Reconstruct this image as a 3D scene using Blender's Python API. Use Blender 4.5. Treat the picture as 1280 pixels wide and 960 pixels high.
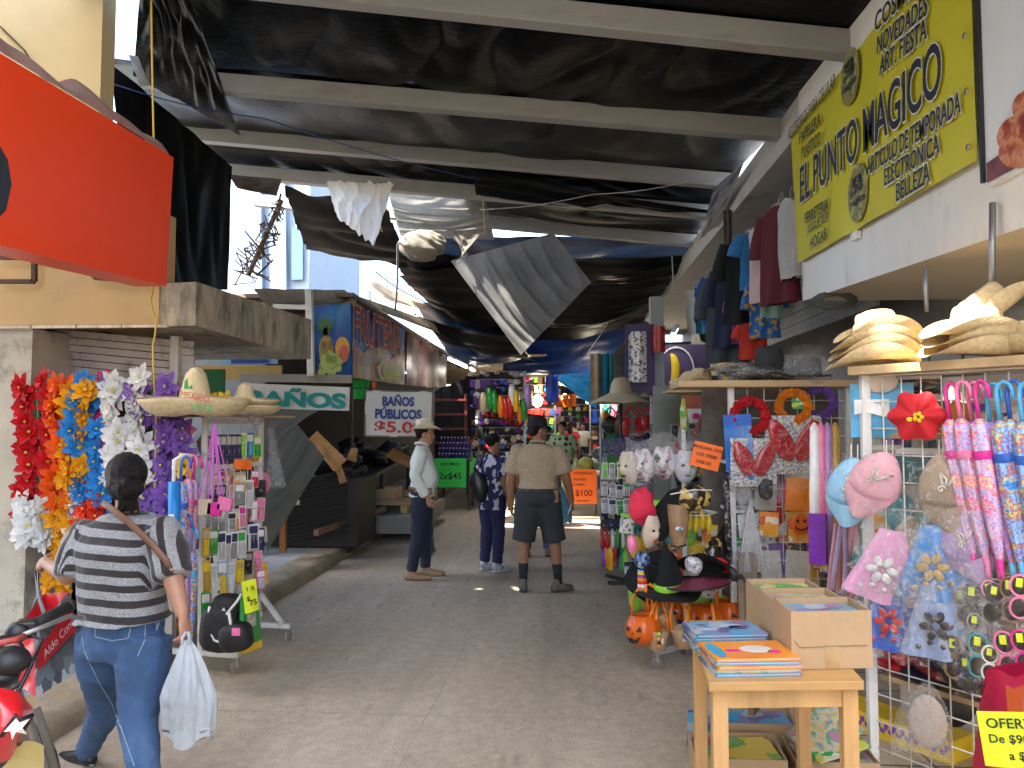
import bpy, math, random
from mathutils import Vector as V, Matrix, noise
R = math.radians
PI = math.pi
rnd = random.Random(11)
for o in list(bpy.data.objects): bpy.data.objects.remove(o)
SC = bpy.context.scene
COL = SC.collection
# ---------------------------------------------------------------- camera, sky, sun, exposure
CAMZ, YAW, PITCH, FPX = 1.62, R(3.57), R(2.98), 960.0
cam_d = bpy.data.cameras.new('camera'); cam = bpy.data.objects.new('camera', cam_d); COL.objects.link(cam)
cam.location = (0, 0, CAMZ); cam.rotation_euler = (PI/2 + PITCH, 0, YAW)
cam_d.sensor_width = 36; cam_d.lens = 36*FPX/1280; cam_d.clip_end = 2000; cam_d.clip_start = .05
SC.camera = cam
SUN = V((-.95, -1.0, 2.0)).normalized()
w = bpy.data.worlds.new('World'); SC.world = w; w.use_nodes = True
sky = w.node_tree.nodes.new('ShaderNodeTexSky'); sky.sky_type = 'NISHITA'; sky.sun_disc = False
sky.sun_elevation = math.asin(SUN.z); sky.sun_rotation = math.atan2(SUN.x, SUN.y)
sky.dust_density = 2.5
w.node_tree.links.new(sky.outputs[0], w.node_tree.nodes['Background'].inputs[0])
w.node_tree.nodes['Background'].inputs[1].default_value = .15
sl = bpy.data.lights.new('sun', 'SUN'); so = bpy.data.objects.new('sun', sl); COL.objects.link(so)
sl.energy = 3.6; sl.angle = R(.5); sl.color = (1, .93, .82)
so.rotation_euler = SUN.to_track_quat('Z', 'Y').to_euler()
vs = SC.view_settings; vs.view_transform = 'Standard'; vs.look = 'None'; vs.gamma = 1; vs.use_curve_mapping = False
vs.exposure = 3.0
SC.render.engine = 'CYCLES'
cy = SC.cycles
cy.use_denoising = True
try: cy.denoiser = 'OPENIMAGEDENOISE'
except Exception: pass
cy.max_bounces = 7; cy.diffuse_bounces = 5; cy.glossy_bounces = 3; cy.transmission_bounces = 4; cy.transparent_max_bounces = 10
cy.caustics_reflective = False; cy.caustics_refractive = False; cy.sample_clamp_indirect = 6
cy.use_adaptive_sampling = True; cy.adaptive_threshold = .02
# ---------------------------------------------------------------- helpers
CR = Matrix.Rotation(YAW, 3, 'Z') @ Matrix.Rotation(PI/2 + PITCH, 3, 'X')
CO = V((0, 0, CAMZ))
def ray(px, py): return CR @ V(((px-640)/FPX, (480-py)/FPX, -1))
def P(px, py, Y):  d = ray(px, py); return CO + d*(Y/d.y)          # the point at street depth Y
def PX(px, py, X): d = ray(px, py); return CO + d*(X/d.x)          # on the plane x = X
def PZ(px, py, Z): d = ray(px, py); return CO + d*((Z-CAMZ)/d.z)   # on the plane z = Z
WM = {}
def wm(o): return WM.get(o.name, Matrix.Identity(4)) if o else Matrix.Identity(4)
class MB:
 def __init__(s): s.v = []; s.f = []; s.mi = []; s.sm = []; s.m = 0; s.X = Matrix.Identity(4)
 def add(s, vs, fs, smooth=False):
  b = len(s.v); s.v += [s.X @ V(p) for p in vs]
  for f in fs: s.f.append([b+i for i in f]); s.mi.append(s.m); s.sm.append(smooth)
  return s
 def box(s, c, d, rot=None, taper=1):
  c = V(c); q = []
  for z in (-1, 1):
   t = taper if z > 0 else 1
   for x, y in ((-1,-1),(1,-1),(1,1),(-1,1)):
    p = V((x*d[0]/2*t, y*d[1]/2*t, z*d[2]/2))
    if rot is not None: p = rot @ p
    q.append(c+p)
  return s.add(q, [(3,2,1,0),(4,5,6,7),(0,1,5,4),(1,2,6,5),(2,3,7,6),(3,0,4,7)])
 def bar(s, a, b, w, h=None, up=V((0,0,1))):
  a = V(a); b = V(b); h = h or w; t = (b-a).normalized()
  if abs(t.dot(up)) > .98: up = V((0,1,0))
  x = t.cross(up).normalized(); y = x.cross(t)
  q = [p + x*(sx*w/2) + y*(sy*h/2) for p in (a, b) for sx, sy in ((-1,-1),(1,-1),(1,1),(-1,1))]
  return s.add(q, [(3,2,1,0),(4,5,6,7),(0,1,5,4),(1,2,6,5),(2,3,7,6),(3,0,4,7)])
 def tube(s, pts, r, n=8, cap=True, flat=1.0, ref=None):
  pts = [V(p) for p in pts]; k = len(pts); rs = r if isinstance(r, (list, tuple)) else [r]*k
  q = []; px = None
  for i in range(k):
   t = (pts[min(i+1, k-1)] - pts[max(i-1, 0)])
   t = t.normalized() if t.length > 1e-9 else V((0,0,1))
   if px is None:
    a = ref or (V((1,0,0)) if abs(t.x) < .9 else V((0,1,0)))
    px = (a - t*a.dot(t)).normalized()
   else:
    px = px - t*px.dot(t)
    px = px.normalized() if px.length > 1e-6 else V((1,0,0))
   py = t.cross(px)
   for j in range(n):
    an = 2*PI*j/n; q.append(pts[i] + px*(math.cos(an)*rs[i]) + py*(math.sin(an)*rs[i]*flat))
  fs = [(i*n+j, i*n+(j+1) % n, (i+1)*n+(j+1) % n, (i+1)*n+j) for i in range(k-1) for j in range(n)]
  if cap: fs += [tuple(reversed(range(n))), tuple(range((k-1)*n, k*n))]
  return s.add(q, fs, n > 5)
 def limb(s, pts, rs, n=12, flat=1.0, ref=None):
  pts = [V(p) for p in pts]; rs = list(rs)
  d0 = (pts[0]-pts[1]).normalized(); d1 = (pts[-1]-pts[-2]).normalized()
  a = [(pts[0]+d0*rs[0]*math.sin(R(t)), rs[0]*math.cos(R(t))) for t in (84, 60, 30)]
  b = [(pts[-1]+d1*rs[-1]*math.sin(R(t)), rs[-1]*math.cos(R(t))) for t in (30, 60, 84)]
  al = a + list(zip(pts, rs)) + b
  return s.tube([x[0] for x in al], [x[1] for x in al], n, True, flat, ref)
 def lathe(s, prof, n=24, c=(0,0,0), fn=None, cap=False):
  c = V(c); q = []; k = len(prof)
  for r, z in prof:
   for j in range(n):
    a = 2*PI*j/n; p = V((r*math.cos(a), r*math.sin(a), z))
    if fn: p = fn(p, a)
    q.append(c+p)
  fs = [(i*n+j, i*n+(j+1) % n, (i+1)*n+(j+1) % n, (i+1)*n+j) for i in range(k-1) for j in range(n)]
  if cap: fs += [tuple(reversed(range(n))), tuple(range((k-1)*n, k*n))]
  return s.add(q, fs, True)
 def ell(s, c, r, rot=None, nu=14, nv=9, fn=None):
  c = V(c); q = []
  for i in range(nv+1):
   t = PI*(i+.02)/(nv+.04)
   for j in range(nu):
    a = 2*PI*j/nu
    p = V((math.sin(t)*math.cos(a)*r[0], math.sin(t)*math.sin(a)*r[1], math.cos(t)*r[2]))
    if fn: p = fn(p)
    if rot is not None: p = rot @ p
    q.append(c+p)
  fs = [(i*nu+j, (i+1)*nu+j, (i+1)*nu+(j+1) % nu, i*nu+(j+1) % nu) for i in range(nv) for j in range(nu)]
  fs += [tuple(range(nu)), tuple(reversed(range(nv*nu, (nv+1)*nu)))]
  return s.add(q, fs, True)
 def sheet(s, fn, nu, nv, smooth=True):
  q = [fn(i/nu, j/nv) for j in range(nv+1) for i in range(nu+1)]
  return s.add(q, [(j*(nu+1)+i, j*(nu+1)+i+1, (j+1)*(nu+1)+i+1, (j+1)*(nu+1)+i) for j in range(nv) for i in range(nu)], smooth)
 def prism(s, o, t, y=0.0):                    # outline in x,z; thickness t towards +y
  n = len(o)
  q = [(x, y, z) for x, z in o] + [(x, y+t, z) for x, z in o]
  return s.add(q, [tuple(range(n)), tuple(reversed(range(n, 2*n)))] + [((i+1) % n, i, n+i, n+(i+1) % n) for i in range(n)])
 def mesh(s, name, mats, inv=None, shift=None):
  me = bpy.data.meshes.new(name)
  vs = s.v
  if inv is not None: vs = [inv @ p for p in vs]
  if shift is not None: vs = [p - shift for p in vs]
  me.from_pydata([tuple(p) for p in vs], [], s.f)
  for m in (mats if isinstance(mats, (list, tuple)) else [mats]): me.materials.append(m)
  me.polygons.foreach_set('material_index', s.mi); me.polygons.foreach_set('use_smooth', s.sm)
  me.update()
  return me
 def build(s, name, mats, parent=None, world=True, bevel=0, subsurf=0):
  """links the collected shapes as ONE object; world coordinates are turned into the parent's space"""
  if parent is not None:
   me = s.mesh(name, mats, wm(parent).inverted() if world else None)
   o = bpy.data.objects.new(name, me); COL.objects.link(o); o.parent = parent; WM[o.name] = wm(parent)
  else:
   xs = [p.x for p in s.v]; ys = [p.y for p in s.v]; zs = [p.z for p in s.v]
   b = V(((min(xs)+max(xs))/2, (min(ys)+max(ys))/2, min(zs)))
   o = bpy.data.objects.new(name, s.mesh(name, mats, None, b)); COL.objects.link(o); o.location = b
   WM[o.name] = Matrix.Translation(b)
  if bevel:
   m = o.modifiers.new('bevel', 'BEVEL'); m.width = bevel; m.segments = 2; m.limit_method = 'ANGLE'
  if subsurf:
   m = o.modifiers.new('subsurf', 'SUBSURF'); m.levels = m.render_levels = subsurf
  return o
def tag(o, label=None, cat=None, group=None, kind=None):
 if label: o['label'] = label
 if cat: o['category'] = cat
 if group: o['group'] = group
 if kind: o['kind'] = kind
 return o
def thing(name, label, cat, loc=(0,0,0), rz=0, group=None):
 o = bpy.data.objects.new(name, None); COL.objects.link(o); o.empty_display_size = .05
 o.location = loc; o.rotation_euler = (0, 0, rz)
 WM[o.name] = Matrix.Translation(V(loc)) @ Matrix.Rotation(rz, 4, 'Z')
 return tag(o, label, cat, group)
KINDS = {}
def define(kind, name, parts):                    # parts: (part name, MB, material(s), parent part or None)
 KINDS[kind] = (name, [(pn, mb.mesh(pn, mats), mats, pp) for pn, mb, mats, pp in parts])
def inst(kind, loc, label, cat, group=None, rot=(0,0,0), scale=1, mats=None):
 """one more of a kind: every instance and every part is an object of its own; the mesh data is shared"""
 name, parts = KINDS[kind]; mats = mats or {}; made = {}
 sc = (scale, scale, scale) if isinstance(scale, (int, float)) else scale
 root = None
 if len(parts) > 1 or parts[0][3] == '+':
  root = bpy.data.objects.new(name, None); COL.objects.link(root); root.empty_display_size = .03
 for pn, me, ms, pp in parts:
  o = bpy.data.objects.new(pn if root else name, me); COL.objects.link(o)
  if pn in mats:
   mm = mats[pn]; mm = mm if isinstance(mm, (list, tuple)) else [mm]
   for i, m in enumerate(mm):
    if m is not None: o.material_slots[i].link = 'OBJECT'; o.material_slots[i].material = m
  if root is None: root = o
  else: o.parent = made.get(pp, root)
  made[pn] = o
 root.location = loc; root.rotation_euler = rot; root.scale = sc
 bpy_m = Matrix.Translation(V(loc)) @ root.rotation_euler.to_matrix().to_4x4() @ Matrix.Diagonal((*sc, 1))
 WM[root.name] = bpy_m
 return tag(root, label, cat, group)
# ---------------------------------------------------------------- materials
MC = {}
def _nodes(name):
 m = bpy.data.materials.new(name); m.use_nodes = True; nt = m.node_tree
 return m, nt, nt.nodes['Principled BSDF'], nt.nodes['Material Output']
def _n(nt, t, **kw):
 n = nt.nodes.new(t)
 for k, v in kw.items():
  if hasattr(n, k) and k not in n.inputs: setattr(n, k, v)
  else: n.inputs[k].default_value = v
 return n
def mat(name, c=(.5,.5,.5), rough=.6, metal=0, var=.12, scale=7, bump=0, bscale=60, emit=0, coat=0, trans=0, stretch=(1,1,1), dirt=None, spec=.5, sss=0):
 if name in MC: return MC[name]
 m, nt, b, out = _nodes(name); L = nt.links.new
 tc = _n(nt, 'ShaderNodeTexCoord'); mp = _n(nt, 'ShaderNodeMapping'); mp.inputs['Scale'].default_value = stretch
 L(tc.outputs['Object'], mp.inputs[0])
 nz = _n(nt, 'ShaderNodeTexNoise', Scale=scale, Detail=6, Roughness=.65); L(mp.outputs[0], nz.inputs['Vector'])
 mx = _n(nt, 'ShaderNodeMix', data_type='RGBA')
 mx.inputs[6].default_value = (*[max(0, x*(1-var)) for x in c], 1); mx.inputs[7].default_value = (*[min(1, x*(1+var)) for x in c], 1)
 rp = _n(nt, 'ShaderNodeMapRange'); rp.inputs[1].default_value = .3; rp.inputs[2].default_value = .7
 L(nz.outputs[0], rp.inputs[0]); L(rp.outputs[0], mx.inputs[0])
 last = mx.outputs[2]
 if dirt:                                       # (colour, amount, scale): worn patches with a shape of their own
  n2 = _n(nt, 'ShaderNodeTexNoise', Scale=dirt[2], Detail=9, Roughness=.7); L(mp.outputs[0], n2.inputs['Vector'])
  r2 = _n(nt, 'ShaderNodeMapRange'); r2.inputs[1].default_value = .62-.25*dirt[1]; r2.inputs[2].default_value = .78-.2*dirt[1]
  L(n2.outputs[0], r2.inputs[0])
  m2 = _n(nt, 'ShaderNodeMix', data_type='RGBA'); m2.inputs[7].default_value = (*dirt[0], 1)
  L(r2.outputs[0], m2.inputs[0]); L(last, m2.inputs[6]); last = m2.outputs[2]
 L(last, b.inputs['Base Color'])
 b.inputs['Roughness'].default_value = rough; b.inputs['Metallic'].default_value = metal
 b.inputs['Coat Weight'].default_value = coat; b.inputs['Specular IOR Level'].default_value = spec
 b.inputs['Transmission Weight'].default_value = trans
 if sss: b.inputs['Subsurface Weight'].default_value = sss; b.inputs['Subsurface Radius'].default_value = (.012, .005, .003); b.inputs['Subsurface Scale'].default_value = 1
 if bump:
  n3 = _n(nt, 'ShaderNodeTexNoise', Scale=bscale, Detail=4); L(mp.outputs[0], n3.inputs['Vector'])
  bp = _n(nt, 'ShaderNodeBump', Strength=min(1, bump), Distance=.01*max(1, bump)); L(n3.outputs[0], bp.inputs['Height']); L(bp.outputs[0], b.inputs['Normal'])
 if emit: b.inputs['Emission Color'].default_value = (*c, 1); b.inputs['Emission Strength'].default_value = emit
 MC[name] = m; return m
def pmat(name, cols, scale=20, rough=.4, soft=False, coat=0, stretch=(1,1,1), kind='voronoi', dist=0):
 """a printed pattern: patches of the given colours"""
 if name in MC: return MC[name]
 m, nt, b, out = _nodes(name); L = nt.links.new
 tc = _n(nt, 'ShaderNodeTexCoord'); mp = _n(nt, 'ShaderNodeMapping'); mp.inputs['Scale'].default_value = stretch; L(tc.outputs['Object'], mp.inputs[0])
 if kind == 'voronoi':
  wn = _n(nt, 'ShaderNodeTexNoise', Scale=scale*.8, Detail=2); L(mp.outputs[0], wn.inputs['Vector'])
  ad = _n(nt, 'ShaderNodeMix', data_type='RGBA', blend_type='ADD'); ad.inputs[0].default_value = .6/scale*2; L(mp.outputs[0], ad.inputs[6]); L(wn.outputs[1], ad.inputs[7])
  t = _n(nt, 'ShaderNodeTexVoronoi', Scale=scale); L(ad.outputs[2], t.inputs['Vector'])
  sp = _n(nt, 'ShaderNodeSeparateColor'); L(t.outputs['Color'], sp.inputs[0]); src = sp.outputs[0]
 elif kind == 'noise':
  t = _n(nt, 'ShaderNodeTexNoise', Scale=scale, Detail=4, Roughness=.6); L(mp.outputs[0], t.inputs['Vector'])
  r = _n(nt, 'ShaderNodeMapRange'); r.inputs[1].default_value = .32; r.inputs[2].default_value = .68; L(t.outputs[0], r.inputs[0]); src = r.outputs[0]
 else:                                          # bands along z of the mapped object space
  sx = _n(nt, 'ShaderNodeSeparateXYZ'); L(mp.outputs[0], sx.inputs[0])
  mu = _n(nt, 'ShaderNodeMath', operation='MULTIPLY'); mu.inputs[1].default_value = scale; L(sx.outputs[2 if kind == 'bands' else 0], mu.inputs[0])
  fr = _n(nt, 'ShaderNodeMath', operation='FRACT'); L(mu.outputs[0], fr.inputs[0]); src = fr.outputs[0]
 cr = _n(nt, 'ShaderNodeValToRGB'); cr.color_ramp.interpolation = 'LINEAR' if soft else 'CONSTANT'
 el = cr.color_ramp.elements
 while len(el) < len(cols): el.new(.5)
 for i, c in enumerate(cols): el[i].position = i/len(cols); el[i].color = (*c, 1)
 L(src, cr.inputs[0]); L(cr.outputs[0], b.inputs['Base Color'])
 b.inputs['Roughness'].default_value = rough; b.inputs['Coat Weight'].default_value = coat
 nz = _n(nt, 'ShaderNodeTexNoise', Scale=30, Detail=3); L(mp.outputs[0], nz.inputs['Vector'])
 bp = _n(nt, 'ShaderNodeBump', Strength=.25, Distance=.01); L(nz.outputs[0], bp.inputs['Height']); L(bp.outputs[0], b.inputs['Normal'])
 MC[name] = m; return m
def film(name, c=(.9,.92,.95), clear=.94, rough=.1, bs=25, bump=.7):
 """thin clear plastic: mostly see-through, with crinkled highlights"""
 if name in MC: return MC[name]
 m, nt, b, out = _nodes(name); L = nt.links.new
 b.inputs['Base Color'].default_value = (*[x*.7 for x in c], 1); b.inputs['Roughness'].default_value = rough; b.inputs['Metallic'].default_value = .7
 tr = _n(nt, 'ShaderNodeBsdfTransparent'); mx = _n(nt, 'ShaderNodeMixShader');
 tc = _n(nt, 'ShaderNodeTexCoord'); nz = _n(nt, 'ShaderNodeTexNoise', Scale=bs, Detail=5, Roughness=.7); L(tc.outputs['Object'], nz.inputs['Vector'])
 bp = _n(nt, 'ShaderNodeBump', Strength=bump, Distance=.02); L(nz.outputs[0], bp.inputs['Height']); L(bp.outputs[0], b.inputs['Normal'])
 r = _n(nt, 'ShaderNodeMapRange'); r.inputs[1].default_value = .53; r.inputs[2].default_value = .66; r.inputs[3].default_value = min(.99, clear+.09); r.inputs[4].default_value = clear-.38; nz.inputs['Distortion'].default_value = 1.6  # less clear noise streaks paint the crinkle highlights into the film
 L(nz.outputs[0], r.inputs[0]); iv = _n(nt, 'ShaderNodeMath', operation='SUBTRACT'); iv.inputs[0].default_value = 1; L(r.outputs[0], iv.inputs[1])
 L(iv.outputs[0], mx.inputs[0]); L(tr.outputs[0], mx.inputs[1]); L(b.outputs[0], mx.inputs[2]); L(mx.outputs[0], out.inputs[0])
 MC[name] = m; return m
def cloth(name, c, rough=.8, tl=.35, var=.25, scale=3, bs=14, bump=.5, gloss=.3):
 """thin cloth or plastic sheet; tl of the light comes through"""
 if name in MC: return MC[name]
 m = mat(name, c, rough, var=var, scale=scale, bump=bump, bscale=bs, spec=gloss)
 if tl:
  nt = m.node_tree; L = nt.links.new; b = nt.nodes['Principled BSDF']; out = nt.nodes['Material Output']
  t = _n(nt, 'ShaderNodeBsdfTranslucent'); src = b.inputs['Base Color'].links[0].from_socket; L(src, t.inputs[0])
  mx = _n(nt, 'ShaderNodeMixShader'); mx.inputs[0].default_value = tl; L(b.outputs[0], mx.inputs[1]); L(t.outputs[0], mx.inputs[2]); L(mx.outputs[0], out.inputs[0])
 return m
def text(s, size, m, parent=None, loc=(0,0,0), rot=(PI/2,0,0), name='lettering', bold=0, sx=1.0, ax='CENTER', ext=.0008, shear=0, space=1.0):
 c = bpy.data.curves.new(name, 'FONT'); c.body = s; c.size = size; c.align_x = ax; c.align_y = 'CENTER'; c.offset = bold; c.extrude = ext; c.shear = shear; c.space_character = space; c.resolution_u = 4
 t = bpy.data.objects.new(name, c); me = bpy.data.meshes.new_from_object(t); bpy.data.objects.remove(t); bpy.data.curves.remove(c)
 me.name = name; me.materials.clear(); me.materials.append(m)
 if sx != 1:
  for v in me.vertices: v.co.x *= sx
 o = bpy.data.objects.new(name, me); COL.objects.link(o); o.location = loc; o.rotation_euler = rot
 if parent is not None: o.parent = parent
 return o
def frac(seed): return random.Random(seed)
def fbm(p, s=1.0): return noise.noise(V(p)*s)
def ridge(p, s=1.0): return 1-abs(noise.noise(V(p)*s))*2
def sag_sheet(a, b, c, d, nu=40, nv=16, sag=.2, wr=.04, seed=0, dirn=(1,6), edge=0.0):
 """cloth stretched between four corners (a b top, c d bottom): sags and creases"""
 a, b, c, d = map(V, (a, b, c, d)); nrm = ((b-a).cross(c-a)).normalized(); off = V((seed*7.3, seed*3.1, seed))
 mb = MB()
 def fn(u, v):
  p = (a*(1-u)+b*u)*(1-v) + (c*(1-u)+d*u)*v
  k = math.sin(PI*u)**.8*math.sin(PI*v)**.7 if 0 < u < 1 and 0 < v < 1 else 0
  p = p + V((0,0,-sag*k))
  q = V((u*dirn[0], v*dirn[1], 0)) + off
  q = q + V((.35*fbm(q*.6+off), .35*fbm(q*.6-off), 0)); h = wr*((max(0, ridge(q, 1.0))**1.6)*.8 + ridge(q*2.2, 1)*.22 + fbm(q*4)*.08)
  p += nrm*h*(.25+.75*k)
  if edge and (v in (0, 1) or u in (0, 1)): p += V((0,0,fbm(q*3)*edge))
  return p
 mb.sheet(fn, nu, nv); return mb
# common materials
BLK = mat('black_plastic', (.012,.012,.014), .4); WHT = mat('white_paint', (.75,.75,.73), .5, var=.06, dirt=((.35,.3,.25), .3, 9))
STEEL = mat('galvanised_steel', (.35,.36,.38), .4, .7); GREY = mat('grey_paint', (.42,.42,.41), .5, var=.1, dirt=((.2,.19,.18), .3, 4))
DKM = mat('dark_steel', (.03,.03,.035), .45, .4); WOOD = mat('pine_wood', (.55,.33,.14), .5, var=.3, scale=5, stretch=(1,1,.12), bump=.15)
PLANK = mat('plank_wood', (.5,.35,.19), .6, var=.25, scale=6, stretch=(.15,1,1)); CARD = mat('cardboard', (.46,.32,.19), .8, var=.1, scale=5, bump=.1, bscale=90)
CLEAR = film('clear_bag', clear=.87, bump=1); MILKY = film('milky_bag', (.95,.96,.96), .74, .3)
SKIN = mat('skin', (.40,.205,.125), .5, var=.08, scale=14, sss=.12); SKIN2 = mat('skin_brown', (.30,.145,.085), .5, var=.08, scale=14, sss=.1)
HAIR = mat('black_hair', (.008,.006,.005), .45, spec=.2, var=.4, scale=20, stretch=(6,6,1), bump=.8, bscale=60)
INK = mat('black_ink', (.012,.012,.016), .6)
NEON_O = mat('neon_orange_paper', (.95,.17,.01), .6, var=.04); NEON_G = mat('neon_green_paper', (.03,.62,.08), .6, var=.05); NEON_Y = mat('neon_yellow_paper', (.72,.85,.02), .6, var=.04)
PAL = {'red': (.62,.02,.02), 'orange': (.9,.25,.015), 'yellow': (.85,.58,.02), 'green': (.03,.35,.06), 'lime': (.3,.7,.05), 'blue': (.02,.12,.55), 'sky blue': (.08,.42,.78),
       'purple': (.2,.06,.45), 'lilac': (.42,.26,.66), 'pink': (.85,.2,.42), 'magenta': (.72,.02,.3), 'white': (.8,.8,.8), 'black': (.015,.015,.018), 'grey': (.3,.3,.31), 'brown': (.2,.1,.05), 'teal': (.02,.33,.36), 'silver': (.55,.55,.57), 'navy': (.015,.02,.1), 'beige': (.6,.48,.33), 'gold': (.55,.36,.07)}
def cm(n, rough=.5): return mat('goods_'+n.replace(' ', '_'), PAL[n], rough, var=.18, scale=9, bump=.15, bscale=40)
def sl_(n): return mat('shiny_'+n.replace(' ', '_'), PAL[n], .18, var=.2, scale=9, bump=.5, bscale=30, coat=.4)
ORD = 'first second third fourth fifth sixth seventh eighth ninth tenth eleventh twelfth thirteenth fourteenth fifteenth sixteenth'.split()
# ================================================================ SETTING
def struct(name, mb, m, bevel=0): return tag(mb.build(name, m, None, bevel=bevel), kind='structure')
def road_mat():
 m, nt, b, out = _nodes('road_concrete'); L = nt.links.new
 tc = _n(nt, 'ShaderNodeTexCoord'); mp = _n(nt, 'ShaderNodeMapping'); L(tc.outputs['Object'], mp.inputs[0])
 st = _n(nt, 'ShaderNodeMapping'); st.inputs['Scale'].default_value = (1, .22, 1); L(tc.outputs['Object'], st.inputs[0])
 a = _n(nt, 'ShaderNodeTexNoise', Scale=.9, Detail=9, Roughness=.62); L(st.outputs[0], a.inputs['Vector'])
 c = _n(nt, 'ShaderNodeTexNoise', Scale=13, Detail=8, Roughness=.75); L(mp.outputs[0], c.inputs['Vector'])
 f = _n(nt, 'ShaderNodeTexNoise', Scale=120, Detail=3, Roughness=.6); L(mp.outputs[0], f.inputs['Vector'])
 r = _n(nt, 'ShaderNodeValToRGB'); e = r.color_ramp.elements; e[0].position = .3; e[0].color = (.37,.31,.235,1); e[1].position = .68; e[1].color = (.68,.585,.45,1); L(a.outputs[0], r.inputs[0])
 r2 = _n(nt, 'ShaderNodeValToRGB'); e = r2.color_ramp.elements; e[0].position = .36; e[0].color = (.62,.6,.58,1); e[1].position = .6; e[1].color = (1.05,1.05,1.05,1); L(c.outputs[0], r2.inputs[0])
 mx = _n(nt, 'ShaderNodeMix', data_type='RGBA', blend_type='MULTIPLY'); mx.inputs[0].default_value = .58; L(r.outputs[0], mx.inputs[6]); L(r2.outputs[0], mx.inputs[7])
 # dark trodden spots
 v = _n(nt, 'ShaderNodeTexVoronoi', Scale=5.5); L(st.outputs[0], v.inputs['Vector'])
 vr = _n(nt, 'ShaderNodeMapRange'); vr.inputs[1].default_value = .05; vr.inputs[2].default_value = .16; vr.inputs[3].default_value = .72; vr.inputs[4].default_value = 1; L(v.outputs['Distance'], vr.inputs[0])
 m3 = _n(nt, 'ShaderNodeMix', data_type='RGBA', blend_type='MULTIPLY'); m3.inputs[0].default_value = .8; L(mx.outputs[2], m3.inputs[6]); L(vr.outputs[0], m3.inputs[7])
 # wheel-track grooves along the street
 sx = _n(nt, 'ShaderNodeSeparateXYZ'); L(tc.outputs['Object'], sx.inputs[0])
 wob = _n(nt, 'ShaderNodeTexNoise', Scale=.7, Detail=3); L(mp.outputs[0], wob.inputs['Vector'])
 ad = _n(nt, 'ShaderNodeMath', operation='MULTIPLY_ADD'); ad.inputs[1].default_value = .35; L(wob.outputs[0], ad.inputs[0]); L(sx.outputs[0], ad.inputs[2])
 wv = _n(nt, 'ShaderNodeMath', operation='PINGPONG'); wv.inputs[1].default_value = .42; L(ad.outputs[0], wv.inputs[0])
 wr = _n(nt, 'ShaderNodeMapRange'); wr.inputs[1].default_value = 0; wr.inputs[2].default_value = .05; wr.inputs[3].default_value = .74; wr.inputs[4].default_value = 1; L(wv.outputs[0], wr.inputs[0])
 gate = _n(nt, 'ShaderNodeMapRange'); gate.inputs[1].default_value = .5; gate.inputs[2].default_value = .6; L(c.outputs[0], gate.inputs[0])
 m4 = _n(nt, 'ShaderNodeMix', data_type='RGBA', blend_type='MULTIPLY'); L(gate.outputs[0], m4.inputs[0]); L(m3.outputs[2], m4.inputs[6]); L(wr.outputs[0], m4.inputs[7])
 L(m4.outputs[2], b.inputs['Base Color']); b.inputs['Roughness'].default_value = .85; b.inputs['Specular IOR Level'].default_value = .3
 s1 = _n(nt, 'ShaderNodeMath', operation='ADD'); L(c.outputs[0], s1.inputs[0]); L(f.outputs[0], s1.inputs[1])
 bp = _n(nt, 'ShaderNodeBump', Strength=.75, Distance=.012); L(s1.outputs[0], bp.inputs['Height']); L(bp.outputs[0], b.inputs['Normal'])
 return m
ROAD = road_mat()
def tile_mat(name, c1, c2, sz):
 m, nt, b, out = _nodes(name); L = nt.links.new
 tc = _n(nt, 'ShaderNodeTexCoord'); br = _n(nt, 'ShaderNodeTexBrick', Scale=1); br.offset = 0
 br.inputs['Color1'].default_value = (*c1, 1); br.inputs['Color2'].default_value = (*c2, 1); br.inputs['Mortar'].default_value = (.1,.09,.08,1)
 br.inputs['Mortar Size'].default_value = .008; br.inputs['Brick Width'].default_value = sz; br.inputs['Row Height'].default_value = sz
 L(tc.outputs['Object'], br.inputs['Vector'])
 nz = _n(nt, 'ShaderNodeTexNoise', Scale=5, Detail=8, Roughness=.7); L(tc.outputs['Object'], nz.inputs['Vector'])
 r = _n(nt, 'ShaderNodeMapRange'); r.inputs[1].default_value = .3; r.inputs[2].default_value = .65; r.inputs[3].default_value = .6; r.inputs[4].default_value = 1.05; L(nz.outputs[0], r.inputs[0])
 mx = _n(nt, 'ShaderNodeMix', data_type='RGBA', blend_type='MULTIPLY'); mx.inputs[0].default_value = 1; L(br.outputs[0], mx.inputs[6]); L(r.outputs[0], mx.inputs[7])
 L(mx.outputs[2], b.inputs['Base Color']); b.inputs['Roughness'].default_value = .5
 return m
CONC = mat('rough_concrete', (.43,.37,.28), .9, var=.22, scale=3, bump=.6, bscale=25, stretch=(1,1,.35), dirt=((.13,.115,.095), .6, 5))
KERB = mat('worn_kerb', (.30,.25,.18), .9, var=.35, scale=4, bump=.8, bscale=22, dirt=((.36,.27,.11), .35, 3))
TAN = mat('tan_wall', (.52,.35,.16), .8, var=.08, scale=2, dirt=((.42,.28,.14), .3, 3))
CREAM = mat('cream_wall', (.58,.48,.28), .85, var=.1, scale=1.5, bump=.3, bscale=12, dirt=((.45,.38,.26), .45, 2))
PLASTER = mat('white_plaster', (.74,.73,.72), .8, var=.05, scale=2, bump=.25, bscale=18, stretch=(1,1,.4), dirt=((.5,.48,.46), .3, 3))
WARMP = mat('warm_lit_plaster', (.66,.56,.40), .8, var=.05, scale=2)  # underside of the white plaster, with warm light put into its colour
DARKW = mat('shade_dark_wall', (.035,.033,.032), .8, var=.4, scale=3); GWALL = mat('grey_shop_wall', (.33,.32,.30), .75, var=.12, scale=2, dirt=((.2,.19,.18), .4, 3))  # DARKW puts the dimness of the shop interiors into the wall colour
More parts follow.
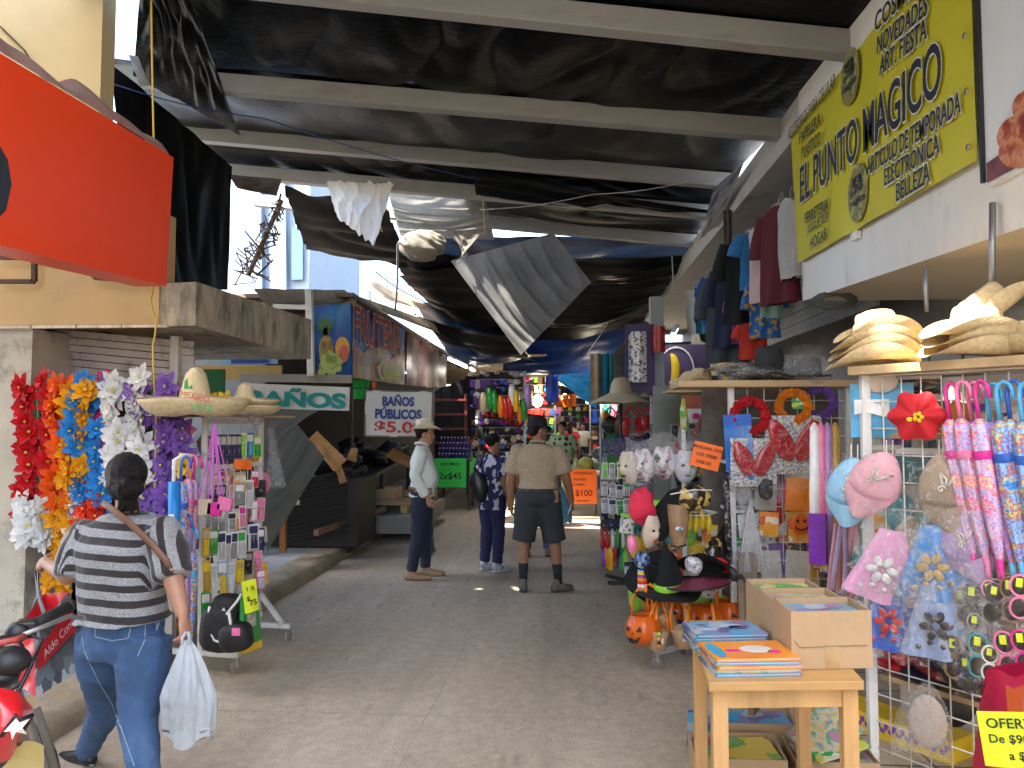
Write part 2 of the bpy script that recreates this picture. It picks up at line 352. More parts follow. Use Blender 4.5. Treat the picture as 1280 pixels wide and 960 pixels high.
SHUT = mat('shutter_metal', (.22,.2,.18), .5, .3, var=.2, scale=4, stretch=(1,1,.3)); SHUTL = mat('pale_shutter', (.42,.38,.36), .5, .2, var=.2, scale=3, dirt=((.15,.12,.1), .4, 5))
BEAMM = mat('roof_beam_paint', (.31,.31,.305), .55, var=.12, scale=3, stretch=(.3,1,1), dirt=((.2,.18,.17), .35, 3))
BLUEW = mat('pale_blue_wall', (.24,.29,.35), .85, var=.06, scale=1.5)
PURP = mat('purple_wall', (.09,.06,.16), .7)
gb = MB(); gb.add([(-150,-60,-.03),(150,-60,-.03),(150,400,-.03),(-150,400,-.03)], [(0,1,2,3)]); struct('ground', gb, mat('dusty_ground', (.25,.22,.18), .9))
rb = MB(); rb.add([(-2.85,-12,0),(1.32,-12,0),(1.32,90,0),(-2.85,90,0)], [(0,1,2,3)]); struct('road', rb, ROAD)
# joints cut across the road: thin strips of dark filler
jb = MB(); rr = frac(3)
def strip(pts, wd):
 for i in range(len(pts)-1):
  a, b = V(pts[i]), V(pts[i+1]); t = (b-a).normalized(); n = V((-t.y, t.x, 0))*wd/2
  jb.add([a-n, b-n, b+n, a+n], [(0,1,2,3)])
strip([(-2.7+i*.4, 4.32+rr.uniform(-.008,.008), .004) for i in range(11)], .006)
strip([(-2.7+i*.4, 8.9+rr.uniform(-.01,.01), .004) for i in range(11)], .006)
strip([(-.82+rr.uniform(-.012,.012)+.012*i, 2.2+i*.35, .004) for i in range(44)], .004)
struct('road_joint', jb, mat('joint_filler', (.42,.365,.295), .9, var=.4, scale=30))
# left kerb: worn and rounded, with the tiled pavement behind it
kb = MB()
def kfn(u, v):
 y = -12 + 90*u if u > .16 else -12 + u/.16*14.4 + 0
 y = -12+u*90
 prof = [(-2.585,-.02), (-2.6,.045), (-2.635,.105), (-2.68,.126), (-2.92,.134)]
 x, z = prof[int(round(v*4))]
 wv = fbm((y*1.7, v*2, 0))*.022 + fbm((y*6, v*3, 5))*.012
 return V((x+wv, y, z + (wv*.6 if 0 < v < 1 else 0)))
kb.sheet(kfn, 700, 4); struct('kerb', kb, KERB)
sb = MB(); sb.box((-6.9,33,.064), (8,90,.13)); struct('pavement', sb, tile_mat('grey_floor_tiles', (.38,.40,.43), (.33,.35,.38), .4))
s2 = MB(); s2.box((5.3,33,.04), (8,90,.1)); struct('tiled_pavement', s2, tile_mat('cream_floor_tiles', (.62,.55,.44), (.58,.5,.4), .33))
# ---------------------------------------------------------------- left corner building
lb = thing('corner_building', 'cream corner building with a tan and bare concrete canopy above a half open shutter', 'building', (-4.2,5.5,0))
b = MB(); xw_ = P(127,60,5.1).x; b.box((xw_-3.5,5.18,6.2), (7,.16,6.4)); b.build('upper_wall', CREAM, lb)
b = MB()
for (p, q) in (((0,33),(30,62)), ((30,62),(48,92)), ((48,92),(95,118)), ((95,118),(128,140))): b.bar(P(*p,5.09), P(*q,5.09), .012, .01)
b.build('wall_crack', mat('crack_dark', (.07,.05,.04), .9), lb)
b = MB(); b.box((-4.7,4.99,2.66), (4.11,.2,.76)); b.build('tan_wall', TAN, lb)
b = MB()
for i in range(14): b.box((-6.75+i*.31,4.868,2.263), (.3,.03,.02))
b.build('edge_trim', mat('chipped_trim', (.6,.52,.4), .8, var=.4, scale=14), lb)
b = MB(); x0, x1, y0, y1 = -5, -2.4, 4.9, 7.2
b.add([(-2.645,y0,2.262),(x1,y0,2.27),(x1+.02,y1,2.24),(-4,y1,2.24),(-2.645,y0,2.55),(x1,y0,2.56),(x1+.02,y1,2.62),(-4,y1,2.62)], [(3,2,1,0),(4,5,6,7),(0,1,5,4),(1,2,6,5),(2,3,7,6)])
b.build('concrete_canopy', CONC, lb)
b = MB(); b.box((-4.4,6.14,2.33), (3.9,2.1,.06)); b.build('soffit', TAN, lb)
b = MB(); cx_ = P(38,500,4.91).x; b.box((cx_-.7,5.16,1.13), (1.4,.5,2.26)); b.build('column', mat('dirty_column', (.5,.46,.37), .85, var=.15, scale=2, bump=.3, dirt=((.14,.12,.1), .35, 2.5)), lb)
b = MB()
for i in range(7): b.box((-3.15+i*.0,5.3+i*.006,2.235-i*.052), (1.1,.02,.046), Matrix.Rotation(R(5.5),3,'Y'))
b.build('roll_shutter', SHUTL, lb)
b = MB(); b.bar((-3.66,5.32,1.90), (-2.72,5.32,1.76), .05, .07); b.bar((-2.72,5.28,.13), (-2.72,5.28,2.24), .06); b.build('shutter_rail', mat('pale_rail', (.5,.47,.42), .6), lb)
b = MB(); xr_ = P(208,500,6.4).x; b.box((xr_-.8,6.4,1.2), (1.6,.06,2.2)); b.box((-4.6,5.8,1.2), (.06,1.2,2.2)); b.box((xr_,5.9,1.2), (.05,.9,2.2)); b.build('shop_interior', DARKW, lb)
b = MB()
for a, c in (((0,352),(43,352)), ((43,300),(43,352)), ((0,322),(70,322)), ((118,310),(118,347)), ((118,347),(205,353))): MB().bar(P(*a,4.79), P(*c,4.79), .028).build('bracket_bar', mat('rusty_steel', (.09,.045,.03), .8, var=.4, scale=10), lb)
# red box sign in front of it
RED = mat('red_acrylic', (.80,.06,.012), .32, var=.03, scale=1.5); DUST = mat('dusty_red_top', (.33,.2,.17), .8, var=.3, scale=4, stretch=(1,1,1), dirt=((.45,.1,.06), .35, 5))
sg = thing('shop_sign', 'large red box sign with a rippled dusty top edge hung over the corner shop', 'sign', (-2.3,3.3,2.35))
A = PX(208,358,-2.2); B_ = PX(217,197,-2.2); y0 = 2.0
def zt(y): return B_.z + (y-A.y)*.045
b = MB(); zb0 = 2.28
b.add([(-2.2,y0,zb0),(-2.2,A.y,A.z),(-2.2,B_.y,B_.z),(-2.2,y0,zt(y0)),(-2.38,y0,zb0),(-2.38,A.y,A.z),(-2.38,B_.y,B_.z),(-2.38,y0,zt(y0))], [(0,1,2,3),(7,6,5,4),(0,4,5,1),(1,5,6,2),(2,6,7,3),(3,7,4,0)])
b.build('sign_face', RED, sg)
b = MB()
def topf(u, v):
 y = y0+(A.y-y0)*u; hgt = .13*(1 if u < .985 else .45) + .035*math.sin(u*19)+.02*math.sin(u*37+1)
 if u > .99: hgt = .02
 return V((-2.196-.02*v-.12*v*v, y, zt(y)+.002+hgt*v))
b.sheet(topf, 60, 5); b.build('top_flashing', DUST, sg)
b = MB()
n0, n1 = PX(-40,175,-2.196), PX(6,280,-2.196)
o = [(-.9,.33),(-.1,.36),(0,.2),(.03,0),(.0,-.24),(-.06,-.36),(-.9,-.3)]
for ya, za in [(0,0)]:
 c0 = PX(8,228,-2.196)
 b.add([(-2.194, c0.y+p*.9, c0.z+q*.47) for p, q in o], [tuple(range(len(o)))])
b.build('black_emblem', mat('gloss_black', (.02,.02,.022), .25), sg)
# ---------------------------------------------------------------- right building: banner box, high canopy, shop wall
rbld = thing('market_building', 'white plaster market building with a deep box canopy along the right of the street', 'building', (3.2,5,0))
b = MB(); ya, yb = -6.0, 6.1
def zbot(y): return 2.42 + (max(y, 0)-3.14)*.0544
b.add([(1.9,ya,zbot(ya)),(1.9,3.0,zbot(3.0)),(1.9,yb,zbot(yb)),(6,yb,zbot(yb)),(6,3,zbot(3)),(6,ya,zbot(ya)),(1.9,ya,5.4),(1.9,yb,5.0),(6,yb,5.0),(6,ya,5.4)],
      [(0,1,2,7,6),(2,3,8,7),(3,4,5,9,8),(5,0,6,9),(6,7,8,9)])
b.m = 1; b.add([(1.9,ya,zbot(ya)),(1.9,3.0,zbot(3.0)),(1.9,yb,zbot(yb)),(6,yb,zbot(yb)),(6,3,zbot(3)),(6,ya,zbot(ya))], [(5,4,1,0),(4,3,2,1)])
b.build('box_canopy', [PLASTER, WARMP], rbld)
b = MB(); b.box((4.2,13.1,4.08), (4.6,14.0,.3)); b.build('high_canopy', mat('canopy_plaster', (.5,.49,.48), .8, var=.1, scale=2, dirt=((.3,.28,.26), .35, 2)), rbld)
b = MB(); b.box((4.3,8,2.0), (2.2,28,4.0)); b.build('shop_wall', GWALL, rbld)
b = MB()
for i in range(9): b.box((2.55+.006*(i % 2),10.0,2.6+i*.062), (.03,7.4,.058))
b.box((2.75,10,3.19), (.4,7.4,.1)); b.build('roll_shutter', SHUT, rbld)
b = MB()
for i in range(8): b.box((3.17,3.2+i*.55,2.25-.02*(i % 2)), (.02,.5,.36))
b.bar((3.14,3.8,0), (3.14,3.8,2.4), .07); b.bar((3.14,4.9,0), (3.14,4.9,2.4), .05); b.bar((3.12,2,2.05), (3.12,8,2.05), .04)
b.build('wall_panel', mat('wall_panel', (.4,.385,.36), .6, var=.12, scale=3), rbld)
b = MB(); p = P(1158,385,3.9); b.tube([p+V((0,0,.2)), p+V((0,0,-.02))], .012); b.tube([P(1243,325,3.4)+V((0,0,.25)), P(1240,372,3.4)], .014)
b.build('hanging_pipe', STEEL, rbld)
# unseen building added behind the camera, left, to shade this end of the street; buildings far down the street
b = MB(); b.box((-8.5,-7.4,6.2), (10,17.6,12.4)); tag(b.build('shade_building', CREAM), 'unseen tall plain building added behind the viewer to shade the street', 'building')
fb = thing('blue_building', 'pale blue sunlit building seen through the gap in the tarpaulins', 'building', (-12.5,24,0))
b = MB(); b.box((-12.5,26,6), (9.6,6,12)); b.build('wall', BLUEW, fb)
b = MB()
for px in (318, 348): b.bar(P(px,200,22.9), P(px+2,372,22.9), .5, .3)
b.build('pilaster', mat('blue_pilaster', (.17,.22,.29), .85), fb)
b = MB(); b.bar(P(372,285,22.9), P(372,350,22.9), .35, .1); b.build('window', mat('blue_window', (.06,.11,.16), .3), fb)
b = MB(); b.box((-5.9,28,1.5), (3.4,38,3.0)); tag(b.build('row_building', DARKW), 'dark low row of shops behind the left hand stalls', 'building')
b = MB(); b.box((6.0,37,2.2), (4.4,34,4.4)); tag(b.build('row_building', GWALL), 'grey low row of shops behind the far right hand stalls', 'building')
b = MB(); b.box((-1,92,3.5), (26,6,7)); tag(b.build('end_building', mat('sunlit_end_wall', (.7,.66,.58), .9)), 'pale sunlit building closing the far end of the street', 'building')
# ---------------------------------------------------------------- roof beams and tarpaulins
BE = []
for i, (r, l) in enumerate((((1074,62),(152,-41)), ((985,166),(138,92)), ((918,229),(200,163)), ((898,268),(285,213)), ((872,303),(352,253)))):
 a = PX(*r, 1.98); c = P(*l, a.y); BE.append((c, a))
 b = MB(); b.bar(c+V((-.4,0,.03)), a+V((.12,0,0)), .13, .165, up=V((0,0,1)))
 o = b.build('roof_beam', BEAMM, None, bevel=.006)
 tag(o, ('nearest grey roof beam, cut off by the top of the photo' , 'grey roof beam, second from the viewer, ending beside the yellow banner', 'grey roof beam, third from the viewer, under a sagging black sheet',
   'grey roof beam, fourth from the viewer, above the torn sheets', 'farthest grey roof beam, above the large hanging grey cloth')[i], 'roof beam', 'roof beams under the tarpaulins')
TARP = cloth('black_tarp', (.0022,.0028,.0035), .36, .0, var=.35, scale=1.5, bs=17, bump=.5, gloss=.10)
TARP2 = cloth('black_tarp_dusty', (.007,.0078,.009), .45, 0, var=.5, scale=1.2, bs=9, bump=.4, gloss=.09)
NAVYT = cloth('navy_tarp', (.008,.02,.045), .4, .1, var=.4, scale=2, bs=8, bump=1)
def tarp(a, b, c, d, m, label, nu=60, nv=22, sag=.12, wr=.05, seed=0, dirn=(2,5), grp='black tarpaulins under the roof', name='tarpaulin', edge=0):
 return tag(sag_sheet(a, b, c, d, nu, nv, sag, wr, seed, dirn, edge).build(name, m), label, 'tarpaulin', grp)
up = V((0,0,.11))
def ext(i, dl=0.0, dy=0): return BE[i][0]+up+V((-dl,dy,0)), BE[i][1]+up+V((0,dy,0))
for i, (dl, lb_) in enumerate(((-.42, 'wide black tarpaulin between the first two roof beams'), (.25, 'black tarpaulin between the second and third roof beams'), (.3, 'black tarpaulin with a shiny fold between the third and fourth roof beams'))):
 a, b_ = ext(i, dl, -.1); c, d = ext(i+1, dl, .12)
 tarp(a, b_, c, d, TARP, lb_, sag=(.16,.12,.07)[i], wr=.085, seed=i+1, nu=170, nv=46, dirn=(7,1.2))
a, b_ = ext(3, 0, -.1); c, d = ext(4, 0, .1)
m_ = a.lerp(b_, .5); n_ = c.lerp(d, .43)
tarp(m_, b_, n_, d, TARP2, 'black tarpaulin right of the gap in the roof', sag=.12, wr=.06, seed=5)
# unseen near panels added over the viewer; slit shaped so sun reaches the straw hats
hat = P(1082,425,3.62); k = (4.2-hat.z)/SUN.z; H0 = hat + SUN*k
hat2 = P(1215,400,3.0); H1 = hat2 + SUN*((4.2-hat2.z)/SUN.z)
f0, f1 = BE[0][0]+up, BE[0][1]+up; zl, zr = 4.75, 4.1
def RP(x, y): return V((x, y, zl+(zr-zl)*(x+4)/6))
HY0, HY1 = 2.07, max(H0.y, H1.y)+.15
HX0, HX1 = min(H0.x, H1.x)-.16, max(H0.x, H1.x)+.24
YF = 1.4
for q, lb_ in (((RP(-4,HY1), RP(2,HY1), f0, f1), 'unseen black tarpaulin added above the viewer, before the first roof beam'),
               ((RP(-4,YF), RP(2,YF), RP(-4,HY0), RP(2,HY0)), 'unseen black tarpaulin added at the open front end of the roof'),
               ((RP(-4,HY0), RP(HX0,HY0), RP(-4,HY1), RP(HX0,HY1)), 'unseen black tarpaulin strip added left of the sun slit'),
               ((RP(HX1,HY0), RP(2,HY0), RP(HX1,HY1), RP(2,HY1)), 'unseen black tarpaulin strip added right of the sun slit')):
 tarp(*q, TARP, lb_, nu=24, nv=10, sag=.0, wr=.02, seed=9)
# hanging black curtain beyond the red sign
tarp(P(140,78,5.75), P(292,208,7.6), P(170,362,5.75), P(286,362,7.4), TARP2, 'black plastic curtain hanging behind the red sign', nu=40, nv=40, sag=0, wr=.09, seed=12, dirn=(5,1))
tarp(P(176,-40,5.0), P(225,-30,5.0), P(166,95,6.3), P(300,170,7.4), TARP, 'black plastic side sheet under the roof by the cream wall', nu=40, nv=30, sag=.02, wr=.09, seed=14, dirn=(5,2))
b = sag_sheet(P(160,68,6.0), P(172,70,6.0), P(175,108,6.0), P(186,106,6.0), 6, 8, 0, .03, 3); tag(b.build('plastic_scrap', cloth('grey_scrap', (.3,.31,.33), .5, .4)), 'torn grey plastic scrap dangling by the cream wall', 'plastic scrap')
# lower sheets farther along
tarp(P(676,296,13.2), P(875,303,12.6), P(690,348,15.2), P(838,342,15.2), NAVYT, 'dark blue tarpaulin at the right beyond the last beam', sag=.15, wr=.1, seed=21, dirn=(2,5))
tarp(P(735,338,14.6), P(845,332,14.6), P(742,350,14.7), P(800,372,14.9), cloth('grey_tarp', (.10,.105,.11), .6, .25), 'grey tarpaulin strip pulled tight to the right wall', sag=.03, wr=.04, seed=22, nu=30)
tarp(P(640,345,15.4), P(850,352,15.4), P(628,468,18.8), P(800,425,18.8), TARP, 'low black tarpaulin above the far stalls', sag=.25, wr=.12, seed=23, nu=60, nv=30)
tarp(P(512,372,13.6), P(640,420,15.0), P(572,462,18.4), P(665,448,17.6), NAVYT, 'navy tarpaulin sloping over the left stalls', sag=.25, wr=.14, seed=24, nu=50, nv=36)
tarp(P(618,436,17.4), P(800,402,17.4), P(640,470,18.6), P(748,466,18.6), cloth('blue_tarp', (.01,.05,.26), .45, .35), 'bright blue tarpaulin sagging over the middle of the street', sag=.22, wr=.08, seed=25)
tarp(P(688,466,20.5), P(762,466,20.5), P(700,478,20.6), P(745,512,20.6), cloth('cyan_tarp', (.01,.16,.42), .45, .4), 'small bright blue tarpaulin corner hanging near the far end', sag=.1, wr=.12, seed=26, nu=24)
b = MB(); q = P(687,455,19); b.sheet(lambda u, v: q+V((u*.32-.1, fbm((u*3,v*2,1))*.1, -v*.95)), 8, 12); tag(b.build('hanging_strip', cloth('blue_strip', (.01,.03,.22), .6, .3)), 'narrow blue cloth strip hanging under the blue tarpaulin', 'cloth strip')
GCL = cloth('grey_shade_cloth', (.22,.22,.215), .9, .45, var=.3, scale=1.2, bs=12, bump=.3)
tarp(P(563,326,10.6), P(692,291,10.6), P(651,444,10.9), P(739,353,10.9), GCL, 'large grey shade cloth hanging down in the middle of the street', sag=.22, wr=.17, seed=31, nu=110, nv=60, dirn=(5.5,.8), grp='torn cloths under the roof gap')
TCL = cloth('tan_shade_cloth', (.24,.225,.19), .9, .42, var=.35, scale=1.5, bs=14, bump=.4)
tarp(P(484,238,10.2), P(605,244,10.2), P(500,296,10.6), P(618,300,10.6), TCL, 'bunched tan shade cloth beside the gap in the roof', sag=.12, wr=.14, seed=32, nu=70, nv=40, dirn=(1,5), grp='torn cloths under the roof gap')
b = MB(); q = P(528,306,10.35); b.ell(q, (.33,.2,.23), None, 80, 40, lambda p: V((p.x, p.y, p.z-.12*max(0, p.z)))*(.86+.2*max(0, ridge(V((p.x*2.5, p.y*9, p.z*9+p.x*5)), 1))+.08*fbm(p*9))); tag(b.build('cloth_bundle', TCL), 'rounded tan cloth bundle sagging under the roof gap', 'cloth bundle')
tarp(P(555,285,10.45), P(600,293,10.45), P(585,318,10.5), P(568,330,10.5), TCL, 'twisted tan cloth end tied to the grey cloth', sag=.02, wr=.08, seed=33, nu=20, nv=12, grp='torn cloths under the roof gap')
tarp(P(408,226,9.3), P(492,229,9.3), P(421,272,9.3), P(467,306,9.3), cloth('white_cloth', (.82,.82,.80), .85, .65, var=.1, bs=6, bump=.6), 'torn white cloth glowing at the edge of the roof gap', sag=-.05, wr=.12, seed=34, nu=60, nv=40, dirn=(4,1.5), edge=.05, grp='torn cloths under the roof gap')
tarp(P(355,238,10.2), P(482,256,10.2), P(384,316,11.5), P(512,334,11.5), TARP2, 'ragged black sheet under the white cloth', sag=.1, wr=.1, seed=35, edge=.12, dirn=(1,5))
tarp(P(284,218,8.4), P(352,224,8.4), P(296,236,8.5), P(345,246,8.5), cloth('rust_sheet', (.07,.055,.05), .8, .1), 'stained dark sheet end folded over the left beam', sag=.05, wr=.08, seed=36, nu=24)
tarp(P(474,304,12.2), P(600,312,12.2), P(520,366,13.6), P(590,392,14.0), TARP2, 'black sheet sagging between the cables', sag=.2, wr=.14, seed=37, edge=.1, dirn=(1,5))
tarp(P(590,214,9.0), P(905,268,9.4), P(596,250,9.6), P(760,262,9.8), TARP2, 'black sheet with a silvery frayed hem along a beam', sag=.1, wr=.12, seed=38, nu=80, nv=16)
tarp((-2.1,11.4,4.45), (2,11.0,4.2), (-2.1,17,4.3), (2,17,4.1), NAVYT, 'high dark sheet added beyond the last beam to block the sun', sag=.35, wr=.2, seed=42, nu=90, nv=50, dirn=(1.2,6))  # added to keep sun off the street floor below
tarp(P(690,312,12.0), P(868,306,11.6), P(700,352,13.2), P(850,345,12.6), TARP, 'black sheet looped below the navy one at the right', sag=.28, wr=.10, seed=44, dirn=(1,6))
tarp(P(655,352,13.4), P(842,348,13.0), P(640,412,15.2), P(812,392,15.0), TARP2, 'dusty black sheet drooping over the middle of the street', sag=.38, wr=.16, seed=45, nu=80, nv=40, dirn=(1,5), edge=.1)
tarp(P(515,392,13.2), P(640,425,14.6), P(556,430,15.4), P(668,452,16.2), TARP2, 'dusty black sheet drooping beside the lower tip of the grey cloth', sag=.2, wr=.14, seed=46, dirn=(1,5), edge=.08)
tarp(P(560,300,11.6), P(700,296,11.6), P(610,325,12.6), P(690,335,12.6), TARP2, 'dark sheet above the grey shade cloth', sag=.1, wr=.08, seed=39)
tarp(P(498,345,12.4), P(604,330,12.4), P(556,398,14.6), P(650,425,14.8), TARP2, 'black sheet hanging right of the thin steel tube', sag=.15, wr=.12, seed=43, dirn=(1,5))
tarp(P(455,345,13), P(520,375,13.5), P(470,372,13), P(575,398,15), cloth('beige_sheet', (.42,.36,.28), .8, .3), 'beige sheet edge along the left cables', sag=.05, wr=.05, seed=40, nu=30, nv=8, grp='torn cloths under the roof gap')
# black plastic hanging along the right wall edge
tarp(P(892,236,8.2), P(930,205,7.4), P(870,318,11.2), P(893,300,9.6), cloth('silver_tarp', (.25,.25,.25), .35, .3), 'silvery plastic edge flapping along the right canopy', sag=.02, wr=.08, seed=41, nu=20, nv=30)
# cables, ropes and tubes
def cable(pts, r, m, label, name='cable', cat='cable', grp='loose cables under the roof', n=6):
 b = MB(); q = []
 for i in range(len(pts)-1):
  for t in range(6): u = t/6; q.append(V(pts[i]).lerp(V(pts[i+1]), u)+V((0,0,-.04*math.sin(PI*u))))
 q.append(V(pts[-1])); b.tube(q, r, n); return tag(b.build(name, m), label, cat, grp)
YEL = mat('yellow_cord', (.62,.42,.06), .5); WCB = mat('white_cable', (.5,.5,.5), .5)
cable([P(189,-5,4.2), P(192,168,4.25), P(193,345,4.6), P(188,372,4.75), P(196,398,4.75), P(191,430,4.75), P(195,520,4.75), P(193,640,4.75)], .006, YEL, 'long yellow cord hanging past the end of the red sign', 'cord', 'cord', None)
cable([P(135,103,5.5), P(330,148,6.6), P(600,225,9)], .005, mat('blue_cable', (.03,.06,.25), .5), 'thin blue cable strung below the black tarpaulins')
cable([P(497,305,10), P(497,345,10.5), P(494,388,11)], .016, STEEL, 'thin grey steel tube hanging beside the fruit shop banner', 'steel_tube', 'tube', None)
cable([P(604,250,9.6), P(606,292,9.7)], .006, YEL, 'yellow rope end above the grey cloth', 'rope', 'rope', 'short yellow ropes')
cable([P(484,240,9.5), P(474,270,9.6), P(478,290,9.6)], .007, YEL, 'yellow rope end beside the white cloth', 'rope', 'rope', 'short yellow ropes')
cable([P(600,262,9.5), P(740,243,9), P(880,222,8.2)], .005, WCB, 'pale cable crossing below the third beam')
cable([P(720,348,13.5), P(780,330,13), P(830,320,12)], .007, WCB, 'pale cable curling under the dark blue tarpaulin')
cable([P(735,440,17), P(770,385,15), P(800,350,13.5)], .007, WCB, 'thin cable rising towards the right wall')
cable([P(840,320,11), P(843,372,11.2)], .008, WCB, 'cable end hanging by the right canopy')
cable([P(470,340,12), P(520,372,13.5), P(600,405,15.5)], .012, BLK, 'black cable along the left awning')
cable([P(450,325,12), P(540,368,14), P(610,392,16)], .01, WCB, 'white cable along the left awning')
b = MB(); base, top = P(310,345,8.8), P(352,250,8.8)
for i in range(26):
 t0 = i/26; c = base.lerp(top, t0); wdt = .2*(1-t0)+.05
 q = [c+V((rnd.uniform(-wdt,wdt), rnd.uniform(-.1,.1), rnd.uniform(-.16,.2))) for _ in range(5)]; b.tube(q, .009, 5)
b.tube([base, top], .03); tag(b.build('cable_tangle', mat('rusty_wires', (.16,.11,.09), .7, var=.5, scale=20)), 'tangle of old wires round a leaning pole on the concrete canopy', 'cable tangle')
# ================================================================ PEOPLE
def fuse(mb, voxel=.007, smooth=4, fac=.5):
 me = mb.mesh('tmp', []); o = bpy.data.objects.new('tmp', me); COL.objects.link(o)
 m = o.modifiers.new('r', 'REMESH'); m.mode = 'VOXEL'; m.voxel_size = voxel; m.use_smooth_shade = True
 m = o.modifiers.new('s', 'SMOOTH'); m.factor = fac; m.iterations = smooth
 dg = bpy.context.evaluated_depsgraph_get(); r = bpy.data.meshes.new_from_object(o.evaluated_get(dg))
 bpy.data.objects.remove(o); bpy.data.meshes.remove(me); return r
def link_mesh(me, name, mats, parent):
 me.name = name; me.materials.clear()
 for m in (mats if isinstance(mats, (list, tuple)) else [mats]): me.materials.append(m)
 o = bpy.data.objects.new(name, me); COL.objects.link(o); o.parent = parent; WM[o.name] = wm(parent); return o
def loft(mb, rings, n=20, ex=2.4):
 q = []
 for c, ax, ay, a, b in rings:
  for j in range(n):
   t = 2*PI*j/n; ct, st = math.cos(t), math.sin(t); s = (abs(ct)**ex+abs(st)**ex)**(-1/ex)
   q.append(V(c)+ax*(a*ct*s)+ay*(b*st*s))
 k = len(rings)
 mb.add(q, [(i*n+j, i*n+(j+1) % n, (i+1)*n+(j+1) % n, (i+1)*n+j) for i in range(k-1) for j in range(n)] + [tuple(reversed(range(n))), tuple(range((k-1)*n, k*n))], True)
def fr(x, y):                                      # rotation whose columns are x, y, x cross y
 x = V(x).normalized(); y = (V(y)-x*x.dot(V(y))).normalized(); z = x.cross(y)
 return Matrix((x, y, z)).transposed()
def hand(mb, w_, d, n, s, sc=1.0, curl=.5, grip=0, r=.0088):
 d = V(d).normalized(); n = (V(n)-d*d.dot(V(n))).normalized(); s = V(s); s = (s-d*d.dot(s)-n*n.dot(s)).normalized(); w_ = V(w_)
 mb.limb([w_-d*.03*sc, w_+d*.02*sc], [.026*sc, .028*sc], 12, .72, s)
 mb.ell(w_+d*.05*sc, (.041*sc, .017*sc, .05*sc), Matrix((s, n, d)).transposed(), 14, 8)
 for k, (o, ln) in enumerate(((.031, .066), (.0105, .075), (-.0105, .070), (-.030, .055))):
  p = w_+d*(.088-.004*abs(k-1))*sc+s*o*sc; dr = (d+s*o*4.0).normalized(); pts = [p-dr*.02*sc, p]
  c = curl*(1+.12*k)
  for sg in (.45, .32, .23):
   ax = s; dr = (Matrix.Rotation(-c, 3, ax) @ dr) if (Matrix.Rotation(-c, 3, ax) @ dr).dot(n) > (Matrix.Rotation(c, 3, ax) @ dr).dot(n) else (Matrix.Rotation(c, 3, ax) @ dr)
   pts.append(pts[-1]+dr*ln*sg*sc)
  mb.limb(pts, [r*1.1*sc, r*1.08*sc, r*sc, r*.92*sc, r*.8*sc], 8)
 p = w_+d*.028*sc+s*.03*sc; q = p+(d*.55+s*.62+n*.42).normalized()*.042*sc; e = q+(d*.85+s*.1+n*.5).normalized()*.033*sc
 mb.limb([p-s*.012*sc, p, q, e], [.014*sc, .0145*sc, .0105*sc, .008*sc], 8)
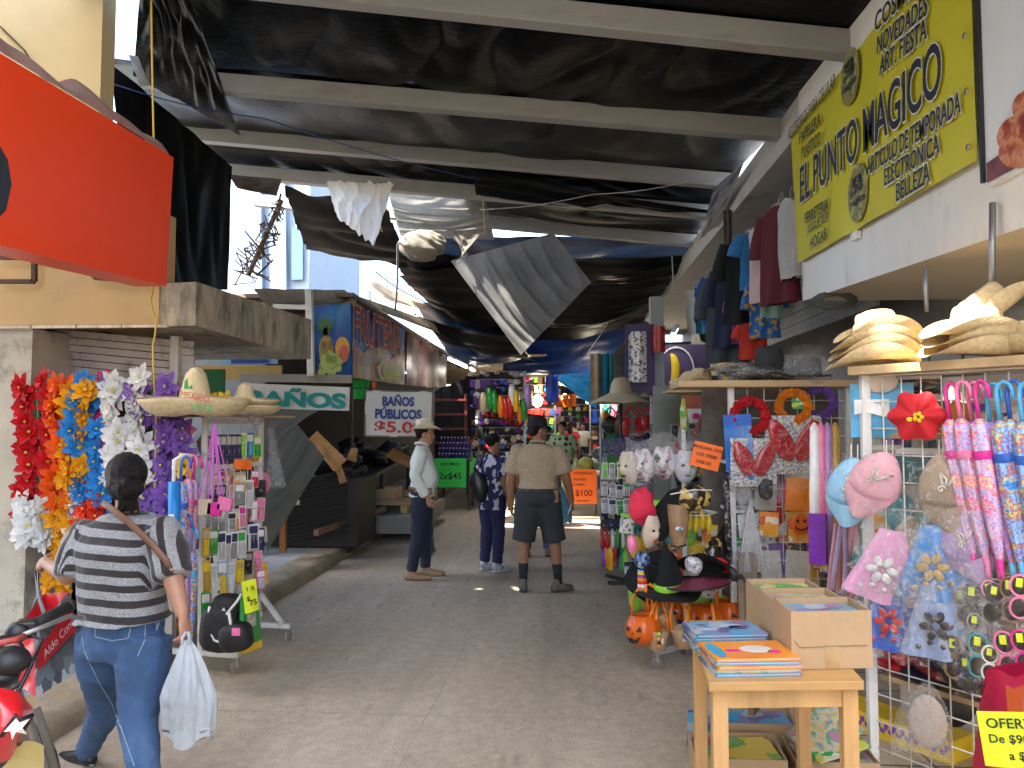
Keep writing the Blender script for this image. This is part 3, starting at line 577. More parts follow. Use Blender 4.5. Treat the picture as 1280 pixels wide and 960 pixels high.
def person(label, root, rz, J, fat=1.0, voxel=.009, skin=SKIN, head=(0,0,0), hs=1.0, top=None, bottom=None, shoes=None, hair=None, hands=(.45,.45), group=None, dress=False, sock=None, belly=0, face=True, foot_only=()):
 """J: joints in world coordinates. top = (material, sleeve length 0-2, hem drop, ease); bottom = (material, leg length 0-2, ease)"""
 t = thing('person', label, 'person', root, rz, group)
 inv = wm(t).inverted(); J = {k: inv @ V(p) for k, p in J.items()}
 X = (J['shR']-J['shL']); X.z = 0; X.normalize(); Z = V((0,0,1)); Y = Z.cross(X); f = fat
 HX = (J['hipR']-J['hipL']); HX.z *= .3; HX.normalize(); HY = Z.cross(HX).normalized()
 sc = (J['hed']-J['pel']).length/.655
 shw = (J['shR']-J['shL']).length/2
 def torso(mb, e, lo, hip=1.0):
  pel, wst, chs, nck = J['pel'], J['wst'], J['chs'], J['nck']
  sh = (J['shL']+J['shR'])/2
  fw = Y*belly
  rg = []
  if lo: rg.append((pel-Z*lo, HX, HY, (.170*f*sc+e)*hip, (.118*f*sc+e)*(hip+(.22 if lo < .02 else 0))))
  rg += [(pel, HX, HY, .170*f*sc+e, .122*f*sc+e), (wst+fw*.8, X, Y, .150*f*sc+e, .116*f*sc+e+belly*.5), (wst.lerp(chs, .5)+fw*.5, X, Y, .156*f*sc+e, .116*f*sc+e+belly*.3), (chs, X, Y, .168*f*sc+e, .118*f*sc+e),
               (sh-Z*.045*sc, X, Y, shw*.98+e*.6, .092*f*sc+e), (sh+Z*.012*sc, X, Y, shw*.86+e*.6, .072*f*sc+e*.8), (sh.lerp(nck, .6)+Z*.012, X, Y, shw*.52+e*.4, .058*f*sc+e*.7), (nck, X, Y, .055*sc+e*.5, .054*sc+e*.5)]
  loft(mb, rg)
 def arm(mb, sd, ln, e, taper=True):
  s, el, wr = J['sh'+sd], J['el'+sd], J['wr'+sd]; ra, rb, rc = .052*f*sc+e, .043*f*sc+e, .029*sc*min(f, 1.1)+e
  if ln <= 1: mb.tube([s.lerp(el, .06)-X*(.012 if sd == 'R' else -.012), s.lerp(el, ln*.5), s.lerp(el, ln)], [ra*.86, ra, ra+(rb-ra)*ln+.004], 14)
  else:
   l2 = ln-1; mb.tube([s, s.lerp(el, .55), el.lerp(s, .06), el.lerp(wr, .12), el.lerp(wr, l2)], [ra*1.06, ra*.97, rb*1.03, rb*1.02, rb+(rc-rb)*l2], 14)
  mb.ell(s-Z*.022*sc, (ra*.92, ra*.94, ra*.86))
 def leg(mb, sd, ln, e, shape=(.088, .060, .058, .040)):
  h, k, a = J['hip'+sd], J['kn'+sd], J['an'+sd]; r = [x*(f if i < 2 else (1+f)/2)*sc+e for i, x in enumerate(shape)]
  if ln <= 1: mb.tube([h+Z*.04, h.lerp(k, .3), h.lerp(k, .7), h.lerp(k, ln)], [r[0], r[0]*1.02, r[0]*.88, r[0]*.86], 16)
  else: mb.tube([h+Z*.04, h.lerp(k, .3), h.lerp(k, .7), k, k.lerp(a, .28), k.lerp(a, .65), k.lerp(a, ln-1)], [r[0], r[0]*1.02, r[0]*.82, r[1], r[2]*1.06, r[2]*.85+e*.1, r[3]], 16)
 hr = (Matrix.Rotation(head[0], 3, 'Z') @ Matrix.Rotation(head[1], 3, 'X') @ Matrix.Rotation(head[2], 3, 'Y')) @ Matrix((X, Y, Z)).transposed()
 hc = J['hed']; k = hs*sc
 def H(x, y, z): return hc + hr @ V((x*k, y*k, z*k))
 b = MB()
 torso(b, -.008, .05)
 for sd in 'LR':
  arm(b, sd, 1.98, -.002); leg(b, sd, 2.0, -.006)
  s = J['sh'+sd]; el, wr = J['el'+sd], J['wr'+sd]; d = (wr-el).normalized()
  sg = -1 if sd == 'L' else 1
  hn = J.get('hn'+sd, None); dd = (hn-wr).normalized() if hn is not None else (d+V((0,0,-.3))).normalized()
  pn = J.get('pn'+sd); pn = -X*sg if pn is None else (wm(t).to_3x3().inverted() @ (pn if False else pn)) if False else -X*sg
  thumb = Y
  hand(b, wr, dd, pn, thumb, sc*1.0, hands[0 if sd == 'L' else 1])
  a = J['an'+sd]; to = J.get('to'+sd, a+Y*.14*sc-Z*(a.z-.03))
  if sd not in foot_only: b.limb([a-(to-a).normalized()*.03, a.lerp(to, .5)-Z*.012, to], [.034*sc, .034*sc, .026*sc], 10)
 b.limb([J['nck']-Z*.05*sc, J['nck'].lerp(hc, .45), hc-Z*.03*sc], [.062*sc, .054*sc, .056*sc], 14)
 b.ell(H(0,-.014,.030), (.074*k, .094*k, .092*k), hr, 20, 12)
 b.ell(H(0,.024,-.035), (.060*k, .066*k, .078*k), hr, 18, 12)
 b.ell(H(0,.058,-.090), (.034*k, .030*k, .024*k), hr, 12, 8)
 b.limb([H(0,.086,.018), H(0,.106,-.022)], [.008*k, .0145*k], 8)
 b.ell(H(.013,.094,-.024), (.009*k, .010*k, .008*k)); b.ell(H(-.013,.094,-.024), (.009*k, .010*k, .008*k))
 b.ell(H(0,.074,.034), (.046*k, .018*k, .013*k), hr, 12, 7)
 b.ell(H(0,.082,-.054), (.024*k, .012*k, .0075*k), hr, 10, 6); b.ell(H(0,.080,-.067), (.020*k, .012*k, .0075*k), hr, 10, 6)
 for s in (-1, 1):
  b.ell(H(s*.044,.054,-.022), (.022*k, .022*k, .022*k)); b.ell(H(s*.076,-.008,-.008), (.010*k, .020*k, .032*k), hr, 10, 8)
 body = link_mesh(fuse(b, voxel, 4), 'body', skin, t)
 if face:
  for s in (-1, 1):
   e = MB(); e.ell(H(s*.030,.0815,.010), (.0135*k, .006*k, .0065*k), hr, 10, 6); e.m = 1; e.ell(H(s*.030,.0865,.010), (.006*k, .003*k, .006*k), hr, 8, 6)
   e.build('eye', [mat('eye_white', (.6,.57,.52), .3), INK], t, False)
   e = MB(); e.limb([H(s*.014,.094,.030), H(s*.032,.091,.035), H(s*.050,.074,.030)], [.0035*k, .005*k, .003*k], 6); e.build('eyebrow', HAIR, t, False)
 if top:
  m, ln, drop, e = top[:4]
  b = MB(); torso(b, e, drop, 1.04 if drop < .2 else 1.1)
  for sd in 'LR': arm(b, sd, ln, e*1.0+.004)
  if len(top) > 4: top[4](b, J, X, Y, Z, sc)
  me = fuse(b, voxel*1.15, 3)
  # creases: gathered cloth pushed in and out a little
  o = link_mesh(me, 'dress' if dress else 'shirt', m, t)
  for v in me.vertices:
   p = v.co; w_ = (ridge((p.x*7, p.y*7, p.z*11+p.x*6), 1)-.3)*.5+fbm((p.x*16, p.y*16, p.z*22))*.4
   v.co += v.normal*(w_*(.0075 if ln < 1.2 else .009))
  t['_top'] = o.name
 if bottom:
  m, ln, e = bottom[:3]
  b = MB(); pel = J['pel']; hp = (J['hipL']+J['hipR'])/2
  loft(b, [(hp-Z*.05*sc, HX, HY, .150*f*sc+e, .105*f*sc+e), (hp+Z*.02*sc, HX, HY, .176*f*sc+e, .125*f*sc+e), (pel, HX, HY, .172*f*sc+e, .122*f*sc+e), (pel+Z*.055*sc, HX, HY, .160*f*sc+e, .115*f*sc+e)])
  for sd in 'LR': leg(b, sd, ln, e, bottom[3] if len(bottom) > 3 else (.090, .062, .058, .046))
  me = fuse(b, voxel*1.15, 3)
  for v in me.vertices:
   p = v.co; w_ = (ridge((p.x*8, p.y*8, p.z*15+p.x*5), 1)-.3)*.6+fbm((p.x*18, p.y*18, p.z*25))*.4
   v.co += v.normal*(w_*.008)
  link_mesh(me, 'shorts' if ln <= 1.05 else 'trousers', m, t)
 if sock:
  for sd in 'LR':
   b = MB(); kk, a = J['kn'+sd], J['an'+sd]; b.tube([kk.lerp(a, sock[1]), kk.lerp(a, .8), a], [.052*sc, .043*sc, .04*sc], 14); b.build('sock', sock[0], t, False)
 if shoes:
  for sd in 'LR':
   a = J['an'+sd]; to = J.get('to'+sd, a+Y*.15*sc-Z*(a.z-.03)); d = (to-a); d.z = 0; d.normalize()
   b = MB(); he = a-d*.045*sc;
   b.limb([V((he.x,he.y,a.z-.035*sc)), a+d*.03*sc-Z*.035*sc, a.lerp(to, .6)-Z*.022*sc, to+d*.015*sc-Z*.002], [.042*sc, .046*sc, .044*sc, .032*sc], 14)
   b.limb([a-d*.02, a-d*.02+Z*.015], [.042*sc, .042*sc], 12)
   sh = link_mesh(fuse(b, .008, 3), 'shoe', shoes[0], t)
   b = MB(); zb = min(he.z, to.z)
   b.limb([he-d*.008-Z*(a.z-.0*sc)+Z*(to.z-.0)-Z*.03*sc if False else V((he.x,he.y,a.z-.068*sc)), V((to.x,to.y,to.z-.022*sc))+d*.02*sc], [.042*sc, .037*sc], 14, .3, HX)
   b.build('sole', shoes[1], sh, False)
 if hair:
  b = MB(); hair(b, H, k, hr); me = fuse(b, .006 if voxel < .009 else .012, 2)
  for v in me.vertices:
   q = hr.inverted() @ (v.co-hc); v.co += v.normal*(ridge((q.x*40, q.y*12, q.z*12), 1)*.0035)
  link_mesh(me, 'hair', HAIR, t)
 return t, J, H, k, hr, X, Y, Z, sc
def short_hair(b, H, k, hr):
 b.ell(H(0,-.026,.042), (.079*k, .094*k, .090*k), hr, 20, 12); b.ell(H(0,-.062,-.01), (.066*k, .05*k, .055*k), hr, 16, 10)
def tied_hair(b, H, k, hr):
 b.ell(H(0,-.024,.040), (.084*k, .098*k, .096*k), hr, 20, 12); b.ell(H(0,-.055,.0), (.078*k, .065*k, .075*k), hr, 16, 10)
 b.ell(H(.0,-.01,.05), (.09*k, .105*k, .098*k), hr, 20, 12); b.ell(H(.03,-.128,-.005), (.066*k, .05*k, .052*k), hr, 16, 10); b.limb([H(-.03,-.12,.02), H(.03,-.16,.025), H(.08,-.12,-.01)], [.022*k, .026*k, .018*k], 10)
 r_ = frac(5)
 for i in range(16): b.limb([H(.02+r_.uniform(-.03,.03),-.13,.0), H(.03+r_.uniform(-.03,.035),-.15+r_.uniform(0,.03),-.05), H(.035+r_.uniform(-.05,.045),-.125+r_.uniform(-.02,.03),-.115+r_.uniform(-.03,.03))], [.013*k, .010*k, .004*k], 6)
def long_hair(b, H, k, hr):
 b.ell(H(0,-.024,.040), (.084*k, .098*k, .096*k), hr, 20, 12); b.limb([H(0,-.07,.02), H(0,-.10,-.12), H(0,-.12,-.30)], [.07*k, .07*k, .045*k], 14, .6, hr @ V((1,0,0)))
def bun_hair(b, H, k, hr):
 b.ell(H(0,-.026,.042), (.080*k, .096*k, .092*k), hr, 20, 12); b.ell(H(0,-.115,.03), (.04*k, .035*k, .04*k), hr, 12, 8)
DENIM = mat('blue_denim', (.045,.10,.22), .85, var=.35, scale=5, bump=.5, bscale=220, dirt=((.12,.2,.34), .35, 4), stretch=(1,1,.5)); NAVYD = mat('dark_denim', (.012,.018,.04), .85, var=.3, scale=6, bump=.3, bscale=150)
# ---- woman walking away in the foreground
def stripe_mat():
 m, nt, b, out = _nodes('striped_jersey'); L = nt.links.new
 a = _n(nt, 'ShaderNodeAttribute', attribute_name='band'); mu = _n(nt, 'ShaderNodeMath', operation='FRACT'); L(a.outputs['Fac'], mu.inputs[0])
 gt = _n(nt, 'ShaderNodeMath', operation='GREATER_THAN'); gt.inputs[1].default_value = .53; L(mu.outputs[0], gt.inputs[0])
 tc = _n(nt, 'ShaderNodeTexCoord'); nz = _n(nt, 'ShaderNodeTexNoise', Scale=160, Detail=3, Roughness=.7); L(tc.outputs['Object'], nz.inputs['Vector'])
 r = _n(nt, 'ShaderNodeValToRGB'); e = r.color_ramp.elements; e[0].position = .35; e[0].color = (.15,.15,.155,1); e[1].position = .65; e[1].color = (.36,.36,.365,1); L(nz.outputs[0], r.inputs[0])
 mx = _n(nt, 'ShaderNodeMix', data_type='RGBA'); mx.inputs[7].default_value = (.022,.017,.018,1); L(gt.outputs[0], mx.inputs[0]); L(r.outputs[0], mx.inputs[6]); L(mx.outputs[2], b.inputs['Base Color'])
 b.inputs['Roughness'].default_value = .9; b.inputs['Sheen Weight'].default_value = .2
 bp = _n(nt, 'ShaderNodeBump', Strength=.3, Distance=.003); L(nz.outputs[0], bp.inputs['Height']); L(bp.outputs[0], b.inputs['Normal'])
 return m
Jw = dict(hed=P(158,604,3.10), nck=P(160,640,3.10), chs=P(152,682,3.09), wst=P(152,742,3.08), pel=P(155,770,3.08), shL=P(107,664,3.14), shR=P(204,660,3.06),
          elL=P(89,722,3.06), wrL=P(57,703,3.24), hnL=P(38,708,3.33), elR=P(216,722,2.98), wrR=P(229,770,2.93), hnR=P(234,806,2.91),
          hipL=P(126,808,3.14), hipR=P(182,808,3.04), knL=P(134,884,3.36), anL=P(108,939,3.62), toL=P(80,946,3.72), knR=P(172,902,2.96), anR=P(190,1012,2.82), toR=P(172,1034,2.95))
def batwing(b, J, X, Y, Z, sc):
 for sd in 'LR': b.tube([J['sh'+sd].lerp(J['el'+sd], .08)-X*(.03 if sd == 'R' else -.03)*sc, J['sh'+sd].lerp(J['el'+sd], .55), J['el'+sd].lerp(J['sh'+sd], -.02)], [.058*sc, .082*sc, .076*sc], 16)
pw = person('woman in a striped grey top and jeans walking away with a white bag', (P(158,800,3.08).x, 3.08, 0), R(14), Jw, fat=1.16, voxel=.007, head=(R(32), R(4), 0), hs=1.06,
   top=(stripe_mat(),   .98, .012, .026, batwing), bottom=(DENIM, 1.97, .006, (.098, .07, .064, .052)), shoes=(BLK, mat('grey_sole', (.2,.2,.2), .8)), hair=tied_hair, hands=(.75, .62), skin=SKIN)
t_, J_, H_, k_, hr_, X_, Y_, Z_, sc_ = pw
# stripes run level round the body and lengthwise down the sleeves
o = bpy.data.objects[t_['_top']]; me = o.data; at = me.attributes.new('band', 'FLOAT', 'POINT')
for i, v in enumerate(me.vertices):
 p = v.co; band = p.z
 for sd, sg in (('L', -1), ('R', 1)):
  s, e = J_['sh'+sd], J_['el'+sd]; ax = e-s; t = (p-s).dot(ax)/ax.length_squared; r = (p-(s+ax*max(0, min(1.3, t)))).length
  lat = (p-s).dot(X_)*sg
  if lat > -.035 and r < .125 and (t > .05 or lat > 0):
   d = ax.normalized(); n = (X_*sg-d*d.dot(X_*sg)).normalized(); bb = s.z+.03+(p-s).dot(n)-.055
   w_ = max(0, min(1, (lat+.035)/.03)); band = band*(1-w_)+bb*w_
 band += .006*fbm((p.x*6, p.y*6, p.z*3))+ .05*p.x
 at.data[i].value = band/.058
# her strap, earring side detail and jeans pocket stitching
b = MB(); q = [P(128,628,3.06), P(134,632,2.98), P(160,652,2.945), P(190,680,2.925), P(207,700,2.92), P(214,715,2.93)]
b.tube(q, .013, 8, True, .3, V((0,-1,0)).cross((q[3]-q[2]).normalized())); b.build('bag_strap', mat('brown_leather', (.14,.06,.03), .5), t_)
THREAD = mat('jeans_thread', (.25,.33,.45), .7)
def stitch(pts, name='seam'):
 b = MB(); b.tube(pts, .0022, 5); b.build(name, THREAD, t_)
def onleg(px, py, y): return P(px, py, y)
bpy.context.view_layer.update()
_tr = [c for c in t_.children if c.name.startswith('trousers')][0]
def snap(px, py):                                  # the point of the jeans seen at a pixel
 iw = wm(t_).inverted(); d = ray(px, py).normalized(); ok, loc, nn, ii = _tr.ray_cast(iw @ CO, iw.to_3x3() @ d)
 return (wm(t_) @ loc)-d*.003 if ok else None
for pts in ([(120,775),(119,796),(140,801),(160,798),(165,778)], [(99,778),(106,815),(122,850),(140,880),(155,920),(168,958)], [(182,776),(181,800),(172,820)], [(196,776),(196,788),(199,778)]):
 fine = [((pts[i][0]*(4-j)+pts[i+1][0]*j)/4, (pts[i][1]*(4-j)+pts[i+1][1]*j)/4) for i in range(len(pts)-1) for j in range(4)]+[pts[-1]]
 q = [x for x in (snap(*p) for p in fine) if x is not None]
 if len(q) > 3: stitch(q)
# white carrier bag in her right hand
b = MB(); hp = P(234,800,2.9); r_ = frac(4)
def bagf(u, v):
 a = 2*PI*u; z = -.365*v; wd = .012+.082*min(1, v*1.75)**.75*(1-.25*max(0, v-.75));
 cr = 1+.16*math.sin(a*5+v*3)*(1-v*.45)+.10*math.sin(a*9+2-v*2)*(1-v*.6)+.05*math.sin(a*17+v*9)*(1-v*.3)
 return hp+V((math.cos(a)*wd*cr+.02*v, math.sin(a)*wd*.72*cr, z-.02*math.sin(a*3)*(v > .9)))
b.sheet(bagf, 60, 30); b.X = Matrix.Identity(4)
bag = tag(b.build('carrier_bag', cloth('white_carrier', (.66,.71,.76), .32, .5, var=.14, scale=7, bs=34, bump=.9, gloss=.5)), 'white plastic carrier bag held in the walking woman right hand', 'carrier bag')
b = MB(); b.ell(hp+V((.045,.03,-.31)), (.06,.045,.07), None, 14, 9, lambda p: p*(1+.2*fbm(p*20))); b.build('contents', mat('green_contents', (.25,.32,.12), .7), bag)
b = MB()
for s in (-1, 1): b.tube([hp+V((s*.012,-.01,-.03)), hp+V((s*.014,-.012,.012)), hp+V((s*.004,0,.03))], .007, 6)
b.build('handle', MC['white_carrier'], bag)
# red and grey shop bag in her left hand
gbag = thing('shopping_bag', 'red and grey printed shopping bag with white lettering hanging from the walking woman left hand', 'shopping bag', P(60,880,3.3))
bl, br = P(45,872,3.18), P(100,838,3.42); tl, tr = P(42,790,3.2), P(86,740,3.46)
pbl, pbr = P(15,850,3.3), P(66,818,3.55); ptl, ptr = P(18,788,3.32), P(56,742,3.58)
b = MB()
def qs(mb, a, b_, c, d, n=10, wr=.012, sd=1):
 a, b_, c, d = map(V, (a, b_, c, d)); nn = (b_-a).cross(d-a).normalized()
 mb.sheet(lambda u, v: (a*(1-u)+b_*u)*(1-v)+(d*(1-u)+c*u)*v+nn*wr*fbm((u*3+sd, v*3, sd))*(1 if 0 < u < 1 and 0 < v < 1 else 0), n, n)
GPR = pmat('grey_print', [(.13,.15,.16),(.22,.25,.26),(.3,.33,.34),(.16,.18,.2),(.62,.64,.64),(.1,.11,.12)], 26, .4, coat=.3, stretch=(1,1,.7)); RBAG = mat('red_bag', (.62,.02,.03), .4, var=.1, coat=.2)
qs(b, bl, br, tr, tl, 12, .007); b.build('front_panel', GPR, gbag)
b = MB(); qs(b, pbl, bl, tl, ptl, 10, .03, 4); qs(b, pbl, pbr, ptr, ptl, 10, .02, 6); qs(b, br, pbr, ptr, tr, 10, .02, 7); b.build('side_panel', RBAG, gbag)
b = MB(); o1 = (br-bl).cross(tl-bl).normalized(); o1 = o1*(.006 if o1.dot(CO-bl) > 0 else -.006); f = lambda u, v: ((bl*(1-u)+br*u)*(1-v)+(tl*(1-u)+tr*u)*v)+o1*1.6
b.add([f(-.01,.40)+o1, f(.97,.52)+o1, f(.97,.86)+o1, f(-.01,.72)+o1], [(0,1,2,3)]); b.build('red_band', RBAG, gbag)
def text_span(s, A, B, m, parent, h=None, up_=None, bold=0, name='lettering', off=.004, sx=None):
 """lettering fitted between two points of the place, standing on the line from A to B"""
 A, B = V(A), V(B); x = (B-A).normalized(); u = V(up_ or (0,0,1)); u = (u-x*u.dot(x)).normalized(); n = x.cross(u)
 o = text(s, 1, m, None, (0,0,0), (0,0,0), name, bold, 1, 'CENTER', .002)
 xs = [v.co.x for v in o.data.vertices]; ys = [v.co.y for v in o.data.vertices]
 kx = (B-A).length/(max(xs)-min(xs)); ky = (h/(max(ys)-min(ys))) if h else kx; cx, cy_ = (max(xs)+min(xs))/2, (max(ys)+min(ys))/2
 c = (A+B)/2+n*off; inv = wm(parent).inverted() if parent is not None else Matrix.Identity(4)
 for v in o.data.vertices: v.co = inv @ (c + x*((v.co.x-cx)*kx) + u*((v.co.y-cy_)*ky) + n*(v.co.z*min(kx, .5)))
 if parent is not None: o.parent = parent
 return o
text_span('Aldo Conti', f(.1,.58)+o1*2, f(.92,.68)+o1*2, mat('white_print', (.8,.8,.8), .5), gbag, .04)
b = MB()
for s in (0, .014): b.tube([tl.lerp(tr, .3)+V((s,0,0)), P(48,745,3.27), P(44,714,3.29)+V((s,0,0)), P(47,745,3.27), ptl.lerp(ptr, .6)], .006, 6)
b.build('handle', mat('grey_rope', (.3,.32,.33), .6), gbag)
# ---- man in a white shirt and cowboy hat, in profile
def at_(px, y, dx=0, dy=0, z=0): p = P(px, 500, y); return V((p.x+dx, y+dy, z))
def standing(px, y, rz, H=1.65, lean=0, legs=.1, arms=None, feet=None, head=(0,0)):
 """joints of a standing figure that faces rz (0 = away from the viewer)"""
 o = at_(px, y); M_ = Matrix.Translation(o) @ Matrix.Rotation(rz, 4, 'Z'); s = H/1.70
 J = dict(pel=(0,0,.95), wst=(0,.01,1.09), chs=(0,0,1.27), nck=(0,-.005,1.455), hed=(0,.035,1.585), shL=(-.175,0,1.40), shR=(.175,0,1.40), elL=(-.235,-.035,1.12), elR=(.235,-.035,1.12),
             wrL=(-.245,.05,.88), wrR=(.245,.05,.88), hipL=(-.088,0,.91), hipR=(.088,0,.91), knL=(-legs,.02,.49), knR=(legs,.02,.49), anL=(-legs-.01,-.02,.085), anR=(legs+.01,-.02,.085), toL=(-legs-.03,.14,.035), toR=(legs+.03,.14,.035))
 J.update(arms or {}); J.update(feet or {})
 return o, {k: M_ @ (V(p)*s) for k, p in J.items()}
PALE = mat('pale_shirt', (.70,.75,.70), .75, var=.05, scale=4, bump=.25, bscale=60)
o, J = standing(528, 8.1, R(-84), 1.62, arms=dict(elR=(.215,-.06,1.13), wrR=(.21,.08,.90), hnR=(.2,.11,.82), elL=(-.22,-.02,1.14)), feet=dict(anR=(.12,-.1,.085), toR=(.13,.07,.035), anL=(-.1,.04,.085), toL=(-.1,.21,.035), knR=(.1,-.03,.49), knL=(-.1,.03,.49)))
pm, J_, H_, k_, hr_, X_, Y_, Z_, sc_ = person('man in a cream cowboy hat, white shirt and dark jeans standing in profile', o, R(-84), J, 1.04, .01, SKIN, head=(R(0), R(-4), 0), top=(PALE, 1.9, .05, .014), bottom=(NAVYD, 1.96, .012), shoes=(mat('tan_leather', (.32,.2,.11), .6), mat('tan_sole', (.2,.13,.08), .8)), hair=short_hair, belly=.035)
b = MB(); inv_ = None; c = J_['pel']+Z_*.045*sc_
loft(b, [(c-Z_*.018, X_, Y_, .19*sc_, .152*sc_), (c+Z_*.018, X_, Y_, .19*sc_, .152*sc_)], 24); b.build('belt', mat('brown_belt', (.2,.1,.05), .5), pm, False)
b = MB(); b.box(J_['pel']+X_*.2*sc_+Y_*.07+Z_*.02, (.03,.09,.07)); b.build('phone_pouch', mat('brown_pouch', (.16,.08,.04), .5), pm, False, bevel=.006)
b = MB(); c = J_['nck']
b.tube([c+V((math.cos(2*PI*i/14)*.062, math.sin(2*PI*i/14)*.066, .018+.02*math.sin(2*PI*i/14+2))) for i in range(15)], .012, 8, False); b.build('collar', PALE, pm, False)
b = MB(); b.limb([H_(-.03,.094,-.044), H_(0,.102,-.040), H_(.03,.094,-.044)], [.004, .008, .004], 8); b.build('moustache', mat('grey_hair', (.2,.19,.18), .7), pm, False)
def cowboy(mb, c, rot, s=1.0, curl=.055, wd=.15, ln=.185, crown=.115):
 def fn(u, v):
  a = 2*PI*u
  if v < .5:                                   # crown: dome with a crease
   q = v*2; r = math.sin(q*PI/2)**.75 if q > 0 else 0; z = crown*(1-.42*q**3.2) if q < .99 else .0
   z = crown*(1-q**4)**.5 if q < 1 else 0
   x, y = math.cos(a)*.082*r, math.sin(a)*.1*r; z -= .035*math.exp(-(x/.022)**2)*(1-q)
  else:
   q = (v-.5)*2; r = 1+q*1.0; x = math.cos(a)*(.082+(wd-.082)*q); y = math.sin(a)*(.1+(ln-.1)*q); z = q*q*(curl*math.cos(a)**2-.022*math.sin(a)**2)
   x *= 1-.22*q*math.cos(a)**2
  return V(c)+rot @ (V((x, y, z))*s)
 mb.sheet(fn, 48, 24)
STRAWW = mat('cream_felt', (.66,.58,.42), .8, var=.08, scale=12, bump=.2, bscale=120)
b = MB(); cowboy(b, H_(0,-.012,.062), hr_ @ Matrix.Rotation(R(6),3,'X'), k_*1.06, wd=.155); hat_o = tag(b.build('cowboy_hat', STRAWW), 'cream cowboy hat worn by the man in the white shirt', 'hat')
# hats are worn: moved into place in world space (built in the wearer's own coordinates)
def to_world(o, root):
 M_ = wm(root); me = o.data
 l = o.location.copy()
 for v in me.vertices: v.co = M_ @ (v.co+l)
 xs = [v.co for v in me.vertices]; c = V((sum(p.x for p in xs)/len(xs), sum(p.y for p in xs)/len(xs), min(p.z for p in xs)))
 for v in me.vertices: v.co -= c
 o.location = c; WM[o.name] = Matrix.Translation(c)
to_world(hat_o, pm)
b = MB(); b.lathe([(.0845,.0),(.0855,.006),(.0855,.022),(.084,.026)], 28, fn=lambda p, a: V((p.x, p.y*1.2, p.z)))
for i, p in enumerate(b.v): b.v[i] = wm(pm) @ (H_(0,-.012,.066) + (hr_ @ Matrix.Rotation(R(6),3,'X')) @ (p*k_*1.06))
b.build('hat_band', mat('tan_band', (.45,.34,.2), .7), hat_o)
# ---- man in a black cap, patterned beige shirt and dark shorts
BEIGE = pmat('beige_print_shirt', [(.40,.31,.21),(.47,.38,.27),(.27,.19,.12),(.52,.43,.32),(.36,.27,.18),(.45,.36,.25)], 55, .85, kind='noise')
o, J = standing(672, 7.5, R(-6), 1.67, legs=.145, arms=dict(elL=(-.275,-.02,1.10), wrL=(-.27,.03,.84), elR=(.285,0,1.11), wrR=(.33,.1,.88), hnR=(.335,.12,.80)), feet=dict(anL=(-.145,-.01,.085), toL=(-.16,.13,.035), anR=(.2,.03,.085), toR=(.30,.12,.035), knR=(.165,.03,.49), shL=(-.2,0,1.40), shR=(.2,0,1.40)))
pc, J_, H_, k_, hr_, X_, Y_, Z_, sc_ = person('man in a black cap, beige patterned shirt and dark shorts seen from behind', o, R(-6), J, 1.15, .01, SKIN2, head=(R(-52), R(-2), 0), top=(BEIGE, .82, .0, .022), bottom=(mat('charcoal_shorts', (.028,.034,.04), .85, var=.2, scale=6, bump=.3), .98, .03), shoes=(mat('grey_trainers', (.13,.115,.1), .8, var=.3, scale=20), mat('dark_sole', (.05,.045,.04), .8)), hair=short_hair, sock=(mat('black_sock', (.015,.02,.025), .9), .52), belly=.03)
b = MB(); c = J_['pel']+Z_*.05*sc_; loft(b, [(c-Z_*.02, X_, Y_, .208*sc_, .156*sc_), (c+Z_*.02, X_, Y_, .208*sc_, .156*sc_)], 24); b.build('belt', mat('dark_belt', (.05,.035,.025), .5), pc, False)
b = MB(); b.box(J_['pel']+X_*.2*sc_-Y_*.09+Z_*.0, (.05,.035,.13)); b.build('phone_pouch', mat('leather_pouch', (.22,.1,.05), .5), pc, False, bevel=.008)
b = MB(); b.box(J_['wrR']+V((-.02,-.035,-.075)), (.012,.06,.13), Matrix.Rotation(R(18),3,'Y')); b.build('phone', mat('phone_white', (.5,.52,.55), .2), pc, False, bevel=.004)
b = MB(); b.tube([J_['nck']+V((math.cos(2*PI*i/14)*.066, math.sin(2*PI*i/14)*.07, .012+.018*math.sin(2*PI*i/14+PI))) for i in range(15)], .014, 8, False); b.build('collar', BEIGE, pc, False)
def cap(mb, c, rot, k, brim=True):
 mb.sheet(lambda u, v: V(c)+rot @ (V((math.cos(2*PI*u)*.088*math.sin(v*PI/2)**.8, math.sin(2*PI*u)*.105*math.sin(v*PI/2)**.8, .10*math.cos(v*PI/2)**.8 if v < 1 else -.012))*k), 32, 12)
 if brim: mb.sheet(lambda u, v: V(c)+rot @ (V(((u-.5)*.17*(1-.28*v*v), .088*math.sqrt(max(0, 1-(2*u-1)**2*.8))+.085*v*math.sqrt(max(.05, 1-(2*u-1)**2*.75)), .004-.028*v-.03*(2*u-1)**2))*k), 16, 6)
b = MB(); cap(b, H_(0,-.012,.056), hr_, k_*1.04); ch = tag(b.build('baseball_cap', mat('black_cap_cloth', (.012,.013,.018), .85)), 'black baseball cap with a small pale badge on the man in the beige shirt', 'cap'); to_world(ch, pc)
b = MB(); b.ell(V((0,0,0)), (.03,.012,.022));
for i, p in enumerate(b.v): b.v[i] = wm(pc) @ (H_(.03,.082,.092) + hr_ @ p)
b.build('badge', mat('cap_badge', (.6,.48,.32), .6), ch)
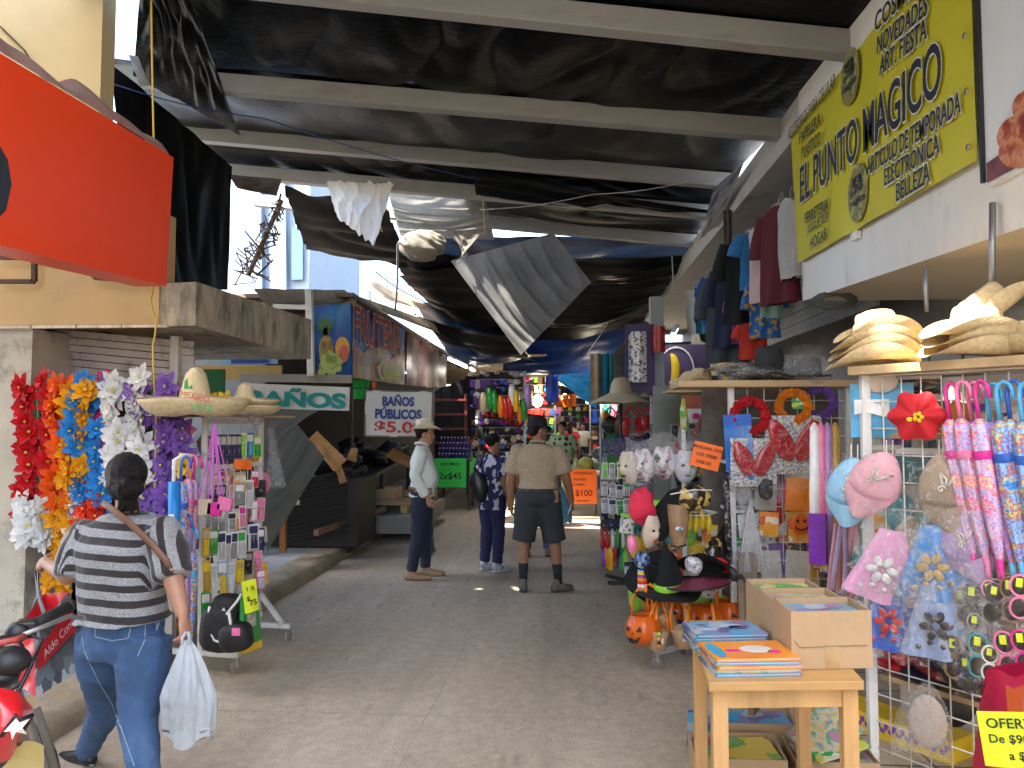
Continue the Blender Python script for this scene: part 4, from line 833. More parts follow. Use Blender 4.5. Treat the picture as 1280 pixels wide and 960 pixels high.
# ---- woman in a navy floral blouse
FLOR = pmat('navy_floral', [(.013,.012,.07),(.016,.015,.085),(.012,.011,.06),(.55,.55,.62),(.014,.013,.075),(.4,.4,.5),(.02,.015,.08)], 26, .8, stretch=(1,1,.6))
o, J = standing(615, 8.55, R(-38), 1.50, arms=dict(elL=(-.23,-.03,1.12)), feet=dict(toL=(-.1,.16,.035)))
pf, J_, H_, *_ = person('woman in a navy floral blouse and navy trousers beside the capped man', o, R(-38), J, 1.0, .011, SKIN2, head=(R(-12),R(-6),0), hs=1.04, top=(FLOR, .8, .16, .02), bottom=(mat('navy_trousers', (.012,.011,.06), .85, var=.15, scale=5, bump=.3), 1.95, .016), shoes=(mat('white_trainers', (.5,.5,.55), .6, dirt=((.02,.02,.06), .6, 14)), mat('white_sole', (.6,.6,.6), .6)), hair=bun_hair)
hb = thing('handbag', 'black shoulder bag hanging at the left of the woman in the navy floral blouse', 'handbag', at_(597, 8.5, z=.62))
b = MB(); b.ell(P(598,606,8.42), (.10,.08,.20), Matrix.Rotation(R(-12),3,'Y'), 20, 12, lambda p: V((p.x*(1-.5*(p.z > .1)), p.y, p.z))*(1+.1*fbm(p*8))); b.build('bag_body', BLK, hb)
b = MB(); b.tube([P(600,585,8.4), P(606,562,8.42), P(612,566,8.5)], .014, 6); b.build('strap', BLK, hb)
# ---- man in a white t-shirt behind the cap man
o, J = standing(671, 9.5, R(8), 1.6, arms=dict(elR=(.27,.02,1.10), wrR=(.31,.1,.9)), legs=.13)
pt, J_, *_ = person('man in a white t-shirt and jeans half hidden behind the man in the cap', o, R(8), J, 1.08, .011, SKIN2, head=(R(10),0,0), top=(mat('white_tee', (.72,.74,.76), .85, bump=.2), .75, .06, .02), bottom=(DENIM, 1.95, .012), shoes=(mat('grey_shoes', (.15,.15,.16), .8), BLK), hair=short_hair, face=False)
b = MB(); q = J_['wrR']; q = wm(pt) @ q+V((.02,-.02,-.02)); b.sheet(lambda u, v: q+V((math.cos(2*PI*u)*(.02+.115*min(1, v*1.6)), math.sin(2*PI*u)*(.02+.07*min(1, v*1.6)), -.42*v-.02*math.sin(u*19))), 24, 10)
tag(b.build('carrier_bag', cloth('blue_carrier', (.2,.52,.68), .4, .4)), 'pale blue plastic carrier bag behind the man in the cap', 'carrier bag')
# ---- woman in a green dotted dress, and people farther off
def dots_mat():
 m = mat('green_dotted', (.25,.37,.23), .85, bump=.2); nt = m.node_tree; L = nt.links.new; b = nt.nodes['Principled BSDF']
 tc = _n(nt, 'ShaderNodeTexCoord'); v = _n(nt, 'ShaderNodeTexVoronoi', Scale=9); v.inputs['Randomness'].default_value = .35; L(tc.outputs['Object'], v.inputs['Vector'])
 g = _n(nt, 'ShaderNodeMath', operation='LESS_THAN'); g.inputs[1].default_value = .36; L(v.outputs['Distance'], g.inputs[0])
 src = b.inputs['Base Color'].links[0].from_socket; mx = _n(nt, 'ShaderNodeMix', data_type='RGBA'); mx.inputs[7].default_value = (.01,.012,.012,1); L(g.outputs[0], mx.inputs[0]); L(src, mx.inputs[6]); L(mx.outputs[2], b.inputs['Base Color']); return m
o, J = standing(703, 14.6, R(168), 1.66, arms=dict(elR=(.26,.0,1.1), wrR=(.24,.14,.92)))
pg, J_, *_ = person('woman in a long green dress with black dots facing the viewer', o, R(168), J, 1.2, .014, SKIN2, head=(R(-25),0,0), top=(dots_mat(), .9, .52, .03), shoes=(BLK, BLK), hair=bun_hair, dress=True)
b = MB(); q = P(720,572,14.2); b.sheet(lambda u, v: q+V((math.cos(2*PI*u)*(.02+.17*v), math.sin(2*PI*u)*(.02+.1*v), -.5*v)), 20, 8); tag(b.build('carrier_bag', cloth('pale_green_carrier', (.55,.62,.42), .4, .4)), 'pale green plastic bag beside the woman in the green dress', 'carrier bag')
o, J = standing(712, 19.5, R(5), 1.68)
person('woman in a red top and jeans with long dark hair far down the street', o, R(5), J, 1.05, .02, SKIN, top=(mat('red_top', (.45,.02,.04), .8), .5, .05, .02), bottom=(DENIM, 1.95, .012), shoes=(BLK, BLK), hair=long_hair, face=False)
for px, y, rz, c, lb_ in ((728, 25, 170, (.5,.5,.48), 'far off person in a pale top by the sunlit stalls'), (686, 27, 10, (.35,.1,.1), 'far off person in a dull red shirt'), (700, 33, 190, (.1,.15,.3), 'far off person in a dark blue shirt at the end of the street'), (716, 38, 0, (.6,.5,.3), 'farthest person, in a tan shirt, at the end of the street')):
 o, J = standing(px, y, R(rz), 1.65); person(lb_, o, R(rz), J, 1.05, .03, SKIN2, top=(mat('far_shirt_%d' % px, c, .8), .8, .05, .02), bottom=(NAVYD, 1.95, .012), shoes=(BLK, BLK), hair=short_hair, face=False)
# ================================================================ KINDS OF GOODS (built once, then set out many times)
def arc(c, r, a0, a1, n, z=0): return [(c[0]+r*math.cos(R(a0+(a1-a0)*i/n)), c[1]+r*math.sin(R(a0+(a1-a0)*i/n))) for i in range(n+1)]
def rrect(w_, h, r, top=0): x, y = w_/2, h/2; return arc((x-r,y-r),r,0,90,3)+arc((-x+r,y-r),r,90,180,3)+arc((-x+r,-y+r),r,180,270,3)+arc((x-r,-y+r),r,270,360,3)
W_ = cm('white')
# carded pack hanging from its top edge: card, printed patch, clear blister with the goods in it
c = MB(); c.prism([(x, z-.08) for x, z in rrect(.085,.16,.008)], .002)
p_ = MB(); p_.prism([(x, z-.035) for x, z in rrect(.068,.045,.006)], .0016, -.0018)
g = MB(); g.box((0,-.011,-.105), (.056,.02,.085), None, .9); g.ell((0,-.02,-.105), (.022,.008,.03))
define('pack', 'carded_pack', [('card', c, [W_], None), ('print', p_, [cm('blue')], None), ('blister', g, [sl_('grey')], None)])
# soft clear bag with coloured contents
g = MB(); g.ell((0,0,-.13), (.075,.03,.10), None, 16, 10, lambda p: p*(1+.18*fbm(p*22+V((3,1,0)))))
f_ = MB()
def bagfilm(u, v):
 a = 2*PI*u; w2 = .05+.045*math.sin(PI*min(1, v*1.1))**.7; return V((math.cos(a)*w2*(1+.06*math.sin(a*7+v*9)), math.sin(a)*(.006+.036*math.sin(PI*v)**.8)*(1+.15*math.sin(a*5+v*7)), -.245*v))
f_.sheet(bagfilm, 26, 12)
define('bag', 'bagged_goods', [('contents', g, [cm('red')], None), ('clear_bag', f_, [CLEAR], None)])
# flat printed packet
c = MB()
c.sheet(lambda u, v: V(((u-.5)*.12, -.006-.008*math.sin(PI*u)*math.sin(PI*v)-.004*fbm((u*5,v*5,2)), -.17*v)), 8, 10); c.sheet(lambda u, v: V(((.5-u)*.12, .002, -.17*v)), 2, 2)
h_ = MB(); h_.prism([(-.06,.0),(.06,0),(.06,-.03),(-.06,-.03)], .002, -.0125)
define('packet', 'printed_packet', [('packet_body', c, [sl_('orange')], None), ('header', h_, [W_], None)])
# child's cap on a clip, brim down: crown, brim, stitched ears
c = MB(); c.ell((0,0,-.10), (.085,.05,.10), None, 20, 12, lambda p: V((p.x*(1-.28*(p.z/.1)), p.y, p.z)))
br_ = MB(); br_.sheet(lambda u, v: V(((u-.5)*.16*(1-.5*v*v), -.03-.045*math.sin(PI*u)*(1-.5*v), -.165-.08*v+.025*(2*u-1)**2)), 14, 6)
er = MB()
for s, l in ((-1,.03),(1,.055)):
 er.tube([(s*.006,-.052,-.1), (.012+s*.02,-.054,-.075), (.02+s*.03,-.05,-.06), (.018+s*.012,-.053,-.08), (s*.004+.004,-.053,-.1)], .0038, 6)
er.tube([(math.cos(i*.7)*(.012-.001*i)-.012, -.0545, -.11+math.sin(i*.7)*(.012-.001*i)) for i in range(12)], .003, 6)
define('cap', 'rabbit_hat', [('cap_crown', c, [cm('pink', .8)], None), ('cap_brim', br_, [cm('pink', .8)], None), ('embroidery', er, [mat('ivory_thread', (.7,.66,.56), .7)], None)])
# folded umbrella hanging by its hooked handle (hook top at the origin)
c = MB()
def umb(p, a): k = 1+.12*math.sin(a*8+p.z*5); return V((p.x*k, p.y*k, p.z))
c.lathe([(.012,-.145),(.03,-.17),(.036,-.24),(.034,-.40),(.028,-.55),(.018,-.67),(.011,-.70)], 24, fn=umb)
hd = MB(); hd.tube([(.056,0,-.07),(.056,0,-.03),(.048,0,-.006),(.03,0,.006),(.012,0,-.004),(.003,0,-.025),(0,0,-.06),(0,0,-.15)], .0085, 10)
stp = MB(); stp.lathe([(.0385,-.31),(.041,-.305),(.041,-.28),(.0385,-.275)], 24)
tp = MB(); tp.lathe([(.012,-.695),(.0105,-.74),(.008,-.78),(.004,-.785)], 12, cap=True)
define('umbrella', 'folded_umbrella', [('canopy', c, [sl_('pink')], None), ('handle', hd, [sl_('magenta')], None), ('strap', stp, [cm('magenta')], None), ('tip', tp, [cm('pink')], None)])
# straw hats
STRAW = pmat('plaited_straw', [(.62,.46,.24),(.50,.34,.15),(.70,.54,.31),(.56,.40,.19)], 34, .75, kind='bands'); STRAWP = mat('pale_straw', (.68,.54,.32), .8, var=.18, scale=40, bump=.5, bscale=130)
c = MB(); cowboy(c, (0,0,0), Matrix.Identity(3), 1.0, .075, .175, .215, .125)
bd = MB(); bd.lathe([(.0835,.004),(.0845,.01),(.083,.02)], 28, fn=lambda p, a: V((p.x, p.y*1.2, p.z)))
define('straw_hat', 'straw_hat', [('hat_body', c, [STRAWP], None), ('hat_band', bd, [cm('brown')], None)])
c = MB(); c.lathe([(.0,.255),(.03,.25),(.055,.22),(.075,.14),(.10,.03),(.13,.005),(.20,.0),(.255,.035),(.285,.075),(.30,.078),(.29,.055),(.25,.012),(.20,-.012),(.1,-.014)], 36, fn=lambda p, a: p+V((0,0,.006*math.sin(a*3))))
define('sombrero', 'sombrero', [('hat_body', c, [STRAWP], None), ('rim', MB().lathe([(.283,.078),(.292,.084),(.302,.08)], 36), [STRAW], None)])
# sunglasses hanging in a sleeve, seen as two lenses one above the other
fr_ = MB()
def ringpts(cx, cz, rx, rz): return [(cx+rx*math.cos(2*PI*i/18), -.006, cz+rz*math.sin(2*PI*i/18)) for i in range(19)]
fr_.tube(ringpts(0,-.055,.026,.033), .0042, 6, False); fr_.tube(ringpts(0.004,-.125,.026,.033), .0042, 6, False); fr_.tube([(.012,-.006,-.086),(.016,-.008,-.09),(.013,-.006,-.095)], .004, 6); fr_.tube([(.02,-.004,-.035),(.045,.01,-.07),(.05,.012,-.13)], .0035, 6)
ln = MB()
for cz, cx in ((-.055,0),(-.125,.004)): ln.ell((cx,-.005,cz), (.025,.005,.032), None, 16, 8)
sk = MB(); sk.prism([(x-.002, z-.045) for x, z in rrect(.018,.028,.002)], .0006, -.0125)
slv = MB(); slv.sheet(lambda u, v: V(((u-.5)*.085, -.016-.006*math.sin(PI*u)*math.sin(PI*v), -.175*v)), 6, 8)
define('sunglasses', 'sunglasses', [('frame', fr_, [sl_('black')], None), ('lens', ln, [mat('dark_lens', (.02,.015,.01), .08, coat=.5)], None), ('price_sticker', sk, [NEON_Y], None), ('clear_sleeve', slv, [CLEAR], None)])
# hooded cape / printed bag in a clear sleeve
c = MB()
def capef(u, v): w2 = .035+.10*v; return V(((u-.5)*2*w2, -.012*math.sin(u*PI*5)*v-.02*math.sin(PI*u), -.22*v-.02*math.sin(PI*u)*v))
c.sheet(capef, 22, 10)
mo = MB()
for i in range(6): mo.ell((-.01+.03*math.cos(i*1.047),-.035,-.13+.03*math.sin(i*1.047)), (.02,.005,.013), Matrix.Rotation(-i*1.047,3,'Y'), 10, 5)
for i in range(5): mo.ell((-.07+.035*i,-.03,-.195+.012*(i % 2)), (.009,.004,.009), None, 8, 4)
slv = MB(); slv.sheet(lambda u, v: V(((u-.5)*(.16+.13*v), -.05-.012*math.sin(PI*u)+.006*fbm((u*6,v*6,1)), -.27*v+.02)), 12, 10)
define('cape', 'childs_cape', [('cape_cloth', c, [sl_('pink')], None), ('motif', mo, [cm('white')], None), ('clear_sleeve', slv, [CLEAR], None)])
# garment on a hanger
def garment(kind, w_=.46, l=.62, sl=.2):
 c = MB()
 def g_(s):
  def fn(u, v):
   x = (u-.5)*w_*(1-.06*math.sin(PI*v)); z = -l*v-.0-.10*abs(2*u-1)**1.4*(1-v)**2
   d = .045*math.sin(PI*u)**.6; return V((x+.012*fbm((u*4,v*3,s)), s*(d+.018*math.sin(u*14+v*3)*v), z))
  return fn
 c.sheet(g_(-1), 18, 14); c.sheet(g_(1), 18, 14)
 if sl:
  for s in (-1, 1): c.tube([(s*w_*.40,0,-.07), (s*w_*.56,0,-.07-sl*.6), (s*w_*.60,0,-.07-sl)], [.07,.075,.08], 10, False, .45, V((1,0,0)))
 h_ = MB(); h_.tube([(-.19,0,-.075),(0,0,.005),(.19,0,-.075),(-.19,0,-.075)], .006, 6); h_.tube([(0,0,.0),(0,0,.05),(.02,0,.08),(.045,0,.06),(.04,0,.04)], .004, 6)
 define(kind, 'hanging_garment', [('garment', c, [cm('blue', .8)], None), ('hanger', h_, [mat('clear_hanger', (.5,.5,.5), .2)], None)])
garment('shirt'); garment('tank', .36, .62, 0); garment('longshirt', .44, .85, .35)
c = MB(); c.sheet(lambda u, v: V(((u-.5)*.42+.01*math.sin(v*9), .02*math.sin(u*15)*(.3+v), -.5*v-.01*math.sin(u*4))), 20, 10); c.sheet(lambda u, v: V(((u-.5)*.41, .035+.02*math.sin(u*13)*(.3+v), -.44*v)), 20, 8)
define('towel', 'hanging_towel', [('towel_cloth', c, [cm('blue', .9)], None), ('rod', MB().tube([(-.24,.01,.006),(.24,.01,.006)], .006, 6), [STEEL], None)])
# book with printed cover
c = MB(); c.box((0,0,.0045), (.30,.21,.003)); c.box((0,0,-.0045), (.30,.21,.003)); c.box((-.1485,0,0), (.003,.21,.009))
pg_ = MB(); pg_.box((.0,0,0), (.292,.202,.0058))
define('book', 'picture_book', [('cover', c, [sl_('sky blue')], None), ('pages', pg_, [mat('page_edges', (.68,.65,.58), .9)], None)])
# jack-o'-lantern pail, kraft pail
c = MB(); c.lathe([(.03,0),(.07,.008),(.105,.055),(.11,.095),(.095,.145),(.072,.168),(.066,.172),(.06,.165),(.085,.13),(.09,.08)], 40, fn=lambda p, a: V((p.x*(1-.05*abs(math.cos(a*5))), p.y*(1-.05*abs(math.cos(a*5))), p.z)))
fc = MB()
def onp(x, z): r = .1155 if z < .12 else .105; return (x, -math.sqrt(max(0, r*r-x*x))*.985, z)
for s in (-1, 1): fc.add([onp(s*.02,.095), onp(s*.055,.095), onp(s*.04,.125)], [(0,1,2)])
fc.add([onp(-.05,.07), onp(-.025,.055), onp(-.01,.062), onp(.01,.05), onp(.03,.06), onp(.05,.072), onp(.03,.035), onp(0,.028), onp(-.03,.036)], [(0,1,2,8),(2,3,7,8),(3,4,6,7),(4,5,6)]); fc.add([onp(-.008,.08), onp(.008,.08), onp(0,.092)], [(0,1,2)])
hd = MB(); hd.tube([(-.075,0,.16),(-.07,0,.25),(-.02,0,.315),(.02,0,.315),(.07,0,.25),(.075,0,.16)], .008, 6, True, .4)
PUMP = mat('orange_plastic', (.72,.13,.008), .35, var=.1, scale=4, coat=.2)
define('pumpkin', 'pumpkin_pail', [('pail', c, [PUMP], None), ('painted_face', fc, [INK], None), ('handle', hd, [mat('orange_strap', (.9,.22,.01), .5)], None)])
c = MB(); c.lathe([(.045,0),(.05,.002),(.066,.115),(.066,.118),(.062,.115),(.046,.01)], 24, fn=lambda p, a: p);
hd = MB(); hd.tube([(-.062,0,.10),(-.055,0,.20),(-.015,0,.30),(.015,0,.30),(.055,0,.20),(.062,0,.10)], .009, 6, True, .3)
lb_ = MB(); lb_.add([(-.02,-.0625,.05),(.012,-.0625,.05),(.012,-.0655,.085),(-.02,-.0655,.085)], [(0,1,2,3)])
define('kraft', 'kraft_pail', [('pail', c, [mat('kraft_paper', (.5,.33,.2), .8, var=.06)], None), ('handle', hd, [mat('orange_ribbon', (.9,.25,.01), .5)], None), ('price_sticker', lb_, [W_], None)])
# masks
def mask_mb(hole=True):
 c = MB()
 c.sheet(lambda u, v: V((.085*math.sin((u-.5)*PI)*math.sin(PI*(.1+.85*v))**.55, -.075*math.cos((u-.5)*PI)*math.sin(PI*(.08+.88*v))**.6-.022*math.exp(-((u-.5)/.09)**2-((v-.55)/.13)**2)+.012*math.exp(-((abs(u-.5)-.2)/.1)**2-((v-.42)/.07)**2), .115-.24*v)), 26, 22)
 return c
ey = MB()
for s in (-1, 1): ey.ell((s*.033,-.067,.015), (.017,.008,.009), None, 12, 7)
ms = MB(); ms.ell((0,-.072,-.06), (.028,.008,.009), None, 12, 7)
define('mask', 'face_mask', [('mask_face', mask_mb(), [mat('white_mask', (.75,.75,.76), .5)], None), ('eye_hole', ey, [INK], None), ('mouth', ms, [cm('red')], None)])
# wreath of cloth flowers
c = MB(); r_ = frac(2)
for i in range(17):
 a = 2*PI*i/17+r_.uniform(-.1,.1); q = V((.085*math.cos(a), -.02+r_.uniform(-.01,.01), .085*math.sin(a)))
 for j in range(7):
  b_ = 2*PI*j/7; rt = Matrix.Rotation(b_, 3, 'Y'); c.ell(q+rt @ V((.014,0,0))+V((0,-.004*(j % 2),0)), (.018,.007,.013), rt, 8, 5)
 c.ell(q+V((0,-.008,0)), (.012,.012,.012), None, 8, 5)
rg = MB(); rg.tube([(.085*math.cos(2*PI*i/20),0,.085*math.sin(2*PI*i/20)) for i in range(21)], .012, 6, False)
define('wreath', 'flower_wreath', [('flower_ring', c, [cm('red')], None), ('backing_ring', rg, [cm('black')], None)])
# silk flower, garlands are made of it
fl = MB(); r_ = frac(8)
for rg_, (n_, tilt, ln_, z0) in enumerate(((6, .35, .078, 0), (6, .8, .064, .004), (4, 1.2, .042, .008))):
 for i in range(n_):
  a = 2*PI*i/n_+rg_*.5+r_.uniform(-.15,.15); cs, sn = math.cos(a), math.sin(a); tl_ = tilt+r_.uniform(-.2,.2)
  def pt(t, s, lift): rad = ln_*t*math.cos(tl_*(.5+.5*t)); h_ = ln_*t*math.sin(tl_)*(1-.25*t)+z0; x, y = rad, s; return V((cs*x-sn*y, -h_+lift, sn*x+cs*y))
  w3 = ln_*.30
  fl.add([pt(0,0,0), pt(.35,w3*.8,-.004), pt(.35,0,.003), pt(.35,-w3*.8,-.004), pt(.7,w3*.75,-.002), pt(.7,0,.004), pt(.7,-w3*.75,-.002), pt(1.0,0,.006)], [(0,1,2),(0,2,3),(1,4,5,2),(2,5,6,3),(4,7,5),(5,7,6)], True)
fl.m = 1; fl.ell((0,-.018,0), (.008,.012,.008), None, 8, 5)
def silk(n, c, c2=None): return [cloth('silk_'+n, c, .6, .25, var=.3, scale=14, bs=50, bump=.2), mat('flower_eye', (.55,.5,.08), .7)]
FLM = fl.mesh('flower', silk('white', (.8,.8,.76)))
# caster wheel, wire hook
cs_ = MB(); cs_.lathe([(.012,-.012),(.036,-.012),(.04,-.007),(.04,.007),(.036,.012),(.012,.012)], 20)
for i, p in enumerate(cs_.v): cs_.v[i] = V((p.x, p.z, p.y+.04))
CASTER_W = cs_.mesh('wheel', [mat('caster_rubber', (.28,.27,.25), .6)])
fk = MB(); fk.bar((0,-.018,.04), (0,-.018,.095), .02, .004); fk.bar((0,.018,.04), (0,.018,.095), .02, .004); fk.box((0,0,.097), (.04,.05,.008)); CASTER_F = fk.mesh('caster_fork', [mat('zinc', (.45,.45,.45), .4, .6)])
def caster(parent, p, rz=0):
 inv = wm(parent).inverted()
 o = bpy.data.objects.new('caster', CASTER_F); COL.objects.link(o); o.parent = parent; o.location = inv @ V(p); o.rotation_euler = (0,0,rz)
 q = bpy.data.objects.new('wheel', CASTER_W); COL.objects.link(q); q.parent = o
def note(px, py, Y, w_, h, m, lines, label, tilt=0, grp=None, rz=0, curl=.012, name='price_sign', ink=INK):
 """a hand-lettered paper notice"""
 o = P(px, py, Y); t = thing(name, label, 'price sign', o, rz, grp)
 b = MB(); rt = Matrix.Rotation(tilt, 3, 'Y')
 b.sheet(lambda u, v: rt @ V(((u-.5)*w_, -curl*math.sin(PI*u*1.3)*(v), (.5-v)*h)), 10, 8); b.build('paper', m, t, False)
 for s, x, z, sz in lines:
  q = rt @ V((x*w_, -curl-.004, z*h)); text(s, sz, ink, t, q, (PI/2, tilt, 0), bold=sz*.012)
 return t
PRINTS = {
 'pink': pmat('print_pink', [PAL['pink'],(.9,.75,.2),PAL['magenta'],(.85,.45,.6),(.2,.3,.7),(.9,.55,.65),PAL['lilac']], 24, .3, coat=.3, soft=True, kind='noise'), 'blue': pmat('print_blue', [(.05,.2,.7),(.1,.45,.85),(.75,.7,.2),(.55,.1,.1),(.1,.3,.8),(.4,.65,.9),(.25,.15,.55)], 24, .3, coat=.3, soft=True, kind='noise'),
 'purple': pmat('print_purple', [(.35,.2,.6),(.2,.25,.7),(.5,.35,.75),(.6,.15,.2),(.3,.3,.8)], 24, .3, coat=.3, soft=True, kind='noise'), 'multi': pmat('print_multi', [PAL['red'],PAL['yellow'],PAL['sky blue'],PAL['green'],PAL['white'],PAL['pink'],PAL['blue']], 42, .35, coat=.3),
 'orange': pmat('print_orange', [(.85,.3,.02),(.9,.4,.03),(.85,.75,.6),(.9,.35,.03),(.7,.1,.03),(.88,.38,.04)], 22, .35, coat=.3), 'dark': pmat('print_dark', [(.02,.02,.03),(.05,.05,.08),(.3,.05,.05),(.02,.02,.03),(.3,.28,.2)], 40, .3, coat=.3),
 'white': pmat('print_white', [(.75,.75,.75),(.8,.8,.8),(.3,.35,.5),(.7,.7,.72),(.05,.05,.1),(.78,.78,.76)], 46, .4, coat=.2), 'green': pmat('print_green', [(.03,.4,.08),(.05,.5,.1),(.7,.7,.5),(.02,.3,.06),(.6,.6,.1)], 20, .35, coat=.2)}
# ================================================================ LEFT SIDE OF THE STREET
# ---- garlands of silk flowers on the corner shop
def garland(pts, n, cname, rgb, label, sz=1.0, Y=4.93, both=0):
 M_ = silk(cname, rgb); Y -= .12; n = int(n*1.5); sz *= 1.2; both *= 1.3; t = thing('flower_garland', label, 'garland', P(*pts[0], Y), 0, 'silk flower garlands on the corner shop'); inv = wm(t).inverted()
 b = MB(); q = [P(x, y, Y+.05) for x, y in pts]; b.tube(q, .006, 5); b.build('string', cm('green'), t)
 r_ = frac(hash(label) % 1000 if False else sum(map(ord, label)))
 L_ = [0]
 for i in range(len(pts)-1): L_.append(L_[-1]+math.dist(pts[i], pts[i+1]))
 for k_ in range(n):
  s = L_[-1]*k_/max(1, n-1); i = max(j for j in range(len(L_)-1) if L_[j] <= s+1e-6); u = (s-L_[i])/(L_[i+1]-L_[i])
  for h_ in range(2 if both else 1):
   x = pts[i][0]+(pts[i+1][0]-pts[i][0])*u+r_.uniform(-5,5)+(h_*2-1)*both; y = pts[i][1]+(pts[i+1][1]-pts[i][1])*u+r_.uniform(-4,4)
   o = bpy.data.objects.new('flower', FLM); COL.objects.link(o); o.parent = t; o.location = inv @ P(x, y, Y-r_.uniform(.0,.06))
   o.rotation_euler = (r_.uniform(-.6,.5), r_.uniform(0,6.28), r_.uniform(-.6,.6)); s_ = sz*r_.uniform(.9,1.25); o.scale = (s_, s_, s_)
   for j_ in (0, 1): o.material_slots[j_].link = 'OBJECT'; o.material_slots[j_].material = M_[j_]
for args in (([(46,480),(50,560),(52,655)], 9, 'red', (.55,.008,.015), 'deep red silk flower garland at the left end of the corner shop', 1, 4.96, 12),
             ([(82,482),(84,560),(80,640)], 8, 'orange', (.85,.11,.01), 'orange silk flower garland beside the deep red one', 1.05, 4.93, 8),
             ([(100,486),(96,545),(92,600),(80,660),(72,735)], 13, 'amber', (.88,.38,.01), 'amber yellow silk flower garland reaching lowest toward the pavement', .95, 4.9, 5),
             ([(118,480),(100,510),(112,560),(112,640)], 10, 'azure', (.03,.26,.65), 'bright blue silk flower garland between amber and pink', 1.0, 4.9, 9),
             ([(134,478),(130,540),(126,600),(124,655)], 9, 'fuchsia', (.75,.03,.20), 'narrow fuchsia pink silk flower garland between blue and white', .85, 4.94, 2),
             ([(160,474),(158,520),(162,570),(158,600)], 8, 'white', (.76,.77,.70), 'white silk lily garland in the middle of the flower display', 1.1, 4.88, 11),
             ([(190,482),(192,540),(190,600),(196,650)], 10, 'violet', (.27,.13,.50), 'violet silk flower garland left of the big sombrero', 1.0, 4.92, 12),
             ([(216,510),(216,560),(214,620)], 7, 'violet_b', (.25,.12,.47), 'second violet silk flower garland nearest the wheeled rack', .95, 4.97, 7),
             ([(42,630),(46,675)], 4, 'white_b', (.74,.75,.74), 'short white silk flower bunch at the far left below the red garland', 1.05, 4.9, 9),
             ([(98,628),(94,670),(90,710)], 5, 'white_c', (.75,.74,.72), 'short white silk flower bunch right of the amber garland end', .9, 4.92, 5),
             ([(112,625),(118,655)], 3, 'scarlet', (.70,.04,.01), 'scarlet silk flower bunch by the walking woman shoulder', 1, 4.9, 8),
             ([(205,640),(222,660),(208,690)], 5, 'icy', (.48,.56,.64), 'pale icy blue silk flower bunch behind the walking woman head', .95, 4.95, 10)):
 garland(*args)
b = MB()
for z_ in (482, 560, 640): b.tube([P(35,z_,5.06), P(225,z_,5.06)], .004, 5)
for x_ in range(40, 226, 26): b.tube([P(x_,478,5.07), P(x_,735,5.07)], .004, 5)
tag(b.build('wire_grid', DKM), 'dark wire grid that the silk flower garlands hang on', 'wire grid')
# ---- wheeled white rack with goods and hats on top
rk = thing('display_rack', 'white wheeled display rack crowded with small goods and topped by sombreros', 'display rack', PZ(262,830,0))
N0 = PZ(250,838,.0); F0 = PZ(322,800,.0); N0.z = F0.z = 0; top = P(250,522,N0.y).z
def rp(u, z): return N0.lerp(F0, u)+V((0,0,z))
b = MB(); b.bar(rp(0,.1), rp(0,top), .035); b.build('post', WHT, rk, bevel=.004); b = MB(); b.bar(rp(1,.1), rp(1,top), .035); b.build('post', WHT, rk, bevel=.004)
for i, z_ in enumerate((.14, top-.02, top-.34)):
 b = MB(); b.bar(rp(0,z_), rp(1,z_), .03); b.build('crossbar', WHT, rk)
b = MB()
for i in range(9): b.tube([rp(i/8, .3), rp(i/8, top-.03)], .0035, 5)
for i in range(13): b.tube([rp(0, .3+i*(top-.34)/12), rp(1, .3+i*(top-.34)/12)], .0035, 5)
b.build('wire_grid', WHT, rk)
crs = (F0-N0).normalized(); crs = V((crs.y, -crs.x, 0))
for e, wd in ((N0, .28), (F0, .26)):
 b = MB(); b.bar(e+crs*wd+V((0,0,.115)), e-crs*wd+V((0,0,.115)), .035, .035); b.build('foot', WHT, rk, bevel=.004)
 b = MB(); b.bar(e+crs*.2+V((0,0,.13)), e+V((0,0,.36)), .03); b.build('brace', WHT, rk)
 for s in (-1, 1): caster(rk, e+crs*wd*.93*s, rnd.uniform(0,3))
b = MB(); tl_ = rp(-.15, top); tr_ = rp(1.2, top)
b.bar(P(213,521,N0.y-.05), P(290,516,N0.y+.05), .05, .03); b.build('top_board', WHT, rk)
b = MB(); b.box(rp(.5, top+.012), (.42,1.0,.014), Matrix.Rotation(-math.atan2(F0.x-N0.x, F0.y-N0.y), 3, 'Z')); b.build('top_shelf', PLANK, rk)
b = MB(); q = P(218,575,4.6); b.tube([q+V((0,0,-.22)), q, q+V((.05,0,.03)), P(246,570,4.7)], .013, 8); b.build('side_rail', WHT, rk)
# hats on top
som = inst('sombrero', P(236,519,4.72)+V((.04,0,.012)), 'large straw sombrero with green and red lettering on the wheeled rack', 'sombrero', 'sombreros on the wheeled rack', (0,0,.3), 1.12)
hb_ = [c for c in som.children][0]
bpy.context.view_layer.update()
for s, A, B_, m_, h_ in (('VIVA', (238,509), (268,511), cm('green'), .045), ('MEXICO', (226,492), (262,499), cm('red'), .035)):
 text_span(s, P(*A,4.40), P(*B_,4.42), m_, som, h_, off=.0)
b = MB()
b.add([P(230,486,4.635),P(241,486,4.632),P(239,476,4.65),P(235,472,4.655),P(231,476,4.65)], [(0,1,2,3,4)]); b.build('emblem', cm('green'), som)
inst('sombrero', P(306,517,5.1)+V((0,0,.005)), 'low straw sombrero at the far end of the wheeled rack', 'sombrero', 'sombreros on the wheeled rack', (0,0,1), (.82,.82,.6));
inst('sombrero', P(305,509,5.1)+V((0,0,.008)), 'straw sombrero resting on the low one at the far end of the wheeled rack', 'sombrero', 'sombreros on the wheeled rack', (0.04,0,2), (.8,.8,.62))
RZ = R(38)
